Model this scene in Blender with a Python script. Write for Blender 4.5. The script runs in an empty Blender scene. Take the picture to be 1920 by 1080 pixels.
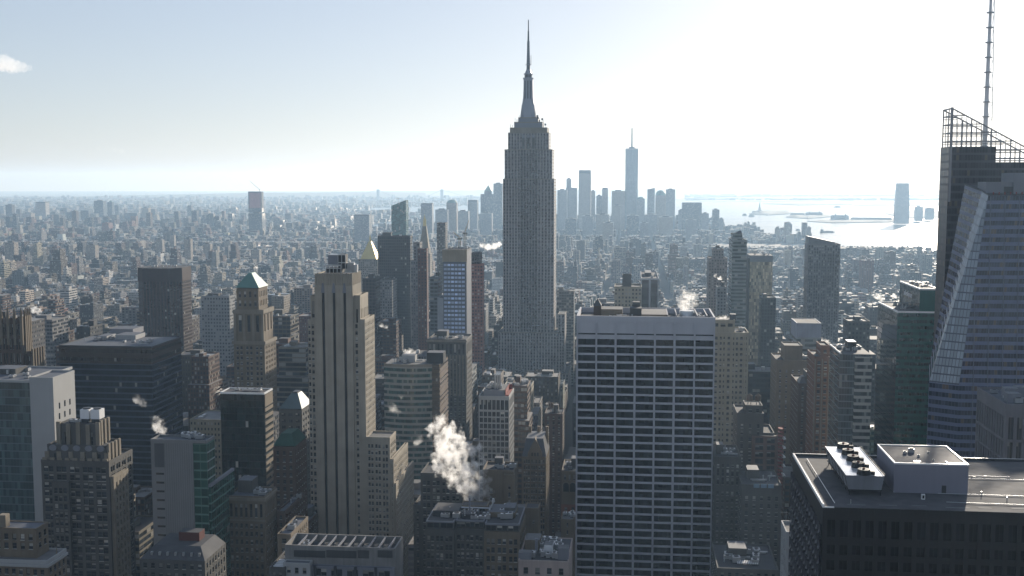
import bpy, math, random
import numpy as np
from math import sin, cos, tan, atan, radians, pi, sqrt, floor, ceil
from mathutils import Vector, noise as mnoise
random.seed(7)
SC = bpy.context.scene
COL = SC.collection
# ---------------------------------------------------------------- camera
W0, H0, F = 1920, 1080, 2120.0          # reference picture size and focal length in its pixels
PITCH = radians(5.39)
EYE = 259.0                              # observation deck above the street
cd = bpy.data.cameras.new('camera')
cd.sensor_width = 36.0
cd.lens = 36.0 * F / W0
cd.clip_start = 1.0
cd.clip_end = 120000.0
cam = bpy.data.objects.new('camera', cd)
COL.objects.link(cam)
cam.location = (0, 0, EYE)
cam.rotation_euler = (pi / 2 - PITCH, 0, 0)
SC.camera = cam
# ---------------------------------------------------------------- sky and sun
SUN_EL, SUN_AZ = radians(15.0), radians(24.0)     # azimuth measured from +Y towards +X
wd = bpy.data.worlds.new('World')
SC.world = wd
wd.use_nodes = True
nt = wd.node_tree
sky = nt.nodes.new('ShaderNodeTexSky')
sky.sky_type = 'NISHITA'
sky.sun_disc = False
sky.sun_elevation = SUN_EL
sky.sun_rotation = SUN_AZ
sky.altitude = 100
sky.air_density = 1.0
sky.dust_density = 0.6
sky.ozone_density = 1.0
bg = nt.nodes['Background']
hs = nt.nodes.new('ShaderNodeHueSaturation')
hs.inputs['Saturation'].default_value = 0.80
nt.links.new(sky.outputs[0], hs.inputs['Color'])
wb = nt.nodes.new('ShaderNodeMix'); wb.data_type = 'RGBA'; wb.blend_type = 'MULTIPLY'; wb.inputs[0].default_value = 1.0
wb.inputs[7].default_value = (0.91, 0.98, 1.15, 1)      # daylight white balance
gmm = nt.nodes.new('ShaderNodeGamma'); gmm.inputs[1].default_value = 0.56       # a thin veil evens the sky out
nt.links.new(hs.outputs[0], gmm.inputs[0])
nt.links.new(gmm.outputs[0], wb.inputs[6])
nt.links.new(wb.outputs[2], bg.inputs[0])
bg.inputs[1].default_value = 0.15
sl = bpy.data.lights.new('sun', 'SUN')
sl.energy = 5.0
sl.angle = radians(0.5)
sl.color = (1.0, 0.90, 0.76)
so = bpy.data.objects.new('sun', sl)
COL.objects.link(so)
sd = Vector((sin(SUN_AZ) * cos(SUN_EL), cos(SUN_AZ) * cos(SUN_EL), sin(SUN_EL)))
so.rotation_euler = sd.to_track_quat('Z', 'Y').to_euler()
so.location = (300, -400, 900)
SC.view_settings.view_transform = 'Standard'
SC.view_settings.look = 'None'
SC.view_settings.exposure = 0.60
SC.view_settings.gamma = 1.0
cy = SC.cycles
cy.max_bounces = 6
cy.diffuse_bounces = 2
cy.glossy_bounces = 3
cy.transmission_bounces = 2
cy.volume_bounces = 3
cy.transparent_max_bounces = 6
cy.sample_clamp_indirect = 4.0
cy.sample_clamp_direct = 0.0
cy.caustics_reflective = False
cy.caustics_refractive = False
cy.use_denoising = True
HAZE = 0.000055
HAZE_G = 0.37
# ---------------------------------------------------------------- picture <-> world
CP, SP = cos(PITCH), sin(PITCH)
def ray(u, v):
    a = (u - W0 / 2) / F; b = (H0 / 2 - v) / F
    return (a, CP + b * SP, -SP + b * CP)
def at(u, v, Y):
    d = ray(u, v); t = Y / d[1]
    return (d[0] * t, Y, EYE + d[2] * t)
def gnd(u, v, z=0.0):
    d = ray(u, v); t = (z - EYE) / d[2]
    return (d[0] * t, d[1] * t)
def proj(x, y, z):
    z -= EYE
    dep = y * CP - z * SP
    if dep < 1: return None
    return (W0 / 2 + F * x / dep, H0 / 2 - F * (y * SP + z * CP) / dep)
TH = radians(6.1)                         # the avenues run this far off the view axis
# ---------------------------------------------------------------- mesh collecting
class MB:
    def __init__(s):
        s.v = []; s.f = []; s.uv = []; s.m = []; s.r = []; s.c = []; s.smooth = False
    def quad(s, p, m=0, uv=None, r=0.0, c=(1, 1, 1)):
        i = len(s.v); n = len(p)
        s.v.extend(p); s.f.append(tuple(range(i, i + n)))
        s.uv.extend(uv if uv else [(0.0, 0.0)] * n)
        s.m.append(m); s.r.append(r); s.c.append(c)
    def hexa(s, b, t, m=0, top=None, r=0.0, c=(1, 1, 1), bay=None, fl=None, bottom=False, ctop=None):
        # b, t: same number of points round the base / the top, anticlockwise seen from above
        n = len(b)
        if top is None: top = m
        for i in range(n):
            j = (i + 1) % n
            uv = None
            if bay:
                L = sqrt((b[j][0] - b[i][0]) ** 2 + (b[j][1] - b[i][1]) ** 2)
                k = max(1, round(L / bay)); q = max(1, round(abs(t[i][2] - b[i][2]) / fl))
                uv = [(0, 0), (k, 0), (k, q), (0, q)]
            s.quad([b[i], b[j], t[j], t[i]], m, uv, r, c)
        s.quad(list(t), top, None, r, ctop or c)
        if bottom: s.quad(list(reversed(b)), m, None, r, c)
    def box(s, x0, x1, y0, y1, z0, z1, m=0, top=None, r=0.0, c=(1, 1, 1), bay=None, fl=None, bottom=False, ctop=None):
        b = [(x0, y0, z0), (x1, y0, z0), (x1, y1, z0), (x0, y1, z0)]
        s.hexa(b, [(p[0], p[1], z1) for p in b], m, top, r, c, bay, fl, bottom, ctop)
    def fbox(s, o, rr, nn, a0, a1, d0, d1, z0, z1, m=0):
        # a box on a facade: a along the face, d inwards from its outer plane
        P = lambda a, d, z: (o[0] + rr[0] * a - nn[0] * d, o[1] + rr[1] * a - nn[1] * d, z)
        b = [P(a0, d0, z0), P(a1, d0, z0), P(a1, d1, z0), P(a0, d1, z0)]
        s.hexa(b, [(p[0], p[1], z1) for p in b], m, bottom=True)
    def cyl(s, x, y, z0, z1, r0, r1=None, n=10, m=0, top=None):
        if r1 is None: r1 = r0
        b = [(x + r0 * cos(2 * pi * i / n), y + r0 * sin(2 * pi * i / n), z0) for i in range(n)]
        t = [(x + r1 * cos(2 * pi * i / n), y + r1 * sin(2 * pi * i / n), z1) for i in range(n)]
        s.hexa(b, t, m, top)
    def tube(s, p, q, r, n=5, m=0, r2=None):
        p = Vector(p); q = Vector(q); d = (q - p).normalized()
        a = d.orthogonal().normalized(); b = d.cross(a)
        r2 = r if r2 is None else r2
        A = [tuple(p + (a * cos(2 * pi * i / n) + b * sin(2 * pi * i / n)) * r) for i in range(n)]
        B = [tuple(q + (a * cos(2 * pi * i / n) + b * sin(2 * pi * i / n)) * r2) for i in range(n)]
        for i in range(n):
            j = (i + 1) % n
            s.quad([A[i], A[j], B[j], B[i]], m)
        s.quad(list(reversed(A)), m); s.quad(B, m)
    def mesh(s, name, mats):
        me = bpy.data.meshes.new(name)
        me.from_pydata(s.v, [], s.f)
        for x in mats: me.materials.append(x)
        nf = len(s.f)
        me.polygons.foreach_set('material_index', np.array(s.m, dtype=np.int32))
        me.uv_layers.new(name='UVMap').data.foreach_set('uv', np.array(s.uv, dtype=np.float32).ravel())
        a = me.attributes.new('rnd', 'FLOAT', 'FACE'); a.data.foreach_set('value', np.array(s.r, dtype=np.float32))
        a = me.attributes.new('col', 'FLOAT_COLOR', 'FACE')
        cc = np.ones((nf, 4), dtype=np.float32); cc[:, :3] = np.array(s.c, dtype=np.float32).reshape(-1, 3)
        a.data.foreach_set('color', cc.ravel())
        if s.smooth: me.polygons.foreach_set('use_smooth', np.ones(nf, dtype=bool))
        me.update()
        return me
    def build(s, name, mats, parent=None):
        if not isinstance(mats, (list, tuple)): mats = [mats]
        o = bpy.data.objects.new(name, s.mesh(name, mats))
        COL.objects.link(o)
        if parent: o.parent = parent
        return o
def tag(o, label=None, cat=None, group=None, kind=None):
    if label: o['label'] = label
    if cat: o['category'] = cat
    if group: o['group'] = group
    if kind: o['kind'] = kind
    return o
def empty(name, loc, rz=0.0):
    o = bpy.data.objects.new(name, None); COL.objects.link(o)
    o.location = loc; o.rotation_euler = (0, 0, rz); o.empty_display_size = 5
    return o
# ---------------------------------------------------------------- materials
class NG:
    def __init__(s, name):
        s.mat = bpy.data.materials.new(name); s.mat.use_nodes = True
        s.t = s.mat.node_tree; s.b = s.t.nodes['Principled BSDF']
        s.out = s.t.nodes['Material Output']
    def n(s, typ, **kw):
        nd = s.t.nodes.new(typ)
        for k, v in kw.items(): setattr(nd, k, v)
        return nd
    def put(s, sock, v):
        if hasattr(v, 'is_output'): s.t.links.new(v, sock)
        elif isinstance(v, (tuple, list)) and len(v) == 3 and sock.type == 'RGBA': sock.default_value = (*v, 1)
        else: sock.default_value = v
    def math(s, op, a, b=0.0, clamp=False):
        nd = s.n('ShaderNodeMath', operation=op); nd.use_clamp = clamp
        s.put(nd.inputs[0], a); s.put(nd.inputs[1], b)
        return nd.outputs[0]
    def mix(s, f, a, b):
        nd = s.n('ShaderNodeMix', data_type='RGBA')
        s.put(nd.inputs[0], f); s.put(nd.inputs[6], a); s.put(nd.inputs[7], b)
        return nd.outputs[2]
    def mixf(s, f, a, b):
        nd = s.n('ShaderNodeMix', data_type='FLOAT')
        s.put(nd.inputs[0], f); s.put(nd.inputs[2], a); s.put(nd.inputs[3], b)
        return nd.outputs[0]
    def mul(s, c, f):
        nd = s.n('ShaderNodeMix', data_type='RGBA', blend_type='MULTIPLY')
        nd.inputs[0].default_value = 1.0
        s.put(nd.inputs[6], c)
        cb = s.n('ShaderNodeCombineColor'); [s.put(cb.inputs[i], f) for i in range(3)]
        s.t.links.new(cb.outputs[0], nd.inputs[7])
        return nd.outputs[2]
    def noise(s, scale, detail=3, vec=None, stretch=None):
        nd = s.n('ShaderNodeTexNoise'); nd.inputs['Scale'].default_value = scale; nd.inputs['Detail'].default_value = detail
        if vec is None: vec = s.n('ShaderNodeTexCoord').outputs['Object']
        if stretch:
            mp = s.n('ShaderNodeMapping'); mp.inputs['Scale'].default_value = stretch
            s.t.links.new(vec, mp.inputs[0]); vec = mp.outputs[0]
        s.t.links.new(vec, nd.inputs['Vector'])
        return nd.outputs[0]
    def set(s, **kw):
        names = dict(col='Base Color', rough='Roughness', metal='Metallic', spec='Specular IOR Level', normal='Normal')
        for k, v in kw.items(): s.put(s.b.inputs[names[k]], v)
        return s.mat
    def weather(s, col, var):
        a = s.noise(0.12, 4); b = s.noise(1.0, 2, stretch=(0.9, 0.9, 0.03))
        f = s.math('ADD', s.math('MULTIPLY', a, var * 1.3), s.math('MULTIPLY', b, var * 0.9))
        return s.mul(col, s.math('ADD', f, 1.0 - 1.1 * var))
MATS = {}
def wall(name, col, var=0.5, rough=0.85, spec=0.3, metal=0.0):
    if name in MATS: return MATS[name]
    g = NG(name)
    MATS[name] = g.set(col=g.weather(col, var), rough=rough, spec=spec, metal=metal)
    return MATS[name]
def facade(name, col, wu=0.5, wv=0.55, glass=(0.02, 0.025, 0.03), blind=0.25, blindc=(0.3, 0.29, 0.26), span=None, var=0.35, grough=0.12, rough=0.85,
           attr=False, gvar=0.6, spec=0.5, wob=0.0):
    """a facade of bays (u) and storeys (v): wall, panes and, if given, a second tone of spandrel under each pane"""
    if name in MATS: return MATS[name]
    g = NG(name)
    uv = g.n('ShaderNodeUVMap').outputs[0]
    sp = g.n('ShaderNodeSeparateXYZ'); g.t.links.new(uv, sp.inputs[0])
    u, v = sp.outputs[0], sp.outputs[1]
    rn = g.n('ShaderNodeAttribute', attribute_name='rnd').outputs['Fac']
    oi = g.n('ShaderNodeObjectInfo').outputs['Random']
    if attr:
        wu = g.math('ADD', g.math('MULTIPLY', rn, 0.72), 0.30)
        wv = g.math('ADD', g.math('MULTIPLY', g.math('FRACT', g.math('MULTIPLY', rn, 7.3)), 0.25), 0.42)
    fu = g.math('ABSOLUTE', g.math('SUBTRACT', g.math('FRACT', u), 0.5))
    fv = g.math('ABSOLUTE', g.math('SUBTRACT', g.math('FRACT', v), 0.5))
    hu = g.math('MULTIPLY', wu, 0.5); hv = g.math('MULTIPLY', wv, 0.5)
    mu = g.math('LESS_THAN', fu, hu)
    m = g.math('MULTIPLY', mu, g.math('LESS_THAN', fv, hv))
    cb = g.n('ShaderNodeCombineXYZ')
    g.put(cb.inputs[0], g.math('FLOOR', u)); g.put(cb.inputs[1], g.math('FLOOR', v))
    g.put(cb.inputs[2], g.math('ADD', g.math('MULTIPLY', rn, 91.7), g.math('MULTIPLY', oi, 57.0)))
    wn = g.n('ShaderNodeTexWhiteNoise', noise_dimensions='3D'); g.t.links.new(cb.outputs[0], wn.inputs[0])
    r = wn.outputs[0]
    gl = g.mul(glass, g.math('ADD', g.math('MULTIPLY', g.math('POWER', r, 2.0), gvar * 2.2), 1 - gvar * 0.5))
    gl = g.mix(g.math('GREATER_THAN', g.math('FRACT', g.math('MULTIPLY', r, 13.7)), 1 - blind), gl, blindc)
    base = g.n('ShaderNodeAttribute', attribute_name='col').outputs['Color'] if attr else col
    w = g.weather(base, var)
    if span is not None: w = g.mix(mu, w, span)
    nrm = {}
    if wob:
        geo = g.n('ShaderNodeNewGeometry').outputs['Normal']
        nd = g.n('ShaderNodeVectorMath', operation='SUBTRACT'); g.t.links.new(wn.outputs[1], nd.inputs[0]); nd.inputs[1].default_value = (.5, .5, .5)
        sc = g.n('ShaderNodeVectorMath', operation='SCALE'); g.t.links.new(nd.outputs[0], sc.inputs[0]); g.put(sc.inputs['Scale'], g.math('MULTIPLY', m, wob))
        ad = g.n('ShaderNodeVectorMath', operation='ADD'); g.t.links.new(geo, ad.inputs[0]); g.t.links.new(sc.outputs[0], ad.inputs[1])
        nm = g.n('ShaderNodeVectorMath', operation='NORMALIZE'); g.t.links.new(ad.outputs[0], nm.inputs[0])
        nrm = dict(normal=nm.outputs[0])
    MATS[name] = g.set(col=g.mix(m, w, gl), rough=g.mixf(m, rough, grough), spec=g.mixf(m, 0.25, spec), **nrm)
    return MATS[name]
def pane_mat(name, glass, gvar=0.6, rough=0.08, spec=0.5, metal=0.0, wob=0.012):
    if name in MATS: return MATS[name]
    g = NG(name)
    rn = g.n('ShaderNodeAttribute', attribute_name='rnd').outputs['Fac']
    oi = g.n('ShaderNodeObjectInfo').outputs['Random']
    r = g.math('FRACT', g.math('ADD', rn, g.math('MULTIPLY', oi, 7.31)))
    c = g.mul(glass, g.math('ADD', g.math('MULTIPLY', g.math('POWER', r, 3.0), gvar * 3.5), 1 - gvar * 0.4))
    geo = g.n('ShaderNodeNewGeometry').outputs['Normal']
    wn = g.n('ShaderNodeTexWhiteNoise', noise_dimensions='1D'); g.put(wn.inputs['W'], g.math('MULTIPLY', r, 971.0))
    nd = g.n('ShaderNodeVectorMath', operation='SUBTRACT'); g.t.links.new(wn.outputs[1], nd.inputs[0]); nd.inputs[1].default_value = (.5, .5, .5)
    sc = g.n('ShaderNodeVectorMath', operation='SCALE'); g.t.links.new(nd.outputs[0], sc.inputs[0]); sc.inputs['Scale'].default_value = wob
    ad = g.n('ShaderNodeVectorMath', operation='ADD'); g.t.links.new(geo, ad.inputs[0]); g.t.links.new(sc.outputs[0], ad.inputs[1])
    nm = g.n('ShaderNodeVectorMath', operation='NORMALIZE'); g.t.links.new(ad.outputs[0], nm.inputs[0])
    MATS[name] = g.set(col=c, rough=rough, spec=spec, metal=metal, normal=nm.outputs[0])
    return MATS[name]
def roofmat(name, col, r0=0.7, r1=0.95, var=0.5):
    if name in MATS: return MATS[name]
    g = NG(name)
    n = g.noise(0.35, 4); n2 = g.noise(0.06, 2)
    c = g.mul(col, g.math('ADD', g.math('MULTIPLY', n, var * 1.2), 1 - 0.6 * var))
    MATS[name] = g.set(col=c, rough=g.mixf(n2, r0, r1), spec=0.15)
    return MATS[name]
LIME = wall('limestone', (0.22, 0.19, 0.145))
TAN = wall('tan_stone', (0.165, 0.131, 0.092))
GREYSTONE = wall('grey_stone', (0.088, 0.085, 0.078))
BROWNST = wall('brown_stone', (0.085, 0.053, 0.037))
BRICK = wall('red_brick', (0.20, 0.085, 0.06))
WHITE = wall('white_concrete', (0.36, 0.36, 0.35), var=0.15)
PALE = wall('pale_panel', (0.19, 0.194, 0.215), var=0.15, rough=0.6)
TRAV = wall('travertine', (0.46, 0.46, 0.485), var=0.15)
DARKM = wall('dark_metal', (0.035, 0.037, 0.042), var=0.3, rough=0.5)
BLACKM = wall('black_metal', (0.012, 0.012, 0.014), var=0.3, rough=0.55)
STEEL = wall('galvanised_steel', (0.42, 0.43, 0.44), var=0.25, rough=0.38, metal=0.7)
WHITEP = wall('white_paint', (0.75, 0.75, 0.74), var=0.1, rough=0.4)
FRAME = wall('window_frame', (0.16, 0.16, 0.155), var=0.1)
COPPER = wall('green_copper', (0.09, 0.20, 0.175), var=0.3, rough=0.6)
GOLD = wall('gilded_tiles', (0.62, 0.50, 0.22), var=0.15, rough=0.45, metal=0.5)
REDP = wall('red_paint', (0.22, 0.04, 0.03), var=0.2)
WOOD = wall('tank_wood', (0.12, 0.085, 0.06))
ROOFD = roofmat('tar_roof', (0.075, 0.076, 0.08))
ROOFG = roofmat('gravel_roof', (0.15, 0.148, 0.147))
ROOFB = roofmat('membrane_roof', (0.11, 0.118, 0.135), .55, .8)
GLASSD = pane_mat('dark_glass', (0.018, 0.021, 0.024))
GLASSB = pane_mat('blue_glass', (0.035, 0.05, 0.065), spec=0.6)
GLASSG = pane_mat('green_glass', (0.02, 0.06, 0.05), spec=0.6)
BLIND = pane_mat('window_blind', (0.21, 0.20, 0.175), gvar=0.5, rough=0.35, spec=0.4, wob=0.0)
# ---------------------------------------------------------------- building kit
HERO_RECTS = []        # (u0, v0, u1, vb, D) of every big building, used to keep the filler blocks off them
LAND = []              # (u, v, D, noun) landmarks used to word the labels of the blocks between them
WCACHE = {}
ALLFOOT = []      # ground plans of those buildings
RNG = random.Random(11)
def win_geo(B, P, w, h, var, style, r):
    """one window in its opening: P(a, d, z) maps face coordinates, a and z from the window's centre"""
    a0, a1, z0, z1 = -w / 2, w / 2, -h / 2, h / 2
    if style == 'sash':
        zb = z1 - h * (0, 0.3, 0.48, 0.8)[var]
        B.quad([P(a0, 0, z0), P(a1, 0, z0), P(a1, 0, zb), P(a0, 0, zb)], 0, r=r)
        if var: B.quad([P(a0, 0, zb), P(a1, 0, zb), P(a1, 0, z1), P(a0, 0, z1)], 1, r=r)
        t = 0.045
        for (b0, b1, c0, c1) in ((a0, a1, -t, t),):
            q = [P(b0, -0.05, c0), P(b1, -0.05, c0), P(b1, -0.05, c1), P(b0, -0.05, c1)]
            B.quad(q, 2)
            B.quad([P(b0, 0, c1), q[3], q[2], P(b1, 0, c1)], 2)
        # stone sill, and now and then an air conditioner in the lower sash
        e = .12; d = -.46
        B.quad([P(a0 - e, d, z0 - .2), P(a1 + e, d, z0 - .2), P(a1 + e, d, z0 + .02), P(a0 - e, d, z0 + .02)], 1)
        B.quad([P(a0 - e, d, z0 + .02), P(a1 + e, d, z0 + .02), P(a1 + e, 0, z0 + .03), P(a0 - e, 0, z0 + .03)], 1)
        if RNG.random() < .12:
            h0, h1 = -w * .3, w * .3
            q = [P(h0, -.62, z0 + .04), P(h1, -.62, z0 + .04), P(h1, -.62, z0 + .6), P(h0, -.62, z0 + .6)]; k = [P(h0, 0, z0 + .04), P(h1, 0, z0 + .04), P(h1, 0, z0 + .6), P(h0, 0, z0 + .6)]
            B.quad(q, 2); B.quad([q[3], q[2], k[2], k[3]], 2); B.quad([q[1], k[1], k[2], q[2]], 2); B.quad([k[0], q[0], q[3], k[3]], 2)
    else:
        n = 4 if style == 'ribbon' else 2
        for i in range(n):
            x0 = a0 + (a1 - a0) * i / n; x1 = a0 + (a1 - a0) * (i + 1) / n
            zb = z1 - h * (0.0 if RNG.random() < 0.65 else RNG.choice((0.25, 0.5)))
            B.quad([P(x0, 0, z0), P(x1, 0, z0), P(x1, 0, zb), P(x0, 0, zb)], 0, r=(r + i * 0.21) % 1)
            if zb < z1 - 0.01: B.quad([P(x0, 0, zb), P(x1, 0, zb), P(x1, 0, z1), P(x0, 0, z1)], 0 if style == 'ribbon' else 1, r=(r + 0.5) % 1)
        for i in range(1, n):
            x = a0 + (a1 - a0) * i / n
            B.quad([P(x - 0.05, -0.06, z0), P(x + 0.05, -0.06, z0), P(x + 0.05, -0.06, z1), P(x - 0.05, -0.06, z1)], 2)
class Hero:
    """a building whose walls are measured from the photograph at a chosen distance; local x runs along its street front, y away from it"""
    def __init__(s, name, label, cat, u0, v, D, th=TH, noun=None, vb=1080, ug=None, group=None):
        p = at(u0, v, D)
        s.th = th; s.ox, s.oy = p[0], p[1]; s.D = D; s.vb = vb
        s.sd = (cos(th), -sin(th)); s.ad = (sin(th), cos(th))
        s.root = empty(name, (s.ox, s.oy, 0), -th)
        tag(s.root, label, cat, group)
        s.B = {}; s.wins = []; s.foot = []
        s.noun = noun; s.first = None; s.n = 0; s.up = {}
        s.wm = [GLASSD, BLIND, FRAME]
    def xz(s, u, v, y=0.0):
        d = ray(u, v)
        den = d[0] * s.ad[0] + d[1] * s.ad[1]
        t = (y + s.ox * s.ad[0] + s.oy * s.ad[1]) / den
        px, py = d[0] * t - s.ox, d[1] * t - s.oy
        return px * s.sd[0] + py * s.sd[1], EYE + d[2] * t
    def yz(s, u, v, x):
        d = ray(u, v)
        den = d[0] * s.sd[0] + d[1] * s.sd[1]
        t = (x + s.ox * s.sd[0] + s.oy * s.sd[1]) / den
        px, py = d[0] * t - s.ox, d[1] * t - s.oy
        return px * s.ad[0] + py * s.ad[1], EYE + d[2] * t
    def world(s, x, y): return (s.ox + x * s.sd[0] + y * s.ad[0], s.oy + x * s.sd[1] + y * s.ad[1])
    def mb(s, part, mats):
        if part not in s.B: s.B[part] = (MB(), mats if isinstance(mats, list) else [mats])
        return s.B[part][0]
    def dims(s, u0, u1, v, y0=0.0, L=30.0, u2=None, v2=None):
        x0, za = s.xz(u0, v, y0); x1, zb = s.xz(u1, v, y0)
        z1 = (za + zb) / 2
        y1 = y0 + L
        if u2 is not None:
            y1 = s.yz(u2, v2 if v2 else v - 8, x1 if u0 < 1187 else x0)[0]
            y1 = max(y0 + 6, min(y0 + 90, y1))
        return x0, x1, y0, y1, z1
    def note(s, x0, x1, y0, y1, z1):
        pts = [proj(*s.world(x, y), z1) for x in (x0, x1) for y in (y0, y1)]
        pts = [p for p in pts if p]
        us = [p[0] for p in pts]; vs = [p[1] for p in pts]
        HERO_RECTS.append((min(us), min(vs), max(us), s.vb, s.D))
        if s.first is None: s.first = ((min(us) + max(us)) / 2, min(vs))
        s.foot.append([s.world(x0, y0), s.world(x1, y0), s.world(x1, y1), s.world(x0, y1)])
        ALLFOOT.append(s.foot[-1])
    def mat_block(s, x0, x1, y0, y1, z0, z1, m, bay=3.2, fl=3.6, roof=ROOFD, par=0.9, part='wall', parm=None):
        B = s.part(part, [m])
        B.box(x0, x1, y0, y1, z0, z1, 0, bay=bay, fl=fl)
        s.roof(x0, x1, y0, y1, z1, parm or m, roof, par)
        s.note(x0, x1, y0, y1, z1)
    def roof(s, x0, x1, y0, y1, z1, pm, roof=ROOFD, par=0.9, t=0.45):
        if roof is None: return
        RB = s.part('roof', [roof]); RB.box(x0 + t, x1 - t, y0 + t, y1 - t, z1 + 0.004, z1 + 0.12)
        P = s.part('parapet', [pm], under=RB)
        e = 0.06
        for (a, b, c, d) in ((x0 - e, x1 + e, y0 - e, y0 + t), (x0 - e, x1 + e, y1 - t, y1 + e), (x0 - e, x0 + t, y0 + t, y1 - t), (x1 - t, x1 + e, y0 + t, y1 - t)):
            P.box(a, b, c, d, z1 - 0.35, z1 + par, bottom=True)
    def geo_block(s, x0, x1, y0, y1, z0, z1, wm, faces='FR', bay=3.2, fl=3.6, ww=1.4, wh=1.9, t=0.4, roof=ROOFD, par=0.9, pat=None, style='sash',
                  top=1.2, cols=None, rows=None, span=None, back=0.06, part='wall', zlow=None, edge=0.6, parm=None):
        """walls with real openings: piers and spandrels standing proud of a core, a window set in every opening"""
        B = s.part(part, [wm, span or wm])
        cx0 = x0 + (t if 'L' in faces else 0); cx1 = x1 - (t if 'R' in faces else 0); cy0 = y0 + (t if 'F' in faces else 0)
        B.box(cx0, cx1, cy0, y1, z0, z1, 0)
        if zlow is None: zlow = z0
        for f in faces:
            if f == 'F': o, rr, nn, L, rot = (x0, y0), (1, 0), (0, -1), x1 - x0, 0.0
            elif f == 'R': o, rr, nn, L, rot = (x1, y0 + (t if 'F' in faces else 0)), (0, 1), (1, 0), y1 - y0 - (t if 'F' in faces else 0), pi / 2
            else: o, rr, nn, L, rot = (x0, y1), (0, -1), (-1, 0), y1 - y0 - (t if 'F' in faces else 0), -pi / 2
            cc = cols if (cols is not None and f == 'F') else None
            if cc is None:
                n = max(1, round((L - 2 * edge) / bay)); bw = (L - 2 * edge) / n
                cc = []
                for i in range(n):
                    for (q, w) in (pat or [(0.5, ww / bay)]):
                        c = edge + (i + q) * bw
                        cc.append((c - w * bw / 2, c + w * bw / 2))
            rws = rows
            if rws is None:
                k = max(1, int((z1 - top - zlow) / fl))
                rws = [(z1 - top - i * fl - wh, z1 - top - i * fl) for i in range(k)]
            ztop = z1 - 0.02
            prev = 0.0
            for (a, b) in cc + [(L, L)]:
                if a > prev + 0.02: B.fbox(o, rr, nn, prev, a, 0, t + 0.03, z0, ztop, 0)
                prev = b
            for (a, b) in cc:
                zt = ztop
                for (c, d) in rws:
                    if d < zt - 0.02: B.fbox(o, rr, nn, a, b, back, t + 0.03, d, zt, 1)
                    zt = c
                if zt > zlow: B.fbox(o, rr, nn, a, b, back, t + 0.03, zlow, zt, 1)
                for (c, d) in rws:
                    m = (a + b) / 2
                    s.wins.append((o[0] + rr[0] * m - nn[0] * t * 0.8, o[1] + rr[1] * m - nn[1] * t * 0.8, (c + d) / 2, rr, nn, rot, b - a, d - c, style))
        s.roof(x0, x1, y0, y1, z1, parm or wm, roof, par)
        s.note(x0, x1, y0, y1, z1)
    def part(s, name, mats, under=None):
        """start a separate part; returns its mesh collector"""
        s.n += 1
        key = f'{name}#{s.n}'
        B = s.mb(key, mats if isinstance(mats, list) else [mats])
        if under is not None: s.up[id(B)] = under
        return B
    def box_part(s, name, mat, x0, x1, y0, y1, z0, z1, top=None):
        B = s.part(name, [mat, top or mat]); B.box(x0, x1, y0, y1, z0, z1, 0, 1); return B
    def tank(s, x, y, z, r=1.7, h=3.2):
        B = s.part('water_tank', [WOOD, STEEL])
        for k in range(4):
            a = pi / 4 + k * pi / 2
            B.tube((x + r * .7 * cos(a), y + r * .7 * sin(a), z), (x + r * .7 * cos(a), y + r * .7 * sin(a), z + 2.6), 0.14, 4, 1)
        B.cyl(x, y, z + 2.5, z + 2.5 + h, r, r * 0.96, 12, 0)
        B.cyl(x, y, z + 2.5 + h, z + 3.8 + h, r * 1.08, 0.1, 12, 0)
    def kit(s, x0, x1, y0, y1, z, seed=0, n=5, bulk=True, tank=False, mat=None):
        """the usual roof clutter, each piece a part of the building"""
        R = random.Random(seed); z += 0.12
        w, d = x1 - x0, y1 - y0
        if bulk:
            bw, bd = w * R.uniform(.25, .4), d * R.uniform(.3, .45)
            bx, by = x0 + (w - bw) * R.uniform(.15, .85), y0 + (d - bd) * R.uniform(.3, .8)
            s.box_part('bulkhead', mat or GREYSTONE, bx, bx + bw, by, by + bd, z, z + R.uniform(3, 5.5), ROOFB)
        for i in range(n):
            q = R.random(); x = x0 + w * R.uniform(.08, .85); y = y0 + d * R.uniform(.08, .8)
            if q < .55:
                a, b, c = R.uniform(1.2, 3.5), R.uniform(1.2, 4), R.uniform(.9, 2.4)
                B = s.part('air_handler', [STEEL, DARKM])
                B.box(x, x + a, y, y + b, z + .3, z + .3 + c, 0); B.box(x + .1, x + a - .1, y + .1, y + b - .1, z, z + .3, 1)
                B.cyl(x + a / 2, y + b / 2, z + .3 + c, z + .55 + c, min(a, b) * .33, None, 10, 1)
            elif q < .8:
                B = s.part('vent_pipe', [STEEL]); B.cyl(x, y, z, z + R.uniform(1.5, 3), .22, None, 8); B.cyl(x, y, z + 1.5, z + 1.9, .42, .3, 8)
            else:
                B = s.part('duct', [STEEL]); L = R.uniform(3, 8); B.box(x, min(x + L, x1 - 1), y, y + .7, z + .4, z + 1.1, 0, bottom=True)
        if tank: s.tank(x0 + w * R.uniform(.2, .8), y0 + d * R.uniform(.3, .8), z, R.uniform(1.4, 1.9))
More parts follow.
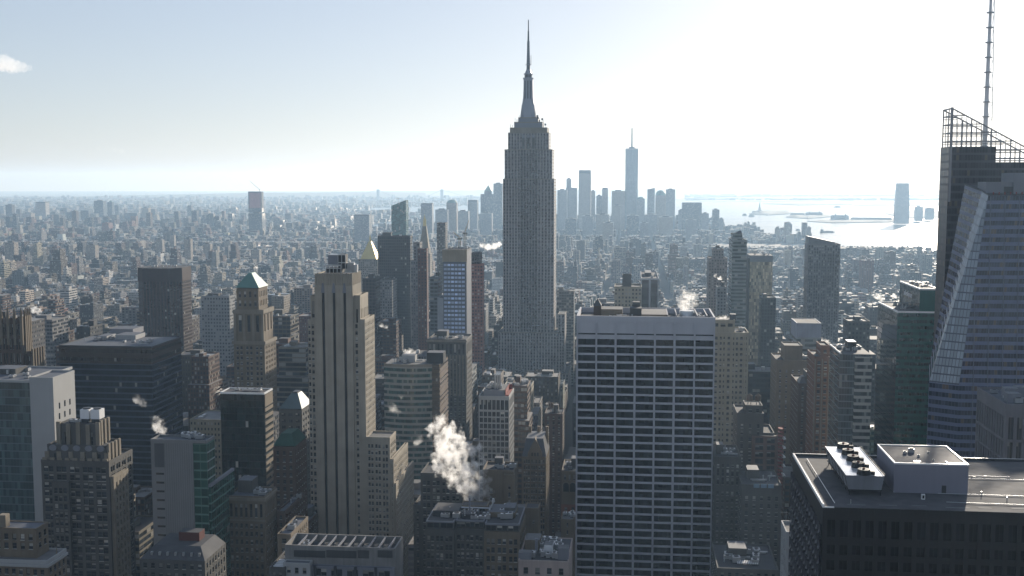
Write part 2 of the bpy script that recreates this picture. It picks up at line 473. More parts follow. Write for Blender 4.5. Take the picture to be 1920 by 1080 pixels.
    def done(s, maxn=100):
        for key, (B, mats) in s.B.items():
            if B.f:
                B.ob = B.build(key.split('#')[0], mats, s.root)
        for key, (B, mats) in s.B.items():
            if id(B) in s.up and B.f and getattr(s.up[id(B)], 'ob', None): B.ob.parent = s.up[id(B)].ob      # a piece of a part
        if s.wins:
            def score(w):
                x, y = s.world(w[0], w[1]); p = proj(x, y, w[2])
                if not p or not (-5 < p[0] < W0 + 5 and -5 < p[1] < min(H0 + 5, s.vb)): return 0
                n = (w[4][0] * s.sd[0] + w[4][1] * s.ad[0], w[4][0] * s.sd[1] + w[4][1] * s.ad[1])
                dd = sqrt(x * x + y * y)
                return max(0.02, -(n[0] * x + n[1] * y) / dd) * w[6] * w[7] / dd / dd
            W = sorted(s.wins, key=score, reverse=True)
            rest = MB()
            for i, w in enumerate(W):
                var = RNG.choice((0, 0, 0, 0, 0, 1, 1, 2, 2, 3))
                cx, cy_, cz, rr, nn, rot, ww, wh, st = w
                if i < maxn and score(w) > 0:
                    key = (round(ww, 2), round(wh, 2), var * 3 + RNG.randrange(3) if st == 'sash' else RNG.randrange(3), st, id(s.wm[0]))
                    if key not in WCACHE:
                        B = MB(); win_geo(B, lambda a, d, z: (a, d, z), ww, wh, var, st, 0.0)
                        WCACHE[key] = B.mesh('window', s.wm)
                    o = bpy.data.objects.new('window', WCACHE[key]); COL.objects.link(o)
                    o.parent = s.root; o.location = (cx, cy_, cz); o.rotation_euler = (0, 0, rot)
                else:
                    win_geo(rest, lambda a, d, z: (cx + rr[0] * a - nn[0] * d, cy_ + rr[1] * a - nn[1] * d, cz + z), ww, wh, var, st, RNG.random())
            if rest.f: tag(rest.build('window', s.wm, s.root), kind='stuff')
        if s.noun and s.first: LAND.append((s.first[0], s.first[1], s.D, s.noun))
        return s.root
# ================================================================ the near buildings, each measured from the photograph
# --- low stone block with cornice, bottom corner
h = Hero('stone_building', 'low tan stone block with white cornice below the fluted stepped tower', 'building', 0, 1052, 425, noun='the corniced stone block')
x0, x1, y0, y1, z1 = h.dims(-90, 88, 1053, 0, u2=124, v2=1024)
h.geo_block(x0, x1, y0, y1, 0, z1, TAN, 'FR', 3.0, 3.8, 1.5, 2.3, top=2.6, par=1.0, roof=ROOFG, parm=WHITE)
c = h.part('cornice', WHITE); c.box(x0 - .8, x1 + .8, y0 - .8, y0 - .08, z1 - 1.5, z1 - .4, bottom=True); c.box(x1 + .08, x1 + .8, y0 - .08, y1, z1 - 1.5, z1 - .4, bottom=True)
a0, a1, b0, b1, c1 = h.dims(-90, 67, 991, 5, u2=90, v2=980)
h.geo_block(a0, a1, b0, b1, z1 - .3, c1, TAN, 'FR', 3.2, 3.6, 1.6, 2.4, top=1.8, par=.5, roof=ROOFB)
h.box_part('chimney', LIME, a1 - 16, a1 - 13, b1 - 8, b1 - 5, c1, c1 + 5)
c = h.part('finial', TAN); c.cyl(x1 - .8, y0 + 9, z1, z1 + 3.4, .5, .08, 6)
h.done()
# --- fluted stepped tower
h = Hero('stepped_tower', 'grey stone tower stepping up to a fluted crown with two white cooling boxes', 'skyscraper', 77, 868, 541, noun='the fluted stepped tower')
mx0, mx1, my0, my1, mz = h.dims(77, 204, 868, 0, L=26)
pat = [(0.27, 0.34), (0.66, 0.34)]
h.geo_block(mx0, mx1, my0, my1, 0, mz, GREYSTONE, 'FR', 6.3, 4.0, 1.6, 2.75, .5, pat=pat, top=2.0, par=1.2)
for k in range(9):
    c = h.part('merlon', LIME); xx = mx0 + (mx1 - mx0) * (k + .5) / 9; c.box(xx - 1.2, xx + 1.2, my0 - .2, my0 + .7, mz + 1.2, mz + 2.3)
bx0, bx1, by0, by1, bz = h.dims(97, 129, 906, -2.2, L=2.2)
h.geo_block(bx0, bx1, by0, -0.01, 0, bz, GREYSTONE, 'FR', 8.5, 4.0, 1.6, 2.75, .4, pat=[(.18, .22), (.5, .22), (.82, .22)], top=2.4, par=.8)
sx0, sx1, sy0, sy1, sz = h.dims(196, 213, 897, 1.2, u2=241, v2=893)
h.geo_block(mx1 + .02, sx1, sy0, min(sy1, 40), 0, sz, LIME, 'FR', 3.4, 4.0, 1.5, 2.6, .8, top=2.5, par=1.0, roof=ROOFG)
t0, t1, u0_, u1_, tz = h.dims(88.5, 200, 838, 3.0, u2=226, v2=826)
u1_ = min(u1_, 30)
h.geo_block(t0, t1, u0_, u1_, mz - .4, tz, GREYSTONE, 'FR', 7.0, 9.5, 1.9, 6.4, .9, pat=[(.5, .28)], top=3.4, par=1.0)
for k in range(6):
    xx = t0 + (t1 - t0) * (k + .0) / 5.0
    c = h.part('pier_cap', LIME); c.box(xx - 1.1, xx + 1.1, u0_ - .7, u0_ + .3, mz, tz - 3.4 + 1.0, bottom=True)
for k in range(5):
    xx = t0 + (t1 - t0) * (k + .5) / 5.0
    c = h.part('medallion', PALE); n = 14
    c.hexa([(xx + 1.9 * cos(2 * pi * i / n), u0_ - .45, tz - .6 + 1.5 * sin(2 * pi * i / n)) for i in range(n)], [(xx + 1.9 * cos(2 * pi * i / n), u0_ - .05, tz - .6 + 1.5 * sin(2 * pi * i / n)) for i in range(n)], bottom=True)
for k in range(4):
    yy = u0_ + (u1_ - u0_) * (k + .3) / 4.0
    c = h.part('buttress', LIME); c.box(t1 + .07, t1 + 1.0, yy - .9, yy + .9, mz - 4, tz + 1.8)
p0, p1, q0, q1, pz = h.dims(110.5, 184, 797, 6.5, u2=204, v2=786)
q1 = min(q1, 26)
h.geo_block(p0, p1, q0, q1, tz - .4, pz, GREYSTONE, 'FR', 6.6, 11, 1.9, 8.0, .9, pat=[(.5, .26)], top=3.6, par=.8)
for k in range(5):
    xx = p0 + (p1 - p0) * k / 4.0
    c = h.part('buttress', LIME); c.box(xx - 1.0, xx + 1.0, q0 - 1.0, q0 + .3, tz, pz + (1.6 if k % 2 == 0 else .4), bottom=True)
for k in range(3):
    yy = q0 + (q1 - q0) * (k + .5) / 3.0
    c = h.part('buttress', LIME); c.box(p1 + .07, p1 + 1.1, yy - .8, yy + .8, tz, pz + 2.2)
for k in range(2):
    xx = p0 + (p1 - p0) * (.42 + .27 * k)
    c = h.part('cooling_box', [WHITEP, DARKM]); c.box(xx, xx + 4.6, q0 + 5, q0 + 10.5, pz + 2.0, pz + 6.6, 0, bottom=True); c.box(xx + .3, xx + 4.3, q0 + 5.3, q0 + 10.2, pz, pz + 2.0, 1); c.cyl(xx + 2.3, q0 + 7.7, pz + 6.6, pz + 7.2, 1.9, None, 14, 1)
h.kit(t0, p0, u0_ + 4, u1_ - 2, tz, 5, 4, False); h.kit(p0, p0 + 8, q0 + 2, q1, pz, 8, 4, False)
h.done()
# --- glass block with a white concrete end wall
WB = facade('white_glass_front', (0.10, 0.13, 0.145), .96, .86, (.045, .075, .075), .02, var=.2, grough=.06, spec=.7, wob=.02)
h = Hero('glass_building', 'glass fronted block with a tall blank white concrete end wall and six small windows', 'office building', 57, 716, 590, noun='the white walled glass block', vb=960)
gx0, gx1, gy0, gy1, gz = h.dims(-110, 57, 715, 0, L=45)
h.mat_block(gx0, gx1, 0, 45, 0, gz, WB, 1.6, 4.2, ROOFB, 1.0, 'glass_front', WHITE)
c0, c1, d0, d1, cz = h.dims(60, 99, 711, -1.0, u2=139.5, v2=697)
B = h.mb('wall', [WHITE])
B.box(gx1 + .02, c1, d0, d1, 0, cz, 0)
h.roof(gx1 + .02, c1, d0, d1, cz, WHITE, ROOFB, 1.0); h.note(gx1, c1, d0, d1, cz)
for i in range(3):
    for j in range(2):
        yy, zz = h.yz((111.8, 121.8, 131.3)[i], ((760.5, 756, 753)[i], (780, 776, 772)[i])[j], c1 + .05)
        w = h.part('window', GLASSD); w.box(c1 + .01, c1 + .05, yy - .7, yy + .7, zz - 1.6, zz + 1.6, bottom=True)
h.kit(gx0 + 10, gx1, 5, 40, gz, 9, 9); h.done()
# --- gothic stone tower
h = Hero('gothic_tower', 'brown stone gothic tower crowned with a row of pinnacles', 'skyscraper', 40, 602, 720, noun='the pinnacled gothic tower', vb=700)
x0, x1, y0, y1, z1 = h.dims(-60, 40, 600, 0, u2=56, v2=596); y1 = min(y1, 26)
h.geo_block(x0, x1, y0, y1, 0, z1, BROWNST, 'FR', 4.2, 9.5, 1.4, 7.2, .9, pat=[(.32, .26), (.72, .26)], top=2.5, par=1.2)
for k in range(9):
    xx = x1 - (x1 - x0) * k / 8.0
    c = h.part('pinnacle', TAN); c.box(xx - .9, xx + .9, y0 - .8, y0 + .6, z1 - 16, z1 + 2.5); c.cyl(xx, y0 - .1, z1 + 2.5, z1 + 5.2, .95, .7, 8); c.cyl(xx, y0 - .1, z1 + 5.2, z1 + 9.2, .75, .05, 8)
for k in range(4):
    yy = y0 + 3 + (y1 - y0 - 4) * k / 3.0
    c = h.part('pinnacle', TAN); c.box(x1 + .07, x1 + 1.3, yy - .7, yy + .7, z1 - 22, z1 + 2.5); c.cyl(x1 + .5, yy, z1 + 2.5, z1 + 8.2, .8, .05, 8)
a0, a1, b0, b1, c1 = h.dims(-60, 50, 662, 1.0, u2=77, v2=652); b1 = max(b1, y1 + 5)
h.geo_block(x1 + .02, a1 + 2, b0 + 2, b1, 0, c1, BROWNST, 'FR', 3.6, 8.5, 1.2, 6.0, .8, pat=[(.32, .26), (.72, .26)], top=2.2, par=1.2)
for k in range(5):
    yy = b0 + 3 + (b1 - b0 - 5) * k / 4.0
    c = h.part('buttress', TAN); c.box(a1 + 2.07, a1 + 3.0, yy - .6, yy + .6, c1 - 26, c1 + 2.6)
h.kit(x0 + 5, x1 - 2, y0 + 4, y1, z1, 3, 3, True, True); h.done()
# --- wide dark banded office block
BAND = facade('banded_glass', (0.075, 0.09, 0.12), 0.985, .70, (.008, .013, .02), .015, var=.2, grough=.05, spec=.2, wob=.012)
BANDT = facade('bronze_band', (0.06, 0.045, 0.035), .97, .4, (.02, .018, .016), .02, var=.3, grough=.2)
h = Hero('banded_office_block', 'wide dark glass office block with thin horizontal bands and white roof boxes', 'office building', 110, 648, 760, noun='the wide banded glass block', vb=930)
x0, x1, y0, y1, z1 = h.dims(110.5, 284, 650, 0, u2=339, v2=631)
zt = h.xz(200, 682)[1]
h.mat_block(x0, x1, 0, y1, 0, zt, BAND, 1.55, 4.0, None)
h.mat_block(x0 - .1, x1 + .1, -.1, y1 + .1, zt + .004, z1, BANDT, 1.55, 6.4, ROOFB, .6, 'top_band', DARKM)
for (ua, ub, va, yy, L) in ((181.5, 200, 630, 30, 14), (216, 254, 628, 34, 16)):
    a, za = h.xz(ua, va, yy); b, zb = h.xz(ub, va, yy)
    h.box_part('bulkhead', WHITE, a, b, yy, yy + L, z1, za, ROOFB)
h.box_part('bulkhead', PALE, *[h.xz(q, 640, 60)[0] for q in (206, 250)], 60, 78, z1, z1 + 4, ROOFB)
h.kit(x0 + 3, x0 + 26, 20, y1 - 4, z1, 12, 12, False); h.kit(x0 + 28, x1 - 4, 4, 28, z1, 13, 5, False)
h.done()
# --- blank grey panel block with green glass corner
h = Hero('panel_block', 'blank grey panel block with a green glass corner and steaming roof', 'office building', 282.5, 828, 500, noun='the grey panel block')
GREY = wall('grey_panel', (0.19, 0.19, 0.186), var=.2, rough=.6)
GREYD = wall('dark_grey_panel', (0.07, 0.073, 0.077), var=.2, rough=.6)
GCURT = facade('green_curtain', (0.10, 0.19, 0.155), .93, .80, (.012, .045, .032), .03, var=.2, grough=.06, spec=.6, wob=.015)
x0, x1, y0, y1, z1 = h.dims(282.5, 387, 829, 0, u2=402, v2=819)
xa = h.xz(361, 829)[0]; xb = h.xz(289, 829)[0]; xc = h.xz(307, 829)[0]
B = h.part('wall', [GREY]); B.box(x0, xa, 0, y1, 0, z1)
h.note(x0, x1, 0, y1, z1)
h.mb('glass_corner', [GCURT]).box(xa + .02, x1, .35, y1 - .05, 0, z1 - .6, bay=3.0, fl=4.1)
h.roof(x0, x1, 0, y1, z1, GREY, ROOFB, 1.1)
zc = h.xz(300, 876)[1]
h.box_part('dark_panel', GREYD, xb, xc, -.08, .02, zc, z1 - .8)
for k in range(26):
    xx = xc + (xa - xc) * (k + .5) / 26
    if k % 2 == 0: c = h.part('panel_joint', GREYD); c.box(xx - .05, xx + .05, -.04, .02, 20, z1 - .6)
for k in range(14):
    zz = zc - 3 - k * 4.05
    c = h.part('slot_window', GLASSD); c.box(xb + .5, xc - .3, -.03, .02, zz - .45, zz + .45, bottom=True)
for k in range(1, 20):
    zz = z1 - .6 - k * 4.1
    c = h.part('floor_band', WHITE if k < 6 else PALE); c.box(x1 - .02, x1 + .12, .4, y1, zz - .22, zz + .22, bottom=True)
# low wing behind, its glass side turned to the west
wx0, wz = h.xz(391, 912, 1.0)
wy1 = min(70, h.yz(436, 893, wx0 + .3)[0])
h.mb('glass_wing', [GCURT]).box(x1 + .02, wx0 + 1.2, 1.0, max(wy1, 20), 0, wz, bay=2.6, fl=3.9)
h.roof(x1 + .02, wx0 + 1.2, 1.0, max(wy1, 20), wz, PALE, ROOFG, .9)
h.kit(x0 + 9, x1 - 3, 4, y1, z1, 21, 12, False); h.done()
# --- small gabled roofs below the panel block
h = Hero('low_building', 'low dark roofed building with a red roof hut below the grey panel block', 'building', 262, 1042, 455, noun='the dark roofed low block')
x0, x1, y0, y1, z1 = h.dims(262, 384, 1050, 0, u2=405, v2=1042); y1 = max(y1, 24)
h.geo_block(x0, x1, 0, y1, 0, z1, GREYSTONE, 'FR', 3.2, 4.0, 1.5, 2.2, top=1.6, par=.6, roof=None)
B = h.mb('roof', [ROOFD]); B.hexa([(x0, 0, z1), (x1, 0, z1), (x1, y1, z1), (x0, y1, z1)], [(x0 + 4, 6, z1 + 4.2), (x1 - 4, 6, z1 + 4.2), (x1 - 4, y1 - 2, z1 + 4.2), (x0 + 4, y1 - 2, z1 + 4.2)])
h.box_part('roof_hut', wall('dull_red', (.10, .028, .022)), x0 + 12, x0 + 21, 12, 18, z1 + 4.3, z1 + 8, ROOFD)
for k in range(7):
    c = h.part('skylight', STEEL); xx = x0 + 4 + k * 3.4; c.box(xx, xx + .9, 1.6, 2.6, z1 + 1.2, z1 + 2.6)
h.done()
# --- black glass box with sunlit bands on its side
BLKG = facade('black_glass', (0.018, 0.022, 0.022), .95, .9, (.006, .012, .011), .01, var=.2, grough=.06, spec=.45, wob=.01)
h = Hero('black_glass_block', 'black glass box with pale sunlit bands down its narrow side', 'office building', 413, 737, 640, noun='the black glass box', vb=910)
x0, x1, y0, y1, z1 = h.dims(413, 495.5, 738, 0, u2=511, v2=729)
h.mat_block(x0, x1, 0, y1, 0, z1, BLKG, 1.6, 3.9, ROOFD, .7, parm=WHITEP)
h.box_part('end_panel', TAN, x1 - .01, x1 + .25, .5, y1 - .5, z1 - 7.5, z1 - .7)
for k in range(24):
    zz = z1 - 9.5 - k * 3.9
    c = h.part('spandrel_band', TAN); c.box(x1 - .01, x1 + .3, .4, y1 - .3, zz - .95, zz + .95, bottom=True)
h.kit(x0 + 2, x1 - 2, 4, y1, z1, 31, 9, False); h.done()
# --- limestone office block with a columned top storey
h = Hero('colonnade_block', 'tan stone office block with tall columned windows under its cornice', 'office building', 440, 936, 520, noun='the columned stone block')
x0, x1, y0, y1, z1 = h.dims(426, 496, 934, 0, u2=518, v2=919)
rows = [(z1 - 9.2, z1 - 2.8)] + [(z1 - 14.5 - i * 3.9, z1 - 12.3 - i * 3.9) for i in range(24)]
h.geo_block(x0, x1, 0, y1, 0, z1, TAN, 'FR', 2.55, 3.9, 1.35, 2.2, .6, rows=rows, par=1.0, roof=ROOFB)
c = h.part('cornice', LIME); c.box(x0 - .6, x1 + .6, -.6, -.08, z1 - 1.2, z1 + .3, bottom=True); c.box(x1 + .08, x1 + .6, -.08, y1, z1 - 1.2, z1 + .3, bottom=True)
c = h.part('belt_course', LIME); c.box(x0 - .3, x1 + .3, -.3, -.01, z1 - 11, z1 - 10.3, bottom=True)
h.box_part('bulkhead', GREYSTONE, x0 + 2, x0 + 9, 9, 18, z1, z1 + 6, ROOFB)
h.kit(x0 + 9, x1 - 2, 3, y1 - 3, z1, 41, 7, False); h.done()
# --- stone tower with the green pyramid roof
h = Hero('green_roofed_tower', 'ornate tan stone tower with a green copper hipped roof', 'skyscraper', 438, 700, 800, noun='the green roofed tower', vb=735)
x0, x1, y0, y1, z1 = h.dims(438, 496, 642, 0, u2=519, v2=632); y1 = min(y1, 26)
pat = [(.3, .24), (.7, .24)]
h.geo_block(x0, x1, 0, y1, 0, z1, TAN, 'FR', 6.6, 3.7, 1.3, 2.1, .6, pat=pat, top=3, par=1.0)
c = h.part('cornice', LIME); c.box(x0 - .9, x1 + .9, -.9, -.08, z1 - 1.4, z1 + .8, bottom=True); c.box(x1 + .08, x1 + .9, -.08, y1, z1 - 1.4, z1 + .8, bottom=True)
a0, a1, b0, b1, c1 = h.dims(440, 492, 583, 1.5, u2=512, v2=575); b1 = min(b1, y1 - 1.5)
h.geo_block(a0, a1, b0, b1, z1 - .3, c1, TAN, 'FR', 6.8, 17.5, 2.6, 12.0, .9, pat=[(.5, .36)], top=3.2, par=1.0)
for k in range(4):
    zz = c1 - 1.5; c = h.part('corner_pier', LIME); xx = a0 + (a1 - a0) * k / 3; c.box(xx - .8, xx + .8, b0 - .6, b0 + .2, z1, zz, bottom=True)
c = h.part('cornice', LIME); c.box(a0 - 1.1, a1 + 1.1, b0 - 1.1, b0 - .08, c1 - 2.0, c1 + .9, bottom=True); c.box(a1 + .08, a1 + 1.1, b0 - .08, b1, c1 - 2.0, c1 + .9, bottom=True)
e0, e1, f0, f1, ez = h.dims(443, 484.5, 541, 3.2, u2=503, v2=535); f1 = min(f1, b1 - 1.5)
h.geo_block(e0, e1, f0, f1, c1 - .3, ez, TAN, 'FR', 3.6, 6.5, 1.7, 4.2, .7, pat=[(.5, .44)], top=2.2, par=.5, roof=None)
cx, cy2 = (e0 + e1) / 2, (f0 + f1) / 2; az = h.xz(474, 511, cy2)[1]
B = h.part('pyramid_roof', COPPER)
hx, hy = (e1 - e0) / 2 + .6, (f1 - f0) / 2 + .6
B.hexa([(cx - hx, cy2 - hy, ez + .55), (cx + hx, cy2 - hy, ez + .55), (cx + hx, cy2 + hy, ez + .55), (cx - hx, cy2 + hy, ez + .55)],
       [(cx - 1.2, cy2 - hy * .35, az), (cx + 1.2, cy2 - hy * .35, az), (cx + 1.2, cy2 + hy * .35, az), (cx - 1.2, cy2 + hy * .35, az)], bottom=True)
h.done()
# --- mansard roofed block beside it
h = Hero('mansard_block', 'grey block with a flat topped blue green pyramid roof beside the black glass box', 'building', 524, 770, 700, noun='the blue green mansard', vb=850)
x0, x1, y0, y1, z1 = h.dims(523, 566, 768, 0, u2=575, v2=758); y1 = max(y1, 22)
h.geo_block(x0, x1, 0, y1, 0, z1, GREYSTONE, 'FR', 4.6, 4.0, 2.6, 1.9, .5, top=2.4, par=.5, roof=None, style='strip')
az = h.xz(546, 736, 9)[1]
c = h.part('pyramid_roof', wall('blue_slate', (.07, .105, .115), rough=.5)); c.hexa([(x0, 0, z1 + .5), (x1, 0, z1 + .5), (x1, y1, z1 + .5), (x0, y1, z1 + .5)], [(x0 + 6, 7, az), (x1 - 4.5, 7, az), (x1 - 4.5, y1 - 7, az), (x0 + 6, y1 - 7, az)])
h.box_part('roof_cap', DARKM, x0 + 6.5, x1 - 5, 7.4, y1 - 7.4, az + .01, az + .8); h.done()
# --- brown building under the mansard
h = Hero('brown_building', 'brown stone block with a dark green hipped roof below the mansard block', 'building', 515, 840, 560, noun='the green hipped block', vb=1000)
x0, x1, y0, y1, z1 = h.dims(512, 553, 838, 0, u2=566, v2=830); y1 = max(y1, 20)
h.geo_block(x0, x1, 0, y1, 0, z1, BROWNST, 'FR', 3.2, 3.7, 1.3, 2.0, .5, top=2.2, par=.5, roof=None)
az = z1 + 6
c = h.part('hipped_roof', wall('dark_green_roof', (0.02, 0.065, 0.045))); c.hexa([(x0, 0, z1 + .5), (x1, 0, z1 + .5), (x1, y1, z1 + .5), (x0, y1, z1 + .5)], [(x0 + 3, 4, az), (x1 - 3, 4, az), (x1 - 3, y1 - 4, az), (x0 + 3, y1 - 4, az)])
h.done()
# --- low roofs between the columned block and the striped tower
for (ua, ub, v, D, L, lab) in ((519, 534, 962, 530, 34, 'low green grey roof beside the columned stone block'), (535, 575, 985, 580, 30, 'low brown block with a pale flat roof at the foot of the striped tower'), (520, 545, 1005, 470, 26, 'small tan block below the low green grey roof')):
    h = Hero('low_building', lab, 'building', ua, v, D)
    x0, x1, y0, y1, z1 = h.dims(ua, ub, v, 0, L=L)
    h.geo_block(x0, x1, 0, L, 0, z1, TAN if D < 500 else BROWNST, 'FR', 3.2, 3.7, 1.4, 2.0, .4, roof=ROOFB)
    h.kit(x0, x1, 4, L - 3, z1, D, 3, D == 580); h.done()
PALEST = wall('pale_limestone', (0.335, 0.292, 0.228))
# --- the tall striped tower
h = Hero('striped_tower', 'tall limestone setback tower with three dark vertical stripes up its front', 'skyscraper', 589, 540, 600, noun='the tall striped tower', vb=1010)
x0, x1, y0, y1, z1 = h.dims(589.5, 660.5, 535, 0, u2=677, v2=527); L = min(max(y1, 18), 24)
zt = h.xz(625, 513, 0)[1]
zs = h.xz(605, 549, 0)[1]
cols = [(h.xz(a, 549)[0], h.xz(b, 549)[0]) for (a, b) in ((602.8, 607.8), (623, 628), (643, 648))]
h.wm = [GLASSD, BLIND, FRAME]
h.geo_block(x0, x1, 0, L, 0, z1, PALEST, 'F', t=.8, cols=cols, rows=[(20, zs)], par=.0, roof=None, style='strip', back=.3)
h.wins = []
for (a, b) in cols:
    c = h.part('dark_stripe', BLACKM); c.box(a - .02, b + .02, .55, .9, 20, zs + .02)
    c = h.part('stripe_head', PALE); m = (a + b) / 2; c.hexa([(a - .3, -.1, zs), (b + .3, -.1, zs), (b + .3, .3, zs), (a - .3, .3, zs)], [(m - .4, -.1, zs + 5.2), (m + .4, -.1, zs + 5.2), (m + .4, .3, zs + 5.2), (m - .4, .3, zs + 5.2)])
# fluted crown
c = h.part('crown', PALEST); c.box(x0 + .5, x1 - .5, .6, L - .4, z1 + .004, zt - .8)
nfl = 15
for k in range(nfl + 1):
    xx = x0 + .6 + (x1 - x0 - 1.2) * k / nfl; c.box(xx - .42, xx + .42, .1, .7, z1 + .01, zt + (0.3 if k % 2 else 0))
for k in range(8):
    yy = .8 + (L - 2) * k / 7; c.box(x1 - .6, x1 + .1, yy - .5, yy + .5, z1 - 10, zt + .2)
h.roof(x0 + .5, x1 - .5, .6, L - .4, zt - .85, PALEST, ROOFD, .7)
zp = zt
a, _ = h.xz(612, 510, 6); b, _ = h.xz(640, 510, 6)
c = h.part('roof_frame', [STEEL, BLACKM])
za = h.xz(630, 497, 6)[1]; zb = h.xz(630, 477, 6)[1]
for xx in np.linspace(a, b, 5): c.box(xx - .18, xx + .18, 5, 5.4, zp, za, 0); c.box(xx - .18, xx + .18, 13, 13.4, zp, za, 0)
c.box(a, b, 4.9, 5.3, za - .5, za, 0, bottom=True); c.box(a, b, 5.4, 13, zp, zp + 2.6, 1); c.box(a, b, 4.9, 13.5, za, za + .25, 0, bottom=True); c.box(a, b, 4.9, 5.3, zp + 2.2, zp + 2.6, 0, bottom=True)
a2 = h.xz(616, 480, 8)[0]; b2 = h.xz(634, 480, 8)[0]; b3 = h.xz(649, 480, 8)[0]
c = h.part('cooling_tower', [PALE, STEEL]); c.box(a2, b2, 7, 13, za + .26, zb - .6, 0); c.box(a2 - .1, b2 + .1, 6.9, 13.1, zb - .6, zb - .2, 1, bottom=True)
c = h.part('cooling_tower', [STEEL, BLACKM]); c.box(b2 + .1, b3, 7, 12, za - 2, zb, 1); c.box(b2 + .1, b3, 6.8, 7, zb - .5, zb, 0, bottom=True); c.box(b2 + .1, b3, 6.8, 7, za + 1, za + 1.5, 0, bottom=True)
for xx in (b2 + .2, (b2 + b3) / 2, b3 - .1): c.box(xx - .15, xx + .15, 6.75, 7, za - 2, zb, 0)
for k, (px, pz_) in enumerate(((651, 493), (658, 492), (664, 496))):
    q, z = h.xz(px, pz_, 9); h.box_part('air_handler', STEEL, q - 1.2, q + 1.6, 9, 11.5, zp, z)
# side steps on the sunny side
s1 = h.dims(640, 675, 557, 2.4, u2=690, v2=551)
h.geo_block(x1 + .02, s1[1], 2.4, min(s1[3], L + 4), 0, s1[4], PALEST, 'FR', 3.2, 9, 1.4, 7.2, .6, top=6, rows=[(s1[4] - 14, s1[4] - 6.5)], par=1.0, zlow=40)
s2 = h.dims(640, 684, 602, 1.2, u2=702, v2=594)
colR = [(h.xz(a, 605, 1.2)[0] - (x1 + .02), h.xz(b, 605, 1.2)[0] - (x1 + .02)) for (a, b) in ((666, 670.5), (673.5, 678.5))]
FLH = 3.5
def rws(ztop, n, hh=2.1, fl=FLH): return [(ztop - hh - i * fl, ztop - i * fl) for i in range(n)]
zw = h.xz(670, 608, 1.2)[1]
h.geo_block(s1[1] + .02, s2[1], 1.2, min(s2[3], L + 12), 0, s2[4], PALEST, 'R', 3.0, FLH, 1.3, 2.1, .4, par=1.0, zlow=30)
h.geo_block(x1 + .02, s1[1] - .0, 1.2, 2.38, 0, s2[4] - 1, PALEST, 'F', t=.4, cols=[c_ for c_ in colR if c_[1] < s1[1] - x1 - .3], rows=rws(zw, 36), par=.6, roof=None)
# shaded side wing
w0, w1, _, _, wz = h.dims(577, 589, 603, 1.2, L=20)
colL = [(h.xz(a, 605, 1.2)[0] - w0, h.xz(b, 605, 1.2)[0] - w0) for (a, b) in ((577.8, 581.6), (584, 588.6))]
colL = [(max(.25, a), min(x0 - .02 - w0 - .2, b)) for a, b in colL]
h.geo_block(w0, x0 - .02, 1.2, 20, 0, wz, PALEST, 'F', t=.4, cols=colL, rows=rws(h.xz(583, 608, 1.2)[1], 36), par=1.0)
v0_ = h.xz(583, 557, 3)[1]
h.geo_block(h.xz(582, 560, 3)[0], x0 - .02, 3, 17, wz, v0_, PALEST, 'F', t=.4, cols=[(.7, 2.2)], rows=[(wz + 2, wz + 11)], par=.8)
# lower wings
g = h.dims(686, 731, 823, .4, u2=736, v2=818)
pr = [(.17, .17), (.4, .17), (.75, .17)]
h.geo_block(s2[1] + .02, g[1], .4, 16, 0, g[4], PALEST, 'FR', 4.4, FLH, 1.4, 2.1, .4, pat=[(.28, .3), (.7, .3)], top=3.0, par=1.0, roof=ROOFG)
g2 = h.dims(731, 738, 864, 1.0, u2=752, v2=856)
h.geo_block(g[1] + .02, g2[1], 1.0, 40, 0, g2[4], PALEST, 'FR', 3.0, FLH, 1.3, 2.1, .4, top=2.0, par=1.0, roof=ROOFG)
g3 = h.dims(738, 742, 910, 1.6, u2=757, v2=905)
h.geo_block(g2[1] + .02, g3[1], 2.4, 52, 0, g3[4], PALEST, 'FR', 3.0, FLH, 1.3, 2.1, .4, top=2.0, par=1.0, roof=ROOFG)
h.done()
# --- flat roof with open fan bays, bottom centre
h = Hero('open_roof_block', 'pale block whose flat roof holds a row of open fan bays', 'building', 534, 1026, 430, noun='the open fan roof')
x0, x1, y0, y1, z1 = h.dims(534, 741, 1025, 0, L=16)
y1 = 15
zlow = z1 - 9.5
B = h.mb('wall', [wall('stained_concrete', (0.20, 0.192, 0.18), var=.7)]); B.box(x0, x1, 0, y1, 0, z1 - 3.2)
for (a, b, c_, d_) in ((x0, x1, 0, .6), (x0, x1, y1 - .6, y1), (x0, x0 + .6, .6, y1 - .6), (x1 - .6, x1, .6, y1 - .6)): B.box(a, b, c_, d_, z1 - 3.21, z1, 0)
h.note(x0, x1, 0, y1, z1)
h.mb('roof', [ROOFD]).box(x0 + .62, x1 - .62, .62, y1 - .62, z1 - 3.19, z1 - 3.1)
for k in range(10):
    xx = x0 + 5 + (x1 - x0 - 6) * k / 9.5
    c = h.part('roof_beam', PALE); c.box(xx - .25, xx + .25, .62, y1 - .62, z1 - .9, z1 - .15, bottom=True)
    if 1 < k < 9:
        c = h.part('fan', [STEEL, BLACKM]); c.cyl(xx + 2.1, y1 * .55, z1 - 3.1, z1 - 1.4, 1.6, 1.5, 14, 0, 1)
for (ua, ub, va, vb_) in ((551, 610, 1031, 1046), (612, 668, 1031, 1047), (671, 692, 1031, 1047), (708, 736, 1031, 1046)):
    a, za = h.xz(ua, va); b, zb = h.xz(ub, vb_)
    c = h.part('louvre', GREYD)
    for k in range(9):
        zz = zb + (za - zb) * k / 9; c.hexa([(a, -.05, zz), (b, -.05, zz), (b, .02, zz), (a, .02, zz)], [(a, -.22, zz + .18), (b, -.22, zz + .18), (b, .02, zz + .26), (a, .02, zz + .26)], bottom=True)
a, za = h.xz(531, 1057, -4); b, _ = h.xz(581, 1057, -4)
